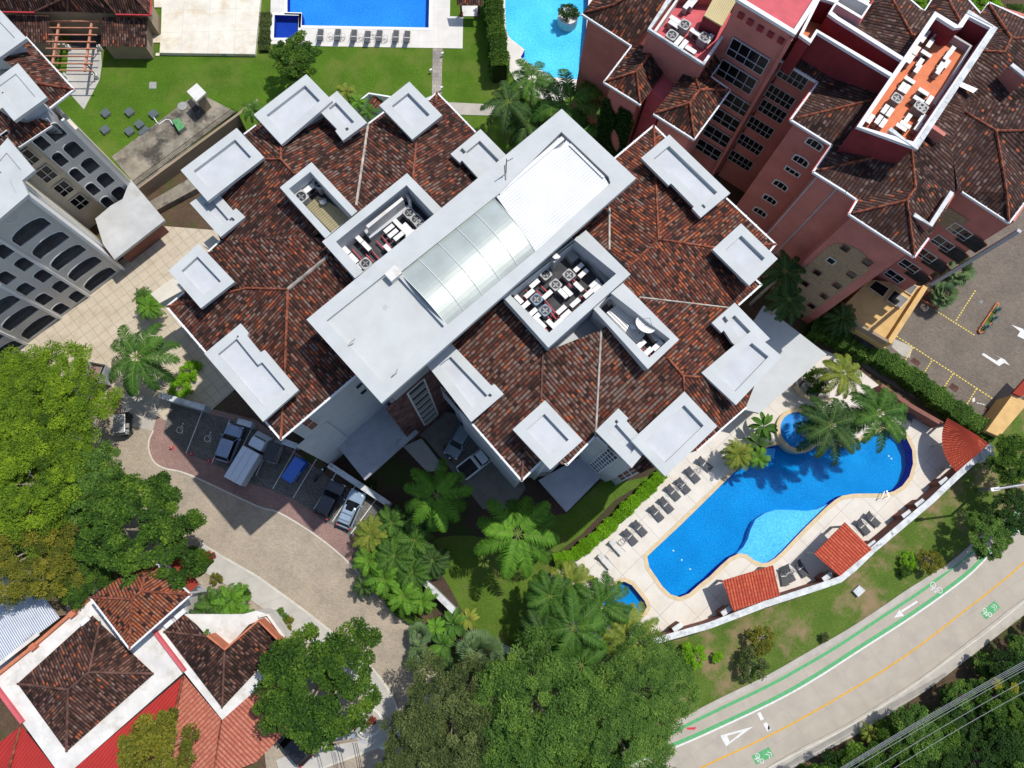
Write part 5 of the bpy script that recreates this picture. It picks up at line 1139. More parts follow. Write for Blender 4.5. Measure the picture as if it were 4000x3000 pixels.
for i in range(len(arc)-1):
    a,b=arc[i],arc[i+1]; R_=(a-ap).length; th=i*.31
    a1=ap.lerp(a,.33);b1=ap.lerp(b,.33); w_=.30*1.0
    mb.add([ap,a,b],[[0,1,2]],[[(th*3.,0),(i*.6,R_),(i*.6+.6,R_)]])
obj('tile_roof',mb,'tiles_terracotta',t)
for i in range(0,len(arc),1):
    m_=MB(); m_.tube([ap.lerp(arc[i],.25)+Vector((0,0,.03)),arc[i]+Vector((0,0,.03))],.06,5); obj('tile_rib',m_,'tiles_terracotta',t)
for q in (arc[1],arc[len(arc)//2],arc[-2]): mb=MB(); r=q.lerp(ap,.12); mb.box((r.x,r.y,1.35),(.2,.2,2.7)); obj('post',mb,'concrete',t)
# ---------------- houses bottom left ----------------
H=thing('house','white-roofed house at the bottom left with dark tiled hips, red sheets and a salmon roof','house',tuple(P1('a3 800,900')))
def hp(s,z,z0,m,name,ins=0): P=L(s,z); P=P if area(P)>0 else P[::-1]; mb=MB(); mb.prism(P,z0,z); return obj(name,mb,m,H)
hp('a3 -60,900 600,335 775,190 1100,60 1640,160 1590,330 2100,330 2212,300 b3 100,330 235,540 200,760 60,930 a3 1920,1243 1590,830 640,1664 480,1664 0,1000 -60,930',4.,0,'terrace_white','flat_roof')
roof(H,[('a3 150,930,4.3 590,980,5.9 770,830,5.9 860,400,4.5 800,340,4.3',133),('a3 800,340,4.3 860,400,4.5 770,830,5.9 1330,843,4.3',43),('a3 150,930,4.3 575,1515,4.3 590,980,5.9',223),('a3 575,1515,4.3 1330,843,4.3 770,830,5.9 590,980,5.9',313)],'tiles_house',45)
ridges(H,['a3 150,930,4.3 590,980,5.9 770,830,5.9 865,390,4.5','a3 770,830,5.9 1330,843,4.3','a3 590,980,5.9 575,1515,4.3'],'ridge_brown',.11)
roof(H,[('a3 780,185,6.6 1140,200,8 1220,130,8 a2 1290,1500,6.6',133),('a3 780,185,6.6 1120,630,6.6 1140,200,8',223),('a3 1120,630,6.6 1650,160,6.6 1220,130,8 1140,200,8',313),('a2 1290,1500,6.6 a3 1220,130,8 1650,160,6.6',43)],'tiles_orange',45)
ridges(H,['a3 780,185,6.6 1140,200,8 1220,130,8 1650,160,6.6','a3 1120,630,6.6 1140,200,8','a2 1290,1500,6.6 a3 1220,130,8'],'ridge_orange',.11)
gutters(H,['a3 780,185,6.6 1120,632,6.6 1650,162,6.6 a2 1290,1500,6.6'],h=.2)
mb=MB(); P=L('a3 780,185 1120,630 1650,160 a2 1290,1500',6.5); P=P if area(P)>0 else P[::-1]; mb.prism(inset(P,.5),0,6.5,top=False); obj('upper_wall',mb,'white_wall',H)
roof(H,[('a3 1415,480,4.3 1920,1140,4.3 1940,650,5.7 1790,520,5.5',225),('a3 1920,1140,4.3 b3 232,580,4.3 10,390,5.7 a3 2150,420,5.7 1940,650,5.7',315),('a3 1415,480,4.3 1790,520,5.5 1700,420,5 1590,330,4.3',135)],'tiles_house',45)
ridges(H,['a3 1940,650,5.7 1920,1140,4.3','a3 1415,480,4.3 1790,520,5.5'],'ridge_brown',.1)
mb=MB(); wall_strip(mb,L('a3 1790,515 1940,635 b3 20,385 225,585',5.9),.2,4,5.9); obj('parapet',mb,'planter_orange',H)
mb=MB(); wall_strip(mb,L('b3 20,350 100,335 240,530',4.4),.25,4,4.4); obj('white_parapet',mb,'terrace_white',H)
mb=MB(); wall_strip(mb,L('a3 775,185 290,600 -60,880',4.45),.3,0,4.45); obj('parapet',mb,'planter_orange',H)
for q in ('a3 615,330','a3 275,615'): p=P1(q,4.6); mb=MB(); mb.box((p.x,p.y,4.3),(.55,.55,.6),U0); obj('pier',mb,'planter_orange',H)
mb=MB(); wall_strip(mb,L('a3 1325,475 1590,825',4.4),.3,4,4.4); obj('red_parapet',mb,'pink_floor',H)
mb=MB(); wall_strip(mb,L('a3 -60,940 185,1270',4.4),.3,4,4.4); obj('red_parapet',mb,'pink_floor',H)
mb=MB(); mb.poly(L('a3 1575,870,4.1 1475,1345,3.9 1180,1700,3.4 590,1700,3.9 640,1664,4.02')); obj('red_roof',mb,'red_sheet',H)
mb=MB(); mb.poly(L('a3 185,1290,4.1 475,1664,4. 480,1720,3.6 60,1720,3.6')); obj('red_roof',mb,'red_sheet',H)
mb=MB(); mb.poly(L('a3 160,1310,4.1 -60,1480,3.9 -60,1720,3.2 60,1720,3.6')); obj('red_roof',mb,'red_sheet',H)
for s in ('a3 1580,870,4.15 1478,1345,3.95 1440,1500,3.7','a3 175,1300,4.15 70,1700,3.7'): obj('ridge_flashing',MB().tube(L(s),.14,5),'ridge_orange',H)
sr=roof(H,[('a3 1590,855,4. 1915,1245,4. 1840,1720,3.4 1180,1740,3. 1475,1345,3.8',225),('a3 1915,1245,4. b3 60,930,4 200,800,4 320,1290,3.1 0,1608,3.1 a3 1840,1760,3.2',315)],'tiles_salmon',45,name='salmon_roof')
ridges(H,['a3 1915,1245,4. 1840,1740,3.4'],'ridge_orange',.08)
hp('a3 1475,1345 1590,860 1915,1250 b3 60,930 180,860 280,1270 0,1560 a3 1300,1800 600,1760',2.9,0,'brown_wall','lower_wall')
mb=MB(); mb.poly(L('a2 1420,1490,5 1540,1440,5 a3 1722,72,4.4 1645,135,4.4 1525,-5,5')); roof_=obj('side_roof',mb,'tiles_terracotta',H)
for q,d in (('a3 730,390',.9),('a3 1455,415',.9),('a3 1555,330',1.1)): p=P1(q,4.5); mb=MB(); mb.box((p.x,p.y,4.25),(d,.45,.5),U0); obj('roof_beam',mb,'white_trim',H)
T_=thing('tin_roof_shed','pale corrugated tin roof streaked with rust at the left edge','shed',tuple(P1('a3 100,400')))
mb=MB(); mb.prism(L('a3 -200,-150 100,20 290,60 515,362 -20,770 -200,800',3.4),3.3,3.4,bottom=True); obj('tin_roof',mb,'tin_sheet',T_); mb=MB(); mb.prism(L('a3 -160,-50 280,90 480,350 -20,720 -160,720',3.3),0,3.3,top=False); obj('wall',mb,'tan_wall',T_)
mb=MB(); mb.box(tuple(P1('a3 165,630',3.5)),(4.3,.35,.12),math.radians(40)); obj('roof_beam',mb,'terrace_white',T_)
# guard hut and its gate
t=thing('gate_hut','small hut with white-rimmed square roof under the palm by the gate','hut',tuple(P1('a1 820,1550')))
tr_=L('a1 768,1465 912,1492 850,1642 712,1612',3.); P=tr_ if area(tr_)>0 else tr_[::-1]; mb=MB(); mb.poly(P,[inset(P,.28)]); mb.wall(P,2.7,3.); I=inset(P,.28); mb.wall(I[::-1],2.85,3.); obj('roof_rim',mb,'aged_white',t); mb=MB(); mb.poly([(q.x,q.y,2.86) for q in I]); obj('roof_deck',mb,'pink_paver',t); mb=MB(); mb.prism(inset(P,.2),0,2.7,top=False); obj('wall',mb,'cream_wall',t)
mb=MB(); mb.prism(L('a1 640,1475 775,1500 730,1590 640,1560',2.2),0,2.2); obj('annex',mb,'soil_red',t)
# ---------------- things people use ----------------
def wedge(mb,pts,z0,z1,inset_=0.): 
    P=[Vector((x,y,0)) for x,y in pts]; Q=inset(P,inset_) if inset_ else P; n=len(P)
    mb.add([(p.x,p.y,z0) for p in P]+[(q.x,q.y,z1) for q in Q],[[i,(i+1)%n,n+(i+1)%n,n+i] for i in range(n)]+[list(range(n,2*n)),list(range(n))[::-1]])
def rr(l,w,r,n=4,taper=1.,x0=0.):
    """rounded rectangle outline, length l along x"""
    out=[]
    for cx_,cy_,a0 in ((l/2-r,w/2-r,0),(-l/2+r,w/2-r,90),(-l/2+r,-w/2+r,180),(l/2-r,-w/2+r,270)):
        for k in range(n+1):
            a=math.radians(a0+90*k/n); out.append((cx_+r*math.cos(a)+x0,cy_+r*math.sin(a)))
    return out
def loft(mb,rings):
    """closed sections [(z, outline)] with equal counts"""
    n=len(rings[0][1]); vs=[]; 
    for z,o in rings: vs+=[(x,y,z) for x,y in o]
    fs=[]
    for k in range(len(rings)-1):
        for i in range(n): fs.append([k*n+i,k*n+(i+1)%n,(k+1)*n+(i+1)%n,(k+1)*n+i])
    fs+=[[(len(rings)-1)*n+i for i in range(n)],list(range(n))[::-1]]; mb.add(vs,fs)
def carpaint(name,col):
    m,nt,b=newmat(name); b.inputs['Base Color'].default_value=(*col,1); sp(b,.28,.6,.25)
    if 'Coat Weight' in b.inputs: b.inputs['Coat Weight'].default_value=.5
    c=mixc(nt,1.,col,ramp(nt,noise(nt,3.,3,.6),[(.3,(.88,.88,.88)),(.7,(1.,1.,1.))]),'MULTIPLY'); nt.links.new(c,b.inputs['Base Color']); return name
carpaint('paint_silver',(.24,.31,.42)); carpaint('paint_white',(.62,.66,.70)); carpaint('paint_dark',(.028,.032,.045)); carpaint('paint_ice',(.30,.40,.50)); carpaint('paint_blue',(.02,.13,.52)); carpaint('paint_black',(.012,.012,.014)); carpaint('paint_teal',(.20,.28,.33))
def wheels(t,l,w,x0=.0,r=.33,xs=None):
    for x in (xs or (l*.31,-l*.31)):
        for s in (1,-1):
            mb=MB(); a=Vector((x+x0,s*(w/2-.2),r)); b=Vector((x+x0,s*(w/2+.01),r)); mb.tube([a,b],r,14); o=obj('wheel',mb,'tyre',t); m2=MB(); m2.tube([b,b+Vector((0,s*.015,0))],r*.62,10); obj('rim',m2,'rim',o)
def car(name,label,cat,loc,head,paint,l=4.6,w=1.8,kind='suv',sunroof=False,rack=False,group='vehicles parked by the apartment building'):
    """front along +x"""
    t=thing(name,label,cat,loc,group,math.radians(head),world=False)
    b=MB(); fr=.30
    loft(b,[(.28,rr(l*.97,w*.94,.35)),(.45,rr(l,w,.42)),(.78,rr(l,w,.42)),(.92,rr(l*.96,w*.93,.4))]); obj('body',b,paint,t)
    h=1.62 if kind=='suv' else 1.45
    if kind=='pickup': gx0,gx1=-.05*l,.27*l
    elif kind=='hatch': gx0,gx1=-.44*l,.24*l
    else: gx0,gx1=-.46*l,.22*l
    cx_=(gx0+gx1)/2; gl=gx1-gx0
    g=MB(); loft(g,[(.88,rr(gl,w*.88,.22,x0=cx_)),(h-.1,rr(gl-(.95 if kind!='pickup' else .75),w*.74,.18,x0=cx_-.12))]); cab=obj('window_band',g,'glass_dark',t)
    rf=MB(); rl=gl-(.85 if kind!='pickup' else .68); loft(rf,[(h-.14,rr(rl,w*.76,.2,x0=cx_-.14)),(h-.03,rr(rl-.06,w*.74,.2,x0=cx_-.14)),(h,rr(rl-.2,w*.66,.2,x0=cx_-.14))]); roof_=obj('roof',rf,paint,t)
    # pillars
    for s in (1,-1):
        for xa,xb in ((gx1-.02,gx1-.5),(gx0+.03,gx0+.42)):
            p=MB(); p.tube([(xa,s*w*.43,.9),(xb-.1,s*w*.36,h-.08)],.05,5); obj('pillar',p,paint,t)
    for s in (1,-1):
        p=MB(); p.box((gx1-.22,s*(w/2+.08),.98),(.12,.2,.12)); obj('mirror',p,paint,t)
        p=MB(); p.box((l/2-.1,s*w*.36,.72),(.22,.34,.14)); obj('headlight',p,'shiny_metal',t)
        p=MB(); p.box((-l/2+.08,s*w*.38,.82),(.14,.2,.26)); obj('tail_light',p,'red_trim',t)
    p=MB(); loft(p,[(.9,rr(l*.24,w*.78,.2,x0=l*.345)),(.955,rr(l*.21,w*.66,.2,x0=l*.335))]); obj('bonnet',p,paint,t)
    if sunroof: p=MB(); p.prism([Vector((x+.25,y,0)) for x,y in rr(.85,.8,.12)],h-.01,h+.012); obj('sunroof',p,'glass_dark',t)
    if rack:
        for s in (1,-1): p=MB(); p.tube([(cx_-rl/2+.2,s*w*.33,h+.07),(cx_+rl/2-.4,s*w*.33,h+.07)],.03,5); obj('roof_rail',p,'shiny_metal',t)
        for x in (-.55,-1.25): p=MB(); p.tube([(x,-w*.36,h+.1),(x,w*.36,h+.1)],.045,5); obj('cross_bar',p,'shiny_metal',t)
    else:
        for k in range(5): p=MB(); p.box((cx_-.2,-.42+.21*k,h+.005),(rl-.7,.035,.025)); obj('roof_rib',p,paint,t)
    if kind=='pickup':
        p=MB(); I=[Vector((x,y,0)) for x,y in rr(l*.36,w*.82,.08,x0=-l*.30)]; O=[Vector((x,y,0)) for x,y in rr(l*.42,w*.98,.2,x0=-l*.28)]
        p.poly([(q.x,q.y,1.08) for q in O],[[(q.x,q.y,1.08) for q in I]]); p.wall(O,.75,1.08); p.wall(I[::-1],.95,1.08); obj('bed_side',p,paint,t); p=MB(); p.poly([(q.x,q.y,.95) for q in I]); obj('bed_floor',p,'interior_dark',t)
    wheels(t,l,w); return t
def head(a,b): 
    a,b=P1(a,1.),P1(b,1.); d=b-a; return math.degrees(math.atan2(d.y,d.x)),((a.x+b.x)/2,(a.y+b.y)/2,0),d.length
h_,c_,l_=head('a2 1910,670','a2 2035,355'); car('parked_car','silver estate car parked beside the white delivery truck','car',c_,h_,'paint_silver',l_,1.9)
h_,c_,l_=head('b2 555,1150','b2 710,850'); car('parked_car','dark navy estate car parked beside the pale car with sunroof','car',c_,h_,'paint_dark',l_,1.9)
h_,c_,l_=head('b2 745,1240','b2 885,925'); car('parked_car','pale blue-grey car with sunroof and roof bars, half in the sun','car',c_,h_,'paint_ice',l_,1.8,sunroof=True,rack=True)
h_,c_,l_=head('b2 1800,400','b2 1710,560'); car('parked_car','teal-grey hatchback under the balconies of the main building','car',c_,h_,'paint_teal',4.,1.75,kind='hatch')
h_,c_,l_=head('b2 1810,745','b2 2040,565'); car('pickup_truck','white pickup truck with empty dark bed under the tiled eave','pickup',c_,h_,'paint_white',5.,1.85,kind='pickup')
h_,c_,l_=head('b3 370,1530','b3 250,1390'); car('parked_car','black car under the tree beside the salmon roof','car',c_,h_,'paint_black',4.4,1.8)
# delivery truck
h_,c_,l_=head('a2 2080,790','b2 50,490'); t=thing('delivery_truck','white delivery truck with a long box body between two parked vehicles','truck',c_,'vehicles parked by the apartment building',math.radians(h_),world=False); l_=6.
mb=MB(); loft(mb,[(.75,rr(3.7,2.05,.05,x0=-1.05)),(2.3,rr(3.7,2.05,.05,x0=-1.05)),(2.36,rr(3.6,1.95,.05,x0=-1.05))]); o=obj('cargo_box',mb,'paint_white',t)
for y in (-.35,.4): p=MB(); p.box((-1.05,y,2.365),(3.5,.03,.02)); obj('seam',p,'ac_side',o)
mb=MB(); loft(mb,[(.5,rr(1.75,1.85,.2,x0=1.95)),(1.2,rr(1.75,1.85,.2,x0=1.95)),(1.85,rr(1.1,1.6,.2,x0=1.6)),(1.92,rr(1.0,1.5,.2,x0=1.6))]); obj('cab',mb,'paint_white',t)
mb=MB(); mb.add([(2.62,-.75,1.25),(2.62,.75,1.25),(2.2,.66,1.84),(2.2,-.66,1.84)],[[0,1,2,3]]); obj('windscreen',mb,'glass_dark',t); wheels(t,6,1.9,0,.36,(1.9,-1.6))
mb=MB(); mb.box((0,0,.55),(5.4,.8,.2)); obj('chassis',mb,'black_metal',t)
# golf carts
def cart(label,a,b,roofm,bodym,name='golf_cart',l=2.0,w=1.25):
    h_,c_,_=head(a,b); t=thing(name,label,'golf cart',c_,'golf carts by the parking bays',math.radians(h_),world=False)
    mb=MB(); loft(mb,[(1.86,rr(l,w,.1)),(1.92,rr(l,w,.1)),(1.95,rr(l-.1,w-.1,.1))]); o=obj('roof',mb,roofm,t)
    for k in range(4): p=MB(); p.box((0,-.4+.27*k,1.955),(l-.2,.03,.02)); obj('roof_rib',p,roofm,o)
    mb=MB(); loft(mb,[(.3,rr(2.5,1.15,.3,x0=.15)),(.62,rr(2.5,1.15,.3,x0=.15)),(.75,rr(2.3,1.,.3,x0=.15))]); obj('body',mb,bodym,t)
    mb=MB(); loft(mb,[(.6,rr(.7,1.05,.25,x0=1.15)),(.95,rr(.5,.9,.2,x0=1.1))]); obj('front_cowl',mb,bodym,t)
    for x in (-.1,-.75): mb=MB(); mb.box((x,0,.85),(.5,1.05,.18)); mb.box((x-.25,0,1.1),(.12,1.05,.45)); obj('seat',mb,'ac_side',t)
    for x in (.85,-.85):
        for s in (1,-1): mb=MB(); mb.tube([(x,s*.52,.7),(x*.95,s*.52,1.88)],.025,5); obj('roof_post',mb,'black_metal',t)
    wheels(t,2.6,1.2,.1,.22,(.95,-.75)); return t
cart('grey-roofed golf cart standing by the big light green tree','a2 1065,440','a2 1065,270','galvanised','paint_black')
cart('black-roofed golf cart in the bay between white truck and blue cart','b2 135,650','b2 175,540','paint_black','ac_side')
cart('bright blue golf cart with long blue roof in the middle bay','b2 285,830','b2 395,670','paint_blue','paint_blue',l=2.6,w=1.3)
# motorcycles
def moto(label,a,b):
    h_,c_,_=head(a,b); t=thing('motorcycle',label,'motorcycle',c_,'motorcycles near the main building',math.radians(h_),world=False)
    for x in (.65,-.65):
        mb=MB(); mb.tube([(x,-.06,.3),(x,.06,.3)],.3,14); obj('wheel',mb,'tyre',t)
    mb=MB(); loft(mb,[(.35,rr(.75,.26,.1)),(.7,rr(.85,.32,.1)),(.9,rr(.5,.3,.1,x0=.15))]); obj('engine_and_tank',mb,'paint_black',t)
    mb=MB(); loft(mb,[(.75,rr(.75,.26,.1,x0=-.4)),(.85,rr(.75,.24,.1,x0=-.4))]); obj('seat',mb,'black_metal',t)
    mb=MB(); mb.tube([(.42,-.38,1.0),(.52,0,1.02),(.42,.38,1.0)],.025,5); obj('handlebar',mb,'grey_metal',t); mb=MB(); mb.tube([(.65,0,.3),(.48,0,1.)],.04,5); obj('fork',mb,'grey_metal',t); mb=MB(); mb.box((.66,0,.85),(.14,.2,.2)); obj('headlight',mb,'shiny_metal',t)
moto('black motorcycle alone in the bay between blue cart and navy car','b2 500,825','b2 575,735'); moto('black motorcycle next to the teal hatchback','b2 1620,530','b2 1680,655')
# cones
cone=thing('traffic_cone','','traffic cone',(0,0,0),'traffic cones at the wheelchair bays',world=False)
mb=MB(); mb.box((0,0,.02),(.4,.4,.04)); obj('cone_base',mb,'road_red',cone); mb=MB(); mb.cyl((0,0),.15,.04,.7,12,.03); obj('cone_body',mb,'road_red',cone); mb=MB(); mb.cyl((0,0),.115,.3,.42,12,.085); obj('white_band',mb,'road_white',cone)
for i,(q,lab) in enumerate((('a2 1475,550','red traffic cone standing in the sun on the pink paving'),('a2 1645,602','red traffic cone at the end of the line between the wheelchair bays'),('a2 1797,662','red traffic cone in shade nearest the silver estate car'))):
    o=cone if i==0 else dup(cone,(0,0,0)); p=P1(q,.3); o.location=(p.x,p.y,.02); o['label']=lab
# ---------------- loungers ----------------
def lounger(m,name='sun_lounger'):
    t=thing(name,'','sun lounger',(0,0,0),world=False)
    mb=MB(); mb.box((-.33,0,.33),(1.22,.62,.05)); obj('seat',mb,m,t)
    mb=MB(); a=math.radians(32); vs=[]; 
    for x,z in ((.28,.31),(.28,.36),(.92,.76),(.94,.71)): 
        for y in (-.31,.31): vs.append((x,y,z))
    mb.add(vs,[[2,3,5,4],[0,6,7,1],[0,2,4,6],[1,7,5,3],[4,5,7,6],[0,1,3,2]]); obj('backrest',mb,m,t)
    for s in (1,-1):
        mb=MB(); mb.tube([(-.95,s*.35,.32),(.3,s*.35,.34),(.5,s*.35,.05)],.025,5); mb2=MB(); obj('side_rail',mb,'grey_metal',t)
        mb2.tube([(-.1,s*.38,.36),(-.02,s*.4,.55),(.35,s*.4,.57),(.48,s*.38,.4)],.022,5); obj('armrest',mb2,'grey_metal',t)
        mb3=MB(); mb3.tube([(-.75,s*.33,.33),(-.85,s*.33,0)],.022,5); obj('leg',mb3,'grey_metal',t); mb3=MB(); mb3.tube([(.2,s*.33,.33),(.3,s*.33,0)],.022,5); obj('leg',mb3,'grey_metal',t)
    mb=MB(); mb.box((.02,0,.362),(.08,.64,.02)); obj('strap',mb,'lounger_white',t); return t
lg=lounger('lounger_grey'); lw=lounger('lounger_white'); used={}
def put_l(a,b,lab,grp,white=False,z=0.):
    """a: foot end, b: head end in the photo"""
    A_=P1(a,.35+z);B_=P1(b,.45+z); d=B_-A_; base=lw if white else lg; o=base if base.name not in used else dup(base,(0,0,0)); used[base.name]=1
    o.location=((A_.x+B_.x)/2,(A_.y+B_.y)/2,z); o.rotation_euler=(0,0,math.atan2(d.y,d.x)); o['label']=lab; o['group']=grp
G1='loungers along the straight side of the large pool'
for a,b,lab in (('c2 1725,740','c2 1605,640','grey lounger half under the palm at the top of the long row'),
 ('c2 1612,838','c2 1512,728','second grey lounger from the palm in the long row'),('c2 1530,935','c2 1428,820','third grey lounger from the palm in the long row, upper of a close pair'),
 ('c2 1445,992','c2 1340,880','fourth grey lounger from the palm in the long row, lower of a close pair'),('c2 1385,1100','c2 1280,985','fifth grey lounger from the palm in the long row'),
 ('c2 1298,1172','c2 1200,1060','sixth grey lounger from the palm, fourth from the white ones'),('c2 1155,1300','c2 1050,1190','grey lounger second above the white ones in the long row'),('c2 1072,1378','c2 970,1265','grey lounger next to the two white loungers')):
    put_l(a,b,lab,G1)
put_l('c2 955,1465','c2 855,1355','white-cushioned lounger next to the grey ones in the long row',G1,True); put_l('c2 855,1585','c2 757,1475','white-cushioned lounger at the lower end of the long row',G1,True)
G2='loungers on the lower side of the pool terrace'
for a,b,lab in (('d2 965,1225','d2 845,1110','grey lounger by the perimeter wall, right one of the upper pair'),('d2 870,1295','d2 770,1170','grey lounger by the perimeter wall, left one of the upper pair'),('d3 210,30','d2 155,1580','grey lounger between the two square shelters, right one'),('d3 155,75','d2 130,1590','grey lounger between the two square shelters, left one'),('d2 320,1640','d2 260,1545','grey lounger in the shade of the right square shelter')):
    put_l(a,b,lab,G2)
G3='loungers in the far corner by the hedge'
for a,b,lab in (('d2 1190,360','d2 1235,280','grey lounger in the corner by the hedge beside a round table'),('d2 1160,280','d2 1215,200','grey lounger in shade behind the palms near the red wall'),('d2 1060,180','d2 1115,110','grey lounger in shade nearest the steps, by the red wall')):
    put_l(a,b,lab,G3)
G4='loungers along the north pool'
ordn=['leftmost, beside the round tree','second from the tree','third from the tree','fourth from the tree','fifth from the tree','second from the right end','rightmost']
for i,(x,y) in enumerate(((555,310),(705,310),(845,315),(963,325),(1065,320),(1208,320),(1305,325))):
    put_l('b0 %d,%d'%(x+4,y-52),'b0 %d,%d'%(x-6,y+45),'grey lounger on the north pool deck, '+ordn[i],G4,z=2.05)
# glass tables
tb=thing('side_table','','table',(0,0,0),'round wire tables beside the loungers',world=False)
mb=MB(); mb.tube([(.26*math.cos(k*math.pi/8),.26*math.sin(k*math.pi/8),.42) for k in range(17)],.018,4); obj('rim',mb,'window_frame_pink',tb); mb=MB(); mb.tube([(.2*math.cos(k*math.pi/6),.2*math.sin(k*math.pi/6),.05) for k in range(13)],.015,4); obj('foot_ring',mb,'window_frame_pink',tb)
for k in range(3): mb=MB(); a=k*2.1; mb.tube([(.25*math.cos(a),.25*math.sin(a),.42),(.2*math.cos(a+.5),.2*math.sin(a+.5),.05)],.015,4); obj('leg',mb,'window_frame_pink',tb)
for i,(q,z,lab) in enumerate((('b0 643,315',2.05,'wire table between the first and second loungers of the north pool'),('b0 750,318',2.05,'wire table right of the second north pool lounger'),('b0 903,322',2.05,'wire table between the third and fourth north pool loungers'),('b0 1020,298',2.05,'wire table above the gap right of the fourth north pool lounger'),('b0 1118,335',2.05,'wire table right of the fifth north pool lounger'),('c2 1620,745',0,'wire table beside the lounger half under the palm'),('c2 1445,890',0,'wire table between the close pair of loungers in the long row'),('c2 965,1355',0,'wire table between grey and white loungers'),('d2 1305,300',0,'wire table in the far corner by the hedge'),('d2 215,1625',0,'wire table between the square shelters'))):
    o=tb if i==0 else dup(tb,(0,0,0)); p=P1(q,z+.3); o.location=(p.x,p.y,z); o['label']=lab; o.scale=(1.25,)*3
# pool ladder
t=thing('pool_ladder','shiny steel pool ladder at the lower side of the large pool','ladder',tuple(P1('d2 985,960')))
for q0,q1 in (('d2 955,990','d2 965,935'),('d2 1015,975','d2 985,930')): mb=MB(); a=P1(q0,.05);b=P1(q1,-.3); mb.tube([a,a+Vector((0,0,.7)),b+Vector((0,0,1.)),b],.035,6); obj('rail',mb,'shiny_metal',t)
# ---------------- air-conditioning machines ----------------
mat('ac_grey',(.40,.40,.39),.15,3.,.5)
def ac_split(top='ac_white'):
    t=thing('air_conditioner','','air conditioner',(0,0,0),world=False); mb=MB(); mb.box((0,0,.35),(.9,.34,.62)); o=obj('casing',mb,'ac_side',t); mb=MB(); mb.box((0,0,.675),(.94,.38,.05)); obj('top_panel',mb,top,t)
    mb=MB(); mb.tube([(.12,-.19,.36),(.12,-.175,.36)],.24,12); obj('fan_grille',mb,'black_metal',o)
    mb=MB(); mb.box((.36,.2,.1),(.1,.1,.2)); obj('valve',mb,'grey_metal',t)
    for x in (-.35,.35): mb=MB(); mb.box((x,0,.02),(.06,.5,.05)); obj('foot_rail',mb,'pipe_pink',t)
    return t
def ac_cube(m='ac_white'):
    t=thing('air_conditioner','','air conditioner',(0,0,0),world=False); mb=MB(); loft(mb,[(.05,rr(.8,.8,.12)),(.8,rr(.8,.8,.12))]); obj('casing',mb,'ac_side' if m!='ac_blue' else m,t)
    mb=MB(); O=[Vector((x,y,0)) for x,y in rr(.84,.84,.14)]; I=[Vector((.35*math.cos(k*math.pi/8),.35*math.sin(k*math.pi/8),0)) for k in range(16)]; mb.poly([(p.x,p.y,.86) for p in O],[[(p.x,p.y,.86) for p in I]]); mb.wall(O,.8,.86); obj('top_ring',mb,m,t)
    mb=MB(); mb.poly([(p.x,p.y,.805) for p in I]); obj('fan_well',mb,'black_metal',t)
    for k in range(4): mb=MB(); a=k*math.pi/2; mb.box((.15*math.cos(a),.15*math.sin(a),.82),(.24,.1,.02),a); obj('fan_blade',mb,'grey_metal',t)
    return t
AC={'s':ac_split(),'c':ac_cube('ac_grey'),'b':ac_cube('ac_blue')}; acu=set()
def ac(kind,q,z,rot,lab,grp,sc_=1.):
    b=AC[kind]; o=b if kind not in acu else dup(b,(0,0,0)); acu.add(kind); p=P1(q,z+.6); o.location=(p.x,p.y,z); o.rotation_euler=(0,0,math.radians(rot)); o.scale=(sc_,)*3; o['label']=lab; o['group']=grp
ORDW=['leftmost','second from the left']+[str(i)+'th from the left' for i in range(3,40)]; ORDW[2]='third from the left'; ORDW[20]='21st from the left'; ORDW[21]='22nd from the left'; ORDW[22]='23rd from the left'
def acs(grp,place,z,rot0,lst,sc_=1.):
    for kk,nm,g2 in (('s','white box air conditioner',' (boxes)'),('c','grey square-fan air conditioner',' (square fans)'),('b','blue-grey fan air conditioner',' (blue fans)')):
        L_=sorted([(N(q.split()[0],*[float(v) for v in q.split()[1].split(',')])[0],q,r) for k,q,r in lst if k==kk])
        for i,(_,q,r) in enumerate(L_):
            w_=ORDW[i] if i<len(L_)-1 or i==0 else 'rightmost'
            ac(kk,q,z,rot0+r,nm+', '+w_+' '+place,grp+g2,sc_)
acs('machines in the upper left machine well','in the upper left machine well',22.25,43,[('s','b1 1225,275',-90),('s','b1 1150,320',0),('s','b1 1185,360',0),('s','b1 1235,385',0),('s','b1 1285,335',-90),('s','b1 1310,310',-90),('s','b1 1340,370',0),('s','b1 1145,495',-90),('s','b1 955,470',-90),('s','b1 775,500',-90),('s','b1 845,575',-90),('s','b1 920,650',-60),('c','b1 1325,190',0),('c','b1 1385,245',0),('c','b1 1425,290',0),('c','b1 950,625',0),('s','b1 885,400',-90)])
acs('machines in the large right machine well','in the large right machine well',22.15,43,[('s','c1 575,655',0),('s','c1 615,705',0),('s','c1 195,795',0),('s','c1 710,795',0),('s','c1 575,820',-90),('s','c1 660,880',0),('s','c1 480,860',-90),('s','c1 440,880',-90),('s','c1 305,890',0),('s','c1 150,880',0),('s','c1 55,925',-90),('s','c1 110,985',0),('s','c1 545,960',0),('s','c1 425,1020',0),('s','c1 465,1060',0),('s','c1 175,1045',0),('s','c1 205,1085',0),('s','c1 250,1140',-90),('s','c1 340,1145',-90),('s','c1 400,1130',0),('s','c1 735,830',0),('s','c1 590,480',-60),('c','c1 290,720',0),('c','c1 490,725',0),('c','c1 375,810',0),('b','c1 210,935',0),('b','c1 285,1030',0)])
acs('machines in the small right machine well','in the narrow dish well',22.1,43,[('s','c1 1105,1325',0),('s','c1 1165,1390',0),('s','c1 1255,1330',0),('s','c1 1235,1240',-90),('s','c1 860,915',-60)],1.1)
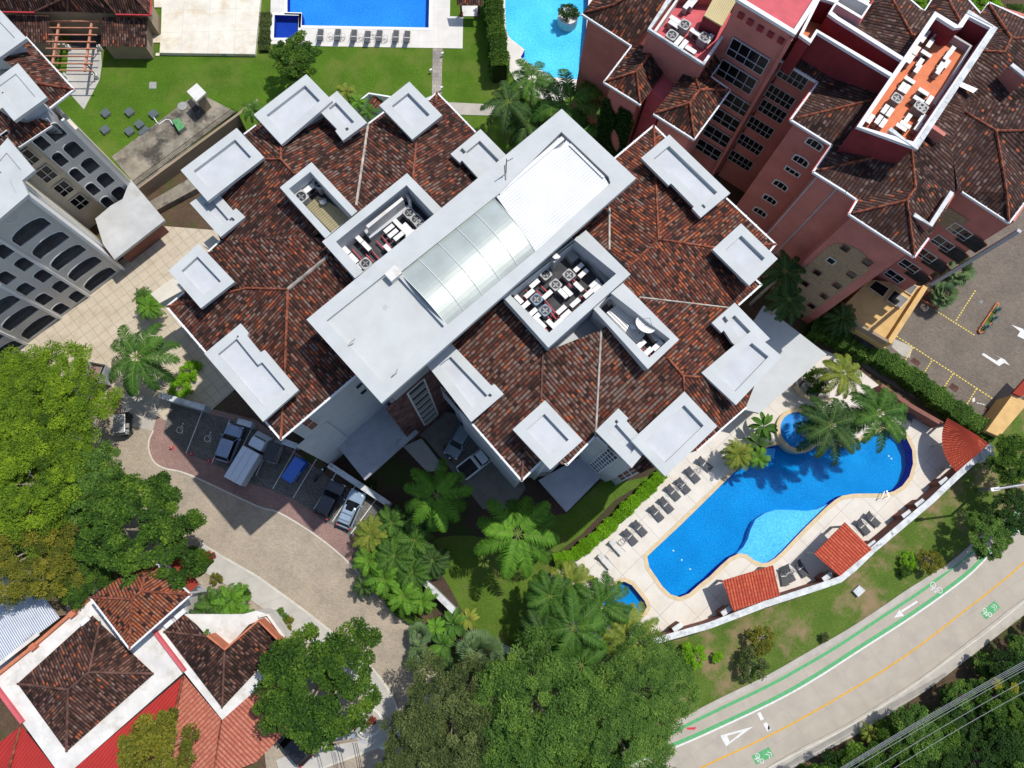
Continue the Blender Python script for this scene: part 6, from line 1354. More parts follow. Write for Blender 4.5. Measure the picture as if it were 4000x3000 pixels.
acs('machines in the small left machine well','in the yellow-sheet well',22.3,43,[('c','b0 560,1600',0),('c','b1 400,60',0),('s','b0 460,1640',0),('s','b0 410,1610',0)],1.2)
acs('machines on the pink roof deck','on the pink roof deck',20.75,53,[('s','c0 1405,180',-90),('s','c0 1395,220',-90),('c','c0 1485,235',0),('c','c0 1375,325',0),('s','c0 1580,290',-90),('c','c0 1655,345',0),('s','c0 1700,345',0),('s','c0 1435,365',0),('s','c0 1478,395',0),('s','c0 1540,440',-90),('s','c0 1515,50',0),('s','c0 1560,35',0)],1.15)
acs('machines on the orange roof deck','on the orange roof deck',22.95,53,[('s','p2 745,170',0),('s','p2 712,215',0),('s','p2 748,243',0),('s','p2 673,283',0),('s','p2 727,300',-90),('s','p2 640,330',0),('s','p2 692,350',0),('s','p2 680,382',0),('s','p2 636,445',-90),('s','p2 594,482',0),('s','p2 618,495',0),('c','p2 560,550',0),('s','p2 500,605',0),('s','p2 527,622',0),('s','p2 420,658',0),('s','p2 465,662',0),('s','p2 490,682',0),('s','p2 866,283',0),('s','p2 843,312',0),('s','p2 838,355',0),('s','p2 806,370',0),('s','p2 800,390',0),('s','p2 712,510',-90),('s','p2 685,552',-90),('s','p2 745,555',0),('c','p2 685,592',0),('c','p2 700,605',0),('s','p2 612,690',-90),('s','p2 590,705',-90),('s','p2 705,655',0),('s','p2 682,700',0),('s','p2 625,655',0)],1.05)
# pink pipework, ducts, dish
def rods(s,z,m,r,name,parent=MBL,zz=0):
    for tok in s.split('|'): mb=MB(); mb.tube([p for p in L(tok.strip(),z)],r,5); obj(name,mb,m,parent)
rods('b1 830,495 925,600|b1 985,490 1075,595|b1 950,540 1015,605|b1 1040,425 1105,490|b1 1085,380 1165,480',22.5,'pipe_pink',.07,'support_beam')
rods('c1 210,850 360,1030|c1 250,815 330,890|c1 480,790 520,830|c1 90,900 155,960|c1 120,850 200,940|c1 350,1020 400,1080|c1 290,1060 340,1110|c1 520,750 600,830|c1 590,900 630,940|c1 300,1000 380,1100|c1 630,850 700,900|c1 440,740 520,830|c1 240,1130 310,1205|c1 1090,1330 1200,1420',22.45,'pipe_pink',.08,'support_beam')
rods('c1 390,690 330,640 350,560|c1 100,760 180,690',22.5,'cable',.03,'cable')
mb=MB(); wd=P1('c1 372,570',24.4); mb.box((wd.x,wd.y,23.3),(.7,.5,2.4),U0); tt=obj('exhaust_duct',mb,'galvanised',MBL); mb=MB(); mb.cyl(wd,.25,24.5,24.8,12); obj('cowl',mb,'shiny_metal',tt)
mb=MB(); q=P1('c1 535,500',22.2); mb.tube([q,q+Vector((.1,.1,2.0))],.22,10); obj('exhaust_duct',mb,'galvanised',MBL)
mb=MB(); mb.prism(L('c1 420,480 480,440 580,560 520,610',22.8),22.1,22.8); obj('machine_shed',mb,'ac_side',MBL)
mb=MB(); mb.prism(L('c1 245,610 290,570 345,640 300,690',22.8),22.1,22.8); obj('machine_shed',mb,'ac_side',MBL)
mb=MB(); wall_strip(mb,L('c1 620,520 830,780',22.9),.45,22.1,22.9); obj('inner_ledge',mb,'ac_side',MBL)
mb=MB(); mb.prism(L('c1 1195,1190 1230,1180 1300,1250 1290,1270 1240,1290 1180,1210',22.9),22.1,22.9); obj('machine_shed',mb,'galvanised',MBL)
mb=MB(); mb.prism(L('c1 800,900 850,880 890,930 850,970',22.8),22.1,22.8); obj('machine_shed',mb,'ac_side',MBL)
mb=MB(); c=P1('b1 1305,30',23.3); mb.tube([c+Vector((0,0,-1)),c,c+Vector((.25,-.5,.1)),c+Vector((.3,-1.2,-.8))],.13,8); obj('vent_pipe',mb,'white_trim',MBL)
for q in ('b1 575,75','c1 1055,1155'): c=P1(q,23.); mb=MB(); mb.cyl(c,.22,22.4,22.9,12); mb.cyl(c,.3,22.9,23.05,12,.05); obj('turbine_vent',mb,'shiny_metal',MBL)
t=thing('satellite_dish','pale round satellite dish on a tripod over the ribbed sheet in the narrow right well','satellite dish',(P1('c1 1155,1145',22.6)))
c=P1('c1 1155,1145',23.8); mb=MB(); nrm=Vector((.25,.35,.9)).normalized(); ax=nrm.cross(Vector((0,0,1))).normalized(); ay=nrm.cross(ax); vs=[c-nrm*.18]; R8=(.3,.6,.85)
for ri in R8:
    for k in range(20): a=2*math.pi*k/20; vs.append(c+(ax*math.cos(a)+ay*math.sin(a))*ri+nrm*(.18*(ri/.85)**2-.18))
fs=[[0,1+k,1+(k+1)%20] for k in range(20)]
for j in range(2):
    for k in range(20): fs.append([1+j*20+k,1+(j+1)*20+k,1+(j+1)*20+(k+1)%20,1+j*20+(k+1)%20])
mb.add(vs,fs); obj('dish',mb,'ac_white',t,True)
for d in ((.5,0),(-.3,.4),(-.3,-.4)): mb=MB(); mb.tube([c-Vector((0,0,.15)),Vector((c.x+d[0],c.y+d[1],22.6))],.03,5); obj('leg',mb,'grey_metal',t)
mb=MB(); mb.tube([c+ax*.7,c+nrm*.8,c-ax*.7],.02,4); obj('feed_arm',mb,'grey_metal',t)
# ---------------- poles and cables ----------------
t=thing('utility_pole','leaning-looking white concrete utility pole with cross-arms on the street corner','utility pole',tuple(P1('b3 850,1385')))
ft=P1('b3 935,1195'); hd=P1('b3 845,1375',9.3)
ft=Vector((hd.x,hd.y,0)); mb=MB(); mb.tube([ft,hd],[.22,.16],10); obj('pole',mb,'concrete_pole',t); mb=MB(); mb.cyl(hd,.3,9.2,9.7,14,.2); obj('pole_cap',mb,'shiny_metal',t)
for s,z in (('b3 665,1440 880,1400',9.),('b3 690,1450 875,1420',8.4)):
    a,b=L(s,z); mb=MB(); mb.box(((a.x+b.x)/2,(a.y+b.y)/2,z),((b-a).length,.12,.12),math.atan2(b.y-a.y,b.x-a.x)); obj('cross_arm',mb,'tan_wall',t)
a=P1('b3 915,1425',8.6); mb=MB(); mb.tube([hd-Vector((0,0,.6)),a],.05,6); obj('lamp_arm',mb,'grey_metal',t); mb=MB(); mb.box((a.x,a.y,8.6),(.75,.3,.14),-.3); obj('lamp_head',mb,'galvanised',t)
mb=MB(); 
for k in range(5): mb=MB(); q=hd+Vector((-.9+.4*k,-.35,-.45)); mb.cyl(q,.05,q.z,q.z+.2,6); obj('insulator',mb,'terrace_white',t)
def cable(s,z0,z1,sag,r,m,label,grp): 
    P=L(s); A,B=P[0],P[-1]; A=P1(s.split()[0]+' '+s.split()[1],z0); B=P1((s.split()[-2] if s.split()[-2] in TILES else s.split()[0])+' '+s.split()[-1],z1)
    pts=[A.lerp(B,k/14)-Vector((0,0,sag*4*(k/14)*(1-k/14))) for k in range(15)]; mb=MB(); mb.tube(pts,r,4); o=obj('power_cable',mb,m); tag(o,label,'cable',grp)
g='cables running down from the street-corner pole'
for k,s in enumerate(('b3 685,1450 b3 770,1800','b3 712,1445 b3 790,1800','b3 835,1440 b3 900,1800','b3 855,1440 b3 920,1800','b3 870,1440 b3 935,1800')): cable(s,9.,9.2,.2,.03,'cable','dark cable from the street-corner pole down to the bottom edge, '+['leftmost','second','third','fourth','rightmost'][k]+' of five',g)
g='cables over the wood beyond the road'
for k,(s) in enumerate(('d3 560,1700 d3 2300,690','d3 580,1700 d3 2300,705','d3 600,1700 d3 2300,722','d3 625,1700 d3 2300,740','d3 680,1700 d3 2300,765')): cable(s,8.5,8.5,.3,.022,'cable_light','pale cable crossing the wood, '+['topmost','second from the top','middle one','fourth from the top','lowest'][k]+' of the tight bundle',g)
cable('d3 860,1700 d3 2300,860',8,8,.3,.025,'cable_light','thin single cable crossing the wood, next to the tight bundle','thin cables over the wood'); cable('d3 1030,1700 d3 2300,960',8,8,.3,.025,'cable_light','lowest thin single cable crossing the wood','thin cables over the wood')
cable('d2 1950,912 d2 2300,860',7.5,7.5,.05,.14,'concrete_pole','','') if False else None
t=thing('street_lamp','grey street lamp arm reaching in at the right edge over the verge','street lamp',tuple(P1('d2 2300,855')))
mb=MB(); mb.tube([P1('d2 1955,910',8.),P1('d2 2300,858',8.3)],.11,8); obj('arm',mb,'galvanised',t); mb=MB(); q=P1('d2 1965,908',8.); mb.box((q.x,q.y,7.95),(.9,.35,.16),.15); obj('lamp_head',mb,'galvanised',t); mb=MB(); q=P1('d2 2300,858',8.3); mb.tube([Vector((q.x,q.y,0)),q],.14,8); obj('pole',mb,'galvanised',t)
tag(obj('concrete_box',MB().prism(L('d3 790,80 843,125 783,182 735,130',.35),0,.35),'aged_white'),'square weathered concrete chamber on the grass verge','manhole')
pv=thing('garden_shelter','small dark tiled shelter on posts at the top, by the north pool deck','shelter',tuple(P1('b0 1850,60',2.)))
roof(pv,[('b0 1735,45,4.6 1960,50,4.6 1960,-80,5.3 1735,-80,5.3',270)],'tiles_house',0)
for q in ('b0 1775,120','b0 1925,125'): p=P1(q,2.3); mb=MB(); mb.box((p.x,p.y,3.2),(.22,.22,2.5)); obj('post',mb,'wood_dark',pv); mb=MB(); mb.box((p.x,p.y,2.2),(.4,.4,.5)); obj('footing',mb,'brown_wall',pv)
sheet('shelter_floor',L('b0 1775,50 1930,50 1925,140 1785,140',2.06),2.07,'terrace_white')
for i,(q,lab) in enumerate((('b0 1613,470','small white path light at the upper right of the tiled path'),('b0 1512,615','small white path light left of the tiled path'),('b0 1605,765','small white path light at the lower right of the tiled path'))):
    p=P1(q,2.3); t=thing('path_light',lab,'path light',(p.x,p.y,2.),'path lights by the tiled path'); mb=MB(); mb.cyl(p,.07,2,2.5,8); obj('stem',mb,'ac_white',t); mb=MB(); mb.box((p.x,p.y,2.55),(.3,.2,.14),.5); obj('lamp_head',mb,'ac_white',t)

t=thing('scrap_pile','pile of grey scrap sheets and tubes on the bare ground beside the tin roof','scrap pile',tuple(P1('a3 620,270')))
rs=np.random.default_rng(5)
for k in range(16):
    x,y=rs.uniform(535,760),0; y=330-.85*(x-535)+rs.uniform(-45,45); p=P1('a3 %f,%f'%(x,y),.2); mb=MB(); mb.box((p.x,p.y,.15+.05*k),(rs.uniform(.4,1.8),rs.uniform(.08,.6),.05),rs.uniform(0,3)); obj('scrap_piece',mb,['tin_panel','galvanised','ac_blue','black_metal','aged_white'][k%5],t)
# ---------------- plants ----------------
leaf_mat('leaf_mid',[(0,(.018,.045,.009)),(.45,(.050,.115,.014)),(.75,(.105,.19,.020)),(1,(.18,.27,.03))])
leaf_mat('leaf_dark',[(0,(.012,.032,.008)),(.5,(.030,.075,.014)),(.9,(.055,.115,.018)),(1,(.10,.17,.03))])
leaf_mat('leaf_light',[(0,(.045,.09,.010)),(.4,(.12,.21,.016)),(.75,(.22,.34,.018)),(1,(.32,.43,.03))],.35)
leaf_mat('leaf_mango',[(0,(.03,.075,.014)),(.45,(.085,.17,.030)),(.75,(.15,.26,.045)),(1,(.23,.34,.05))])
leaf_mat('leaf_olive',[(0,(.03,.048,.016)),(.45,(.085,.12,.035)),(.75,(.15,.185,.06)),(1,(.24,.25,.09))])
leaf_mat('leaf_lime',[(0,(.10,.22,.010)),(.5,(.19,.40,.014)),(1,(.30,.55,.03))],.35)
leaf_mat('leaf_yellow',[(0,(.16,.17,.02)),(.5,(.32,.30,.03)),(1,(.5,.48,.04))])
leaf_mat('leaf_red',[(0,(.10,.02,.015)),(.5,(.22,.05,.03)),(1,(.5,.15,.05))])
leaf_mat('leaf_gold',[(0,(.06,.08,.012)),(.5,(.16,.17,.02)),(1,(.32,.27,.03))])
leaf_mat('palm_green',[(0,(.018,.055,.010)),(.5,(.045,.12,.018)),(.9,(.09,.20,.025)),(1,(.16,.27,.04))],.3,.6,.18)
leaf_mat('palm_dark',[(0,(.012,.035,.012)),(.5,(.03,.075,.018)),(1,(.08,.14,.035))],.25,.6,.15)
leaf_mat('palm_yellow',[(0,(.06,.11,.015)),(.5,(.15,.21,.025)),(1,(.34,.34,.06))],.3,.6,.18)
leaf_mat('palm_bright',[(0,(.04,.11,.012)),(.5,(.09,.22,.02)),(1,(.17,.36,.03))],.3,.6,.18)
leaf_mat('fan_leaf',[(0,(.04,.08,.03)),(.5,(.10,.17,.065)),(1,(.20,.28,.13))],.2,.6,.2)
leaf_mat('agave',[(0,(.06,.12,.12)),(1,(.16,.26,.25))],.05,.5,.4)
def leafmesh(name,V,tone,k=4):
    """V: (n,k,3) leaf polygons"""
    n=V.shape[0]; me=bpy.data.meshes.new(name); me.vertices.add(n*k); me.vertices.foreach_set('co',V.reshape(-1).astype(np.float32))
    me.loops.add(n*k); me.loops.foreach_set('vertex_index',np.arange(n*k,dtype=np.int32)); me.polygons.add(n)
    me.polygons.foreach_set('loop_start',np.arange(0,n*k,k,dtype=np.int32)); me.polygons.foreach_set('loop_total',np.full(n,k,dtype=np.int32))
    at=me.attributes.new('tone','FLOAT','POINT'); at.data.foreach_set('value',np.repeat(np.clip(tone,0,1),k).astype(np.float32)); me.update(calc_edges=True); me.validate(); return me
def leaves_at(P,size,aspect=.5,tilt=.55,r=None,dirs=None):
    n=len(P); nrm=np.stack([r.normal(0,tilt,n),r.normal(0,tilt,n),np.ones(n)],1); nrm/=np.linalg.norm(nrm,axis=1)[:,None]
    a=r.uniform(0,2*np.pi,n); d=np.stack([np.cos(a),np.sin(a),np.zeros(n)],1) if dirs is None else dirs+r.normal(0,.5,(n,3))
    d-= (d*nrm).sum(1)[:,None]*nrm; d/=np.linalg.norm(d,axis=1)[:,None]+1e-6; s=np.cross(nrm,d); L_=size*r.uniform(.7,1.3,n)[:,None]
    V=np.stack([P-d*L_*.5,P+s*L_*aspect*.5-d*L_*.05,P+d*L_*.5,P-s*L_*aspect*.5-d*L_*.05],1); return V
def crown(name,R,Hh,ncl,nl,size,seed,clr=.75,flat=.35,tilt=.55,aspect=.5,hollow=.35):
    """crown of radius R and height Hh built as leaf clusters; returns (mesh, limb tips)"""
    r=np.random.default_rng(seed); ph=r.uniform(0,6.28,6); am=r.uniform(.04,.11,6); C_=[]
    while len(C_)<ncl:
        a=r.uniform(0,2*np.pi); lim=1+sum(am[k]*np.sin((k+2)*a+ph[k]) for k in range(6)); q=np.sqrt(r.uniform(hollow*.1,1.)); q=min(q,1)*lim; z=Hh*np.sqrt(max(0,1-min(1,q)**2*.9))*r.uniform(.72,1.02) - (r.uniform(0,.45)*Hh if r.random()<.3 else 0)
        c=np.array([np.cos(a)*q*R*.93,np.sin(a)*q*R*.93,z])
        if all(np.linalg.norm((c-d)*(1,1,.6))>clr*.62 for d in C_[-60:]) or r.random()<.12: C_.append(c)
    C_=np.array(C_); cs=r.uniform(.7,1.3,len(C_))*clr; ct=r.normal(0,.16,len(C_)); idx=r.integers(0,len(C_),nl); 
    u=r.normal(0,1,(nl,3)); u/=np.linalg.norm(u,axis=1)[:,None]; rad=r.uniform(.25,1,nl)**.6; P=C_[idx]+u*(rad*cs[idx])[:,None]*np.array([1,1,flat]); 
    out=P-C_[idx]; V=leaves_at(P,size,aspect,tilt,r,out/ (np.linalg.norm(out,axis=1)[:,None]+1e-6))
    tone=.45+ct[idx]+r.normal(0,.17,nl); return leafmesh(name,V,tone),C_
def limbs(C_,R,Hh,n,seed,r0=.16):
    r=np.random.default_rng(seed); mb=MB(); pick=C_[np.argsort(r.random(len(C_)))[:n]]
    for c in pick:
        m_=c*np.array([.45,.45,.45])+r.normal(0,.15*R/4,3); mb.tube([(0,0,-Hh*.35),tuple(m_),tuple(c*np.array([.8,.8,.86])+r.normal(0,.1,3)),tuple(c)],[r0,r0*.6,r0*.35,r0*.14],5)
    return mb
def unit_trunk():
    mb=MB(); mb.tube([(0,0,0),(.06,.03,.35),(-.04,.02,.7),(0,0,1)],[1,.8,.7,.62],9); return mb
PROTO={}
def proto(key,R,Hh,ncl,nl,size,seed,**k):
    me,C_=crown('crown',R,Hh,ncl,nl,size,seed,**k); lb=limbs(C_,R,Hh,10 if R>2 else 5,seed,.16 if R>4 else .08); lm=bpy.data.meshes.new('limbs'); lm.from_pydata([tuple(v) for v in lb.v],[],lb.f); lm.materials.append(MATS['pale_bark']); me.materials.append(MATS['leaf_mid']); PROTO[key]=(me,lm,R,Hh)
proto('big',6.,3.2,150,34000,.30,1); proto('big2',6.,3.4,140,32000,.30,2,clr=.85); proto('feather',6.5,3.,230,46000,.22,3,clr=.8,flat=.22,tilt=.4,aspect=.4); proto('mango',6.,3.6,170,36000,.27,4,clr=.8,flat=.5,aspect=.35)
proto('med',3.,2.2,60,12000,.24,5,clr=.6,flat=.45); proto('med2',3.,2.,55,11000,.24,6,clr=.65,flat=.4); proto('shrub',1.2,.9,22,2600,.16,7,clr=.35,flat=.6); proto('shrub2',1.2,1.,14,2000,.2,8,clr=.4,flat=.5)
tk=unit_trunk(); TRK=bpy.data.meshes.new('trunk'); TRK.from_pydata([tuple(v) for v in tk.v],[],tk.f); TRK.materials.append(MATS['bark'])
TRKP=bpy.data.meshes.new('trunk'); TRKP.from_pydata([tuple(v) for v in tk.v],[],tk.f); TRKP.materials.append(MATS['pale_bark'])
def mo(name,me,par,loc,sc3,rot=0.,matn=None):
    o=bpy.data.objects.new(name,me); C.objects.link(o); o.parent=par; o.location=loc; o.scale=sc3; o.rotation_euler=(0,0,rot)
    if matn: o.material_slots[0].link='OBJECT'; o.material_slots[0].material=MATS[matn]
    return o
def tree(q,key,rad,h,leaf,label,cat='tree',group=None,z0=0.,name='tree',limb=True):
    """q: photo position of the crown's middle; h: height of the crown's underside; crown centre is placed at its own height"""
    me,lm,R,Hh=PROTO[key]; s=rad/R; zc=z0+h+Hh*s*.6; p=P1(q,zc); t=thing(name,label,cat,(p.x,p.y,z0),group,world=False); rt=random.uniform(0,6.28)
    mo('crown' if name!='shrub' else 'foliage',me,t,(0,0,h),(s,s,s),rt,leaf); 
    if limb: mo('limbs',lm,t,(0,0,h),(s,s,s),rt)
    mo('trunk' if name!='shrub' else 'stem',TRK,t,(0,0,0),(.035*rad+.04,.035*rad+.04,h+.15*Hh*s),rt); return t
def frond_crown(name,nf,Lf,nl,ll,seed,rise=.75,droop=1.1,w_=.055,stiff=.5,spread=1.):
    r=np.random.default_rng(seed); Q=[];T_=[]; M_=MB()
    for f in range(nf):
        az=2*np.pi*f*.618*1.0+r.uniform(-.15,.15); lev=f/nf; el=rise*(1-lev)**1.1*1.25-.25+r.uniform(-.08,.08); Lk=Lf*r.uniform(.85,1.1)*(1-.25*(1-lev)**2); tone=.35+.35*(1-lev)+r.normal(0,.08)
        n=14; p=np.zeros(3); pts=[p.copy()]; e=el
        for k in range(n): e-=droop/n*(.6+1.1*k/n); p=p+np.array([np.cos(az)*np.cos(e),np.sin(az)*np.cos(e),np.sin(e)])*Lk/n; pts.append(p.copy())
        pts=np.array(pts); sd=np.array([-np.sin(az),np.cos(az),0.])
        M_.tube([tuple(v) for v in pts[::2]],[.045,.04,.035,.03,.025,.02,.015,.01][:len(pts[::2])],4,False)
        for i in range(nl):
            t=.12+.88*i/nl; x=t*n; k=min(n-1,int(x)); b=pts[k]+(pts[k+1]-pts[k])*(x-k); tg=pts[k+1]-pts[k]; tg=tg/np.linalg.norm(tg); up=np.cross(tg,sd); up=up if up[2]>0 else -up
            ln=ll*np.sin(np.pi*min(.98,.16+.8*t))**.7*r.uniform(.85,1.12)
            for s in (1,-1):
                d=sd*s*(.82)+tg*stiff+up*(.22-.5*t*.3)+r.normal(0,.09,3); d/=np.linalg.norm(d); m1=b+d*ln*.5; e2=b+d*ln+np.array([0,0,-ln*.28]); wv=tg*w_*.5
                Q.append([b-wv*.5,b+wv*.5,m1+wv,m1-wv]); Q.append([m1-wv,m1+wv,e2+wv*.15,e2-wv*.15]); tt=tone+r.normal(0,.13); T_+= [tt,tt]
    return leafmesh(name,np.array(Q),np.array(T_)),M_
def pmesh(M_,mt): me=bpy.data.meshes.new('midribs'); me.from_pydata([tuple(v) for v in M_.v],[],M_.f); me.materials.append(MATS[mt]); return me
leaf_mat('midrib',[(0,(.16,.22,.05)),(1,(.3,.34,.08))],.1)
PALM={}
for key,args in (('coconut',dict(nf=18,Lf=4.,nl=50,ll=.72,seed=11,w_=.10)),('royal',dict(nf=13,Lf=4.,nl=56,ll=.74,seed=12,rise=.6,droop=1.05,w_=.09)),('areca',dict(nf=17,Lf=2.3,nl=24,ll=.42,seed=13,rise=1.0,droop=1.35,w_=.085)),('date',dict(nf=40,Lf=3.1,nl=40,ll=.5,seed=14,rise=.9,droop=1.2,w_=.07))):
    me,M_=frond_crown('crown',**args); me.materials.append(MATS['palm_green']); PALM[key]=(me,pmesh(M_,'midrib'),args['Lf'])
def palm(q,key,rad,h,leaf,label,group=None,z0=0.,tr=.16,lean=(0,0),cat='palm tree'):
    me,mr,R=PALM[key]; s=rad/(R*.88); p=P1(q,z0+h); t=thing('palm_tree',label,cat,(p.x+lean[0],p.y+lean[1],z0),group,world=False); rt=random.uniform(0,6.28)
    c=mo('crown',me,t,(-lean[0],-lean[1],h),(s,s,s),rt,leaf); mo('midribs',mr,t,(-lean[0],-lean[1],h),(s,s,s),rt)
    mb=MB(); mb.tube([(0,0,0),(-lean[0]*.35,-lean[1]*.35,h*.5),(-lean[0],-lean[1],h)],[tr*1.3,tr,tr*.8],8); o=obj('trunk',mb,'pale_bark'); o.parent=t; return t
def fan_mesh(nf,seed,pet=.8,rad=.62):
    r=np.random.default_rng(seed); Q=[];T_=[]
    for f in range(nf):
        az=f*2.399+r.uniform(-.2,.2); el=1.25*(1-f/nf)-.25; d=np.array([np.cos(az)*np.cos(el),np.sin(az)*np.cos(el),np.sin(el)]); sd=np.array([-np.sin(az),np.cos(az),0]); b=d*pet*r.uniform(.8,1.15); up=np.cross(d,sd); up=up if up[2]>0 else -up; Q.append([np.zeros(3)-sd*.015,sd*.015,b+sd*.012,b-sd*.012]); T_.append(.9); tn=.4+.25*(1-f/nf)+r.normal(0,.1)
        for i in range(20):
            a=(i-9.5)/9.5*2.2; e=(d*np.cos(a)+sd*np.sin(a)); pr=rad*(1-.25*abs(a)/2.2)*r.uniform(.9,1.1); w2=np.cross(e,up)*.05; m1=b+e*pr*.6+up*.05; e2=b+e*pr-np.array([0,0,.12]); Q.append([b,m1+w2,e2,m1-w2]); T_.append(tn+r.normal(0,.1))
    return leafmesh('fan_leaves',np.array(Q),np.array(T_))
FAN=fan_mesh(34,21); FAN.materials.append(MATS['fan_leaf'])
def fanpalm(q,rad,h,label,group=None,z0=0.):
    s=rad/1.35; p=P1(q,z0+h); t=thing('fan_palm',label,'fan palm',(p.x,p.y,z0),group,world=False); mo('crown',FAN,t,(0,0,h),(s,s,s),random.uniform(0,6)); mo('trunk',TRKP,t,(0,0,0),(.14,.14,h)); return t
def banana_mesh(n,seed,Lb=1.7,W=.5):
    r=np.random.default_rng(seed); Q=[];T_=[]
    for f in range(n):
        az=f*2.399+r.uniform(-.3,.3); el=r.uniform(.5,1.25); sd=np.array([-np.sin(az),np.cos(az),0]); p=np.zeros(3); tn=r.uniform(.2,.9); N_=10; e=el; Lk=Lb*r.uniform(.75,1.15)
        prev=p; 
        for k in range(N_):
            e-=.16; q_=prev+np.array([np.cos(az)*np.cos(e),np.sin(az)*np.cos(e),np.sin(e)])*Lk/N_; w0=W*np.sin(np.pi*min(1,max(.02,(k-1)/(N_-1))))*.5; w1=W*np.sin(np.pi*min(1,max(.02,k/(N_-1))))*.5; 
            dz=np.array([0,0,.12])
            for s in (1,-1): Q.append([prev,q_,q_+sd*s*w1+dz*w1*2,prev+sd*s*w0+dz*w0*2]); T_.append(tn+(.12 if s>0 else 0)+(k%2)*.06)
            prev=q_
    return leafmesh('broad_leaves',np.array(Q),np.array(T_))
BAN=banana_mesh(16,31); BAN.materials.append(MATS['palm_green'])
def banana(q,rad,h,label,group=None,leaf='palm_green'):
    s=rad/1.4; p=P1(q,h); t=thing('broad_leaf_plant',label,'plant',(p.x,p.y,0),group,world=False); mo('leaves',BAN,t,(0,0,h-.3),(s,s,s),random.uniform(0,6),leaf); mo('stem',TRKP,t,(0,0,0),(.1,.1,h)); return t
def hedge(name,pts,w_,h,n,leaf,label,z0=0.,seed=5,size=.12,cat='hedge'):
    r=np.random.default_rng(seed); P=[np.array(p) for p in pts]; seg=[np.linalg.norm((b-a)[:2]) for a,b in zip(P,P[1:])]; tot=sum(seg); c=P[len(P)//2]; t=thing(name,label,cat,(c[0],c[1],z0))
    X=[];D=[]
    cs=np.cumsum([0]+seg)
    s=r.uniform(0,tot,n); k=np.clip(np.searchsorted(cs,s)-1,0,len(seg)-1); f=(s-cs[k])/np.array(seg)[k]; A=np.array(P)[k];Bq=np.array(P)[k+1]; b=A+(Bq-A)*f[:,None]; d=(Bq-A)[:,:2]; d/=np.linalg.norm(d,axis=1)[:,None]; nr=np.stack([-d[:,1],d[:,0]],1)
    wob=.12*np.sin(s*2.1)+.10*np.sin(s*5.3+1)+.05*np.sin(s*11.); u=r.uniform(-1,1,n); top=r.random(n)<.62; side=np.sign(u)*(1+r.normal(0,.06,n)); off=np.where(top,u,side)*(w_/2)*(1+wob); z=np.where(top,h*(1-.12*np.abs(u)**4)+r.normal(0,.07,n)+wob*.5,r.uniform(0,h,n))
    X=np.stack([b[:,0]+nr[:,0]*off,b[:,1]+nr[:,1]*off,z0+z],1)-np.array([c[0],c[1],z0]); V=leaves_at(X,size,.6,.7,r); me=leafmesh('foliage',V,.45+.25*np.sin(s*1.3)*.5+r.normal(0,.2,n)); me.materials.append(MATS[leaf]); o=bpy.data.objects.new('foliage',me); C.objects.link(o); o.parent=t
    mb=MB(); wall_strip(mb,[Vector(p) for p in pts],w_*.82,z0,z0+h*.88); obj('inner_twigs',mb,'bark_green',t); return t
m,nt,b=newmat('bark_green'); b.inputs['Base Color'].default_value=(.02,.035,.01,1); sp(b,.95,.1)
# ---- big trees
G='trees along the left edge'
tree('n 165,1550','feather',6.1,6.5,'leaf_light','large bright yellow-green feathery tree beside the beige drive',group=G)
tree('n 30,1620','feather',6.2,6.,'leaf_light','bright feathery tree cut by the left edge, above the tin roof trees',group=G)
tree('n 100,1880','feather',6.2,6.2,'leaf_light','feathery green tree with bare pale branches, middle of the left edge',group=G)
tree('n 300,1880','big2',4.,5.6,'leaf_mango','mid green tree between the feathery trees and the dark round one',group=G)
tree('n 80,2150','feather',5.6,5.4,'leaf_gold','olive-green feathery tree above the rusty tin roof',group=G)
tree('n 300,2210','feather',3.6,4.6,'leaf_mid','small dark gap-filled tree above the scrap yard',group=G)
tree('n 525,2065','big',5.7,6.,'leaf_mid','dense dark green round tree between the street and the tiled house')
tree('n 1235,2680','big2',5.6,6.,'leaf_mid','round dark green tree over the salmon roof and the street corner')
tree('n 1150,215','med',2.75,3.4,'leaf_mid','round green tree by the small square pool in the north garden',z0=2.)
tree('n 600,2960','med2',3.6,6.2,'leaf_gold','golden-green tree top poking over the red roof at the bottom edge')
G='big trees at the bottom middle'
tree('n 1760,2830','mango',5.4,6.4,'leaf_olive','large olive-green tree left of the bright one at the bottom middle',group=G)
tree('n 1640,3000','mango',4.2,6.,'leaf_olive','olive-green tree at the bottom edge nearest the street corner',group=G)
tree('n 2090,2760','mango',5.8,7.,'leaf_mango','large bright mid-green tree in the middle of the bottom clump',group=G)
tree('n 2060,3010','mango',5.0,6.6,'leaf_mango','mid-green tree at the bottom edge below the large bright one',group=G)
tree('n 2520,2700','feather',5.2,5.6,'leaf_mango','loose green tree reaching over the verge beside the road',group=G)
tree('n 2430,2900','feather',5.2,6.,'leaf_mango','spreading green tree whose branches hang over the cycle lane',group=G)
tree('n 2250,2990','big',4.2,5.6,'leaf_mid','green tree at the bottom edge between the bright one and the road',group=G)
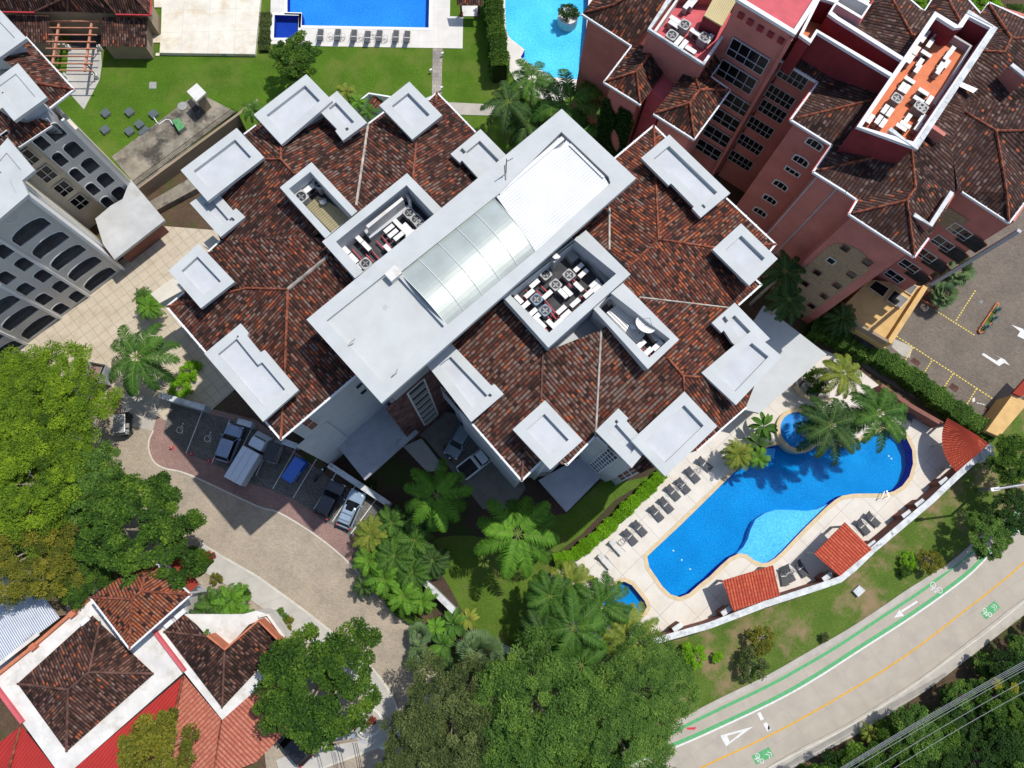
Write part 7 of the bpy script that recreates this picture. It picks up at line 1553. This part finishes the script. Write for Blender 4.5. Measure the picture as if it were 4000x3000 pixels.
# ---- verge
G='small trees and shrubs on the road verge'
tree('n 3875,2090','med',2.3,3.,'leaf_mango','loose green verge tree standing half over the cycle lane',group=G)
for q,rd_,lf,lab in (('n 3640,2195',1.25,'leaf_gold','olive verge shrub below the square shelter'),('n 3552,2188',.85,'leaf_lime','small lime verge shrub left of the olive one'),('n 2718,2560',1.15,'leaf_lime','bright lime verge shrub nearest the bottom trees'),('n 2805,2568',.6,'leaf_lime','smallest lime verge shrub beside a dark shadow'),('n 2945,2600',1.5,'leaf_olive','grey-green verge shrub near the road edge'),('n 2975,2500',1.35,'leaf_gold','olive verge shrub below the left square shelter'),('n 3540,2230',.7,'leaf_mid','dark low verge shrub below the lime one'),('n 3225,2490',.5,'leaf_olive','tiny weed clump by the kerb of the verge')):
    tree(q,'shrub' if rd_>.8 else 'shrub2',rd_,.9 if rd_>1 else .35,lf,lab,'shrub',G,name='shrub')
tree('n 3975,1790','med2',2.6,4.,'leaf_mid','dark green tree behind the corner shelter at the right edge'); tree('n 3960,2000','med2',2.4,3.,'leaf_dark','dark tree in the shade at the right edge of the verge')
# ---- wood beyond the road
poly=L('d3 450,1659 860,1440 1450,1080 1800,820 2080,600 2212,470 n 4120,2400 4120,3080 3080,3080'); rw=np.random.default_rng(3); cand=[]; PX=[N('n',0,0)]
def inpoly(x,y,P): 
    r_=False
    for i in range(len(P)):
        a,b=P[i],P[i-1]
        if (a.y>y)!=(b.y>y) and x<(b.x-a.x)*(y-a.y)/(b.y-a.y)+a.x: r_=not r_
    return r_
xs=[p.x for p in poly]; ys=[p.y for p in poly]; pts_=[]; tries=0
while len(pts_)<46 and tries<4000:
    tries+=1; x,y=rw.uniform(min(xs),max(xs)),rw.uniform(min(ys),max(ys))
    if inpoly(x,y,poly) and all((x-a)**2+(y-b)**2>2.3**2 for a,b in pts_): pts_.append((x,y))
pts_.sort()
BND={}
TOPL=[(p.x,p.y) for p in smooth_line(L('d3 450,1659 860,1440 1450,1080 1800,820 2080,600 2212,470'),6)]
ORDI='first second third fourth fifth sixth seventh eighth ninth tenth eleventh twelfth thirteenth fourteenth fifteenth sixteenth seventeenth eighteenth nineteenth twentieth 21st 22nd 23rd 24th 25th 26th 27th 28th'.split()
wl=['dark','mid green','grey-green','dense']
ON=['']; 
for i,(x,y) in enumerate(pts_):
    lf=['leaf_mid','leaf_dark','leaf_mango','leaf_mid','leaf_dark'][i%5]; key=['med','med2','big'][i%3] if i%3<2 else 'med'; me,lm,R,Hh=PROTO[key]; rad=rw.uniform(1.7,2.6); s=rad/R; h=rw.uniform(1.6,3.2)
    dm=min(math.hypot(x-a,y-b) for a,b in TOPL); bd='nearest the road' if dm<3.2 else 'under the cables' if dm<7 else 'farthest from the road'; cnt=BND.get(bd,0); BND[bd]=cnt+1
    t=thing('tree',{'leaf_mid':'mid green','leaf_dark':'dark','leaf_mango':'paler green'}[lf]+' tree, '+ORDI[cnt]+' from the left, in the wood '+bd,'tree',(x,y,0),'small trees in the wood beyond the road',world=False); rt=rw.uniform(0,6.28)
    mo('crown',me,t,(0,0,h),(s,s,s*1.1),rt,lf); mo('limbs',lm,t,(0,0,h),(s,s,s),rt); mo('trunk',TRK,t,(0,0,0),(.09,.09,h+.3))
for q,lab in (('d3 1985,940','small yellow-flowered bush top beside the cables, left of two'),('d3 2125,965','small yellow-flowered bush top beside the cables, right of two')): tree(q,'shrub2',.55,4.,'leaf_yellow',lab,'bush','yellow bushes under the cables',name='shrub')
G='low plants at the edge of the wood'
for i,(q,rd_,lf) in enumerate((('d3 880,1360',1.2,'palm_yellow'),('d3 1000,1310',1.,'palm_yellow'),('d3 740,1490',.9,'palm_bright'),('d3 1310,1180',1.,'palm_green'))):
    palm(q,'areca',rd_,1.2,lf,'low feathery plant at the wood edge, '+['second','third','first','last'][i]+' of four from the left',G,tr=.05,cat='plant')
tree('d3 580,1590','shrub2',.8,.6,'leaf_lime','lime shrub at the lower end of the wood edge','shrub',name='shrub'); tree('d3 1880,760','shrub2',1.1,1.2,'leaf_mango','isolated light shrub in the dark notch of the wood','shrub',name='shrub')
# ---- shrubs in the north-east corner and elsewhere
for q,rd_,lf,lab,z in (('n 3600,-5',2.,'leaf_lime','light green bush between roofs at the top right, left one',0),('n 3850,15',2.2,'leaf_lime','light green bush between roofs at the top right, middle one',0),('n 3975,50',1.6,'leaf_mid','dark bush at the top right corner',0)):
    tree(q,'med',rd_,3.,lf,lab,'bush',name='shrub')
tree('c0 485,95','shrub',1.15,.2,'leaf_dark','dark shrub growing in the round pool planter','shrub',name='shrub',z0=2.3)
tree('b3 985,1245','shrub2',.55,.2,'leaf_red','dark red shrub in the round street-corner planter','shrub',name='shrub',z0=.45)
tree('p4 130,605','shrub',1.35,.5,'leaf_mid','round green shrub inside the curve of the steps','shrub',name='shrub')
tree('b1 0,0','shrub2',.3,.3,'leaf_mid','x','shrub',name='shrub') if False else None
for q,rd_,lf,lab in (('a2 1560,20',1.3,'leaf_lime','bright shrub by the gate, at the foot of the big palm'),('a1 1640,1540',1.1,'leaf_lime','bright hedge-like shrub right of the gate palm'),('a2 1800,1490',.6,'leaf_red','red-flowered shrub at the street edge by the house'),('a3 1860,25',.6,'leaf_gold','orange shrub beside the side roof of the house'),('a3 2075,150',.9,'leaf_mid','shrub with red buds right of the house palms'),('b3 215,350',.7,'leaf_mango','grassy tuft on the house corner by the sidewalk'),('b3 260,420',.7,'leaf_gold','orange-tipped shrub on the house corner'),('a2 1650,1580',1.,'leaf_mid','green shrub behind the side roof of the house'),('b2 990,880',.7,'leaf_dark','dark shrub behind the long low white wall')):
    tree(q,'shrub',rd_,.4,lf,lab,'shrub','garden shrubs along the street' ,name='shrub')
# ---- hedges
hedge('hedge',smooth_line(L('c2 360,1535 520,1480 640,1390 820,1240 1000,1060 1180,890 1290,775'),3),1.25,1.1,26000,'leaf_lime','bright lime-green clipped hedge curving between lawn and pool terrace')
hedge('hedge',L('p4 70,330 235,400 480,520 640,630 800,750 940,850 1060,930'),1.9,1.8,30000,'leaf_mango','long dense green hedge between car park and pool terrace',seed=6,size=.17)
hedge('hedge',L('b0 2050,-80 2060,200 2090,420 2110,620',4.),1.9,3.2,16000,'leaf_mid','tall dark green hedge between the north lawn and the turquoise pool',z0=2.,seed=7,size=.18)
hedge('hedge',L('b0 85,105 65,430',2.5),1.1,.5,5000,'leaf_olive','short brownish hedge left of the small square pool',z0=2.,seed=8)
hedge('hedge',L('a2 1650,1440 1830,1500 1720,1620'),.9,.8,6000,'leaf_mid','low angled hedge with red flowers beside the side roof',seed=9)
hedge('hedge',L('b3 1050,60 1200,260 1420,420'),1.,.7,5000,'leaf_mango','low green planting strip along the street by the dark wall',seed=10,cat='hedge')
# ---- palms
palm('n 533,1392','royal',4.3,7.5,'palm_green','large palm over the gate hut beside the parking',tr=.2)
G='small palms by the cream balcony'
palm('a1 1290,985','date',1.7,3.,'palm_bright','small palm leaning over the drive, nearer its own shadow',G,tr=.09,lean=(-.4,.6)); palm('a1 1235,905','date',1.3,2.8,'palm_green','smaller palm just above the leaning one',G,tr=.08)
G='royal palms in the south garden'
palm('n 1705,1935','royal',3.9,7.5,'palm_bright','bright royal palm in front of the garages',G,tr=.2); palm('n 2022,2085','royal',4.7,8.,'palm_bright','large bright royal palm beside the shaded lawn',G,tr=.2)
G='coconut and royal palms beside the small pool'
for q,k,rd_,h,lf,lab in (('n 2240,2450','royal',4.,7.,'palm_green','dense green palm left of the small pool'),('n 2345,2360','coconut',3.4,6.,'palm_green','palm whose fronds hang over the small pool'),('n 2455,2480','coconut',3.4,5.5,'palm_yellow','yellowish coconut palm at the end of the white perimeter wall'),('n 2150,2330','coconut',3.,6.,'palm_green','palm between the royal palm and the small pool'),('n 2270,2600','royal',3.4,6.,'palm_green','lower palm above the bottom trees'),('n 2230,2280','coconut',2.8,5.,'palm_yellow','yellow-tipped palm nearest the lower end of the long lounger row'),('n 2120,2480','royal',3.,6.,'palm_dark','dark palm over the shaded lawn')):
    palm(q,k,rd_,h,lf,lab,G)
G='palms round the head of the large pool'
for q,k,rd_,h,lf,lab in (('n 3245,1660','coconut',3.9,7.,'palm_dark','dark coconut palm hanging over the spa pool'),('n 3434,1613','coconut',3.8,7.,'palm_green','green coconut palm over the round end of the pool'),('n 3293,1455','coconut',2.7,5.5,'palm_yellow','light coconut palm above the curved steps'),('n 2885,1775','date',1.9,3.,'palm_yellow','yellowish palm beside the top end of the long lounger row'),('n 2965,1790','areca',1.5,3.,'palm_bright','bright feathery palm dipping over the water')):
    palm(q,k,rd_,h,lf,lab,G)
banana('n 2985,1665',1.5,2.6,'broad-leaved plant between spa pool and main building','broad-leaved plants by the large pool','palm_green'); banana('n 2960,1730',1.3,2.4,'broad-leaved plant below the one beside the spa','broad-leaved plants by the large pool','palm_dark')
G='palms between the turquoise pool and the main building'
for q,k,rd_,h,lf,lab in (('n 2230,400','royal',5.,9.,'palm_green','largest palm between turquoise pool and tower'),('n 2080,310','royal',3.6,8.,'palm_green','palm at the foot of the tall hedge'),('n 1985,400','royal',3.4,8.,'palm_dark','leftmost palm above the pale path'),('n 2260,520','royal',3.4,8.,'palm_green','palm right beside the tower corner'),('n 2060,480','royal',3.2,7.,'palm_dark','dark palm half hidden behind the corner flat roof')):
    palm(q,k,rd_,h,lf,lab,G,z0=0.)
G='dark palms between main and pink buildings'
for q,k,rd_,h,lf,lab in (('n 3065,1060','coconut',2.8,10.,'palm_dark','dark palm against the stone panel, upper one'),('n 3080,1170','coconut',2.4,9.,'palm_dark','dark palm against the stone panel, lower one'),('n 3290,1243','date',2.1,4.,'palm_dark','dark palm between hedge and yellow terrace')): palm(q,k,rd_,h,lf,lab,G)
G='fan palms'
fanpalm('p9 690,330',2.2,2.6,'pale fan palm in the curved planter, upper one',G); fanpalm('p9 600,530',1.7,2.,'pale fan palm in the curved planter, lower one',G)
fanpalm('n 1880,2555',2.5,3.4,'large pale fan palm beside the broken white wall',G); fanpalm('n 1640,2480',1.3,1.8,'small fan palm at the street edge, upper of two',G); fanpalm('n 1635,2565',1.3,1.6,'small fan palm at the street edge, lower of two',G)
G='feathery palms in the street planting'
for i,(q,rd_,h,lf) in enumerate((('n 1450,2090',1.7,2.6,'palm_yellow'),('n 1530,2040',1.6,2.6,'palm_green'),('n 1620,2110',1.9,3.,'palm_green'),('n 1540,2170',1.9,3.,'palm_green'),('n 1440,2190',1.6,2.4,'palm_bright'),('n 1500,2260',1.8,2.6,'palm_bright'),('n 1610,2230',1.7,2.6,'palm_green'),('n 1580,2330',1.7,2.6,'palm_bright'),('n 1650,2350',1.3,2.2,'palm_bright'),('n 1690,2190',1.6,2.4,'palm_dark'),('n 1420,2290',1.1,1.6,'palm_dark'),('n 1650,2020',1.5,2.6,'palm_dark'))):
    palm(q,'areca' if i%3 else 'date',rd_*1.3,h+.6,lf,'%s feathery palm clump in the street planting, %s'%({'palm_yellow':'yellowish','palm_green':'green','palm_bright':'bright','palm_dark':'dark'}[lf],['beside the pale blue-grey car','just right of the car park corner','right of the topmost clumps','in the middle of the bed','at the left edge of the bed','left of the lower middle','right of the lower middle','at the lower end by the white wall','at the lowest tip by the wall','on the shaded garden side','hanging over the street kerb','nearest the royal palm'][i]),G,tr=.06,cat='palm clump')
G='broad-leaved plants by the broken white wall'
for q,rd_,lf,lab in (('n 1770,2440',1.5,'palm_green','broad-leaved plant at the end of the low white wall'),('n 1830,2420',1.1,'palm_yellow','yellowing broad-leaved plant by the lawn'),('n 1730,2520',1.5,'palm_green','broad-leaved plant between the small and large fan palms'),('n 1760,2610',1.3,'palm_dark','dark broad-leaved plant below the fan palm'),('n 1700,2450',1.1,'palm_bright','small bright broad-leaved plant near the pink paving'),('n 1560,2120',1.2,'palm_green','broad-leaved plant among the feathery clumps'),('n 1480,2160',1.1,'palm_bright','bright broad-leaved plant among the feathery clumps')): banana(q,rd_,2.,lab,G,lf)
G='palm clumps in the house garden'
for i,(q,rd_) in enumerate((('n 840,2370',1.6),('n 900,2350',1.5),('n 860,2440',1.6),('n 920,2410',1.4),('n 800,2400',1.2))): palm(q,'areca',rd_*1.5,3.2,['palm_green','palm_bright','palm_green','palm_bright','palm_dark'][i],'feathery palm in the house garden, '+['upper left','upper right, by the red-budded shrub','lowest, touching the tiled roof','right, near the sidewalk','leftmost, beside the tiled eave'][i],G,tr=.06,cat='palm clump')
G='palms squeezed along the north eaves'
for q,rd_,lf,lab in (('n 1350,360',1.5,'palm_yellow','light palm rising between two flat roofs on the north side'),('n 1400,400',1.3,'palm_bright','bright palm by the small tiled hip on the north side'),('n 1440,440',1.4,'palm_green','green palm at the eave notch on the north side'),('n 985,430',1.5,'palm_green','green palm at the end of the retaining wall')): palm(q,'areca',rd_,5.,lf,lab,G,z0=2. if rd_<9 else 0,tr=.06)
# agaves
def agave(q,lab):
    r=np.random.default_rng(4); Q=[];T_=[]
    for k in range(26):
        a=k*2.4; el=1.3*(1-k/26)-.0; d=np.array([np.cos(a)*np.cos(el),np.sin(a)*np.cos(el),np.sin(el)+.2]); s_=np.array([-np.sin(a),np.cos(a),0])*.06; Q.append([np.zeros(3),d*.3+s_,d*.62,d*.3-s_]); T_.append(r.uniform(.2,1))
    me=leafmesh('rosette',np.array(Q),np.array(T_)); me.materials.append(MATS['agave']); p=P1(q,.5); t=thing('agave',lab,'plant',(p.x,p.y,.3),'agaves in the car park island',world=False); mo('rosette',me,t,(0,0,.05),(1,1,1)); mb=MB(); mb.cyl((0,0),.1,0,.1,8); o=obj('root_crown',mb,'agave'); o.parent=t
agave('p4 1125,228','blue-green agave at the upper end of the long planter'); agave('p4 1105,275','blue-green agave in the middle of the long planter'); agave('p4 1062,322','blue-green agave at the lower end of the long planter')
# small tiled roof peeping out between two flat roofs
t=thing('small_hut','small brown tiled pyramid roof on the north side between two flat roofs','hut',tuple(P1('b0 1030,880',2.)))
roof(t,[('b0 965,905,6 1030,810,6.9 1100,880,6',133),('b0 1100,880,6 1030,810,6.9 1060,930,6',313),('b0 965,905,6 1000,940,6 1060,930,6 1030,810,6.9',223)],'tiles_orange')
mb=MB(); wall_strip(mb,L('b0 850,905 975,805 1160,835',7.),.18,2,7.); obj('wall',mb,'white_trim',t)
# bougainvillea-dark creeper on the pink wall
cp=eplane('c0 795,710 1110,905',18.); r=np.random.default_rng(8); n=11000; u=r.uniform(.2,cp.len-.2,n); z=r.uniform(0,1,n)**.8*15.5; k=np.sin(u*2.3+z*.5)+np.sin(z*1.1)*.6>-.75; u=u[k];z=z[k]
t=thing('creeper','dark green creeper covering the pink wall under the left tiled wing','creeper',tuple(cp.at(cp.len/2,0)))
d=np.array(cp.d);nv=np.array(cp.n); X=np.array(cp.A)+u[:,None]*d+(r.uniform(.02,.25,len(u)))[:,None]*nv; X[:,2]=z; X-=np.array(cp.at(cp.len/2,0)); V=leaves_at(X,.26,.7,1.1,r); me=leafmesh('foliage',V,r.uniform(0,.9,len(u))); me.materials.append(MATS['leaf_dark']); o=bpy.data.objects.new('foliage',me); C.objects.link(o); o.parent=t
# ---------------- origins at the base of single-mesh things ----------------
bpy.context.view_layer.update()
for o in list(C.objects):
    if o.type=='MESH' and o.parent is None and 'label' in o:
        n=len(o.data.vertices); a=np.empty(n*3); o.data.vertices.foreach_get('co',a); a=a.reshape(-1,3); c=Vector(((a[:,0].min()+a[:,0].max())/2,(a[:,1].min()+a[:,1].max())/2,a[:,2].min())); o.data.transform(Matrix.Translation(-c)); o.location=c
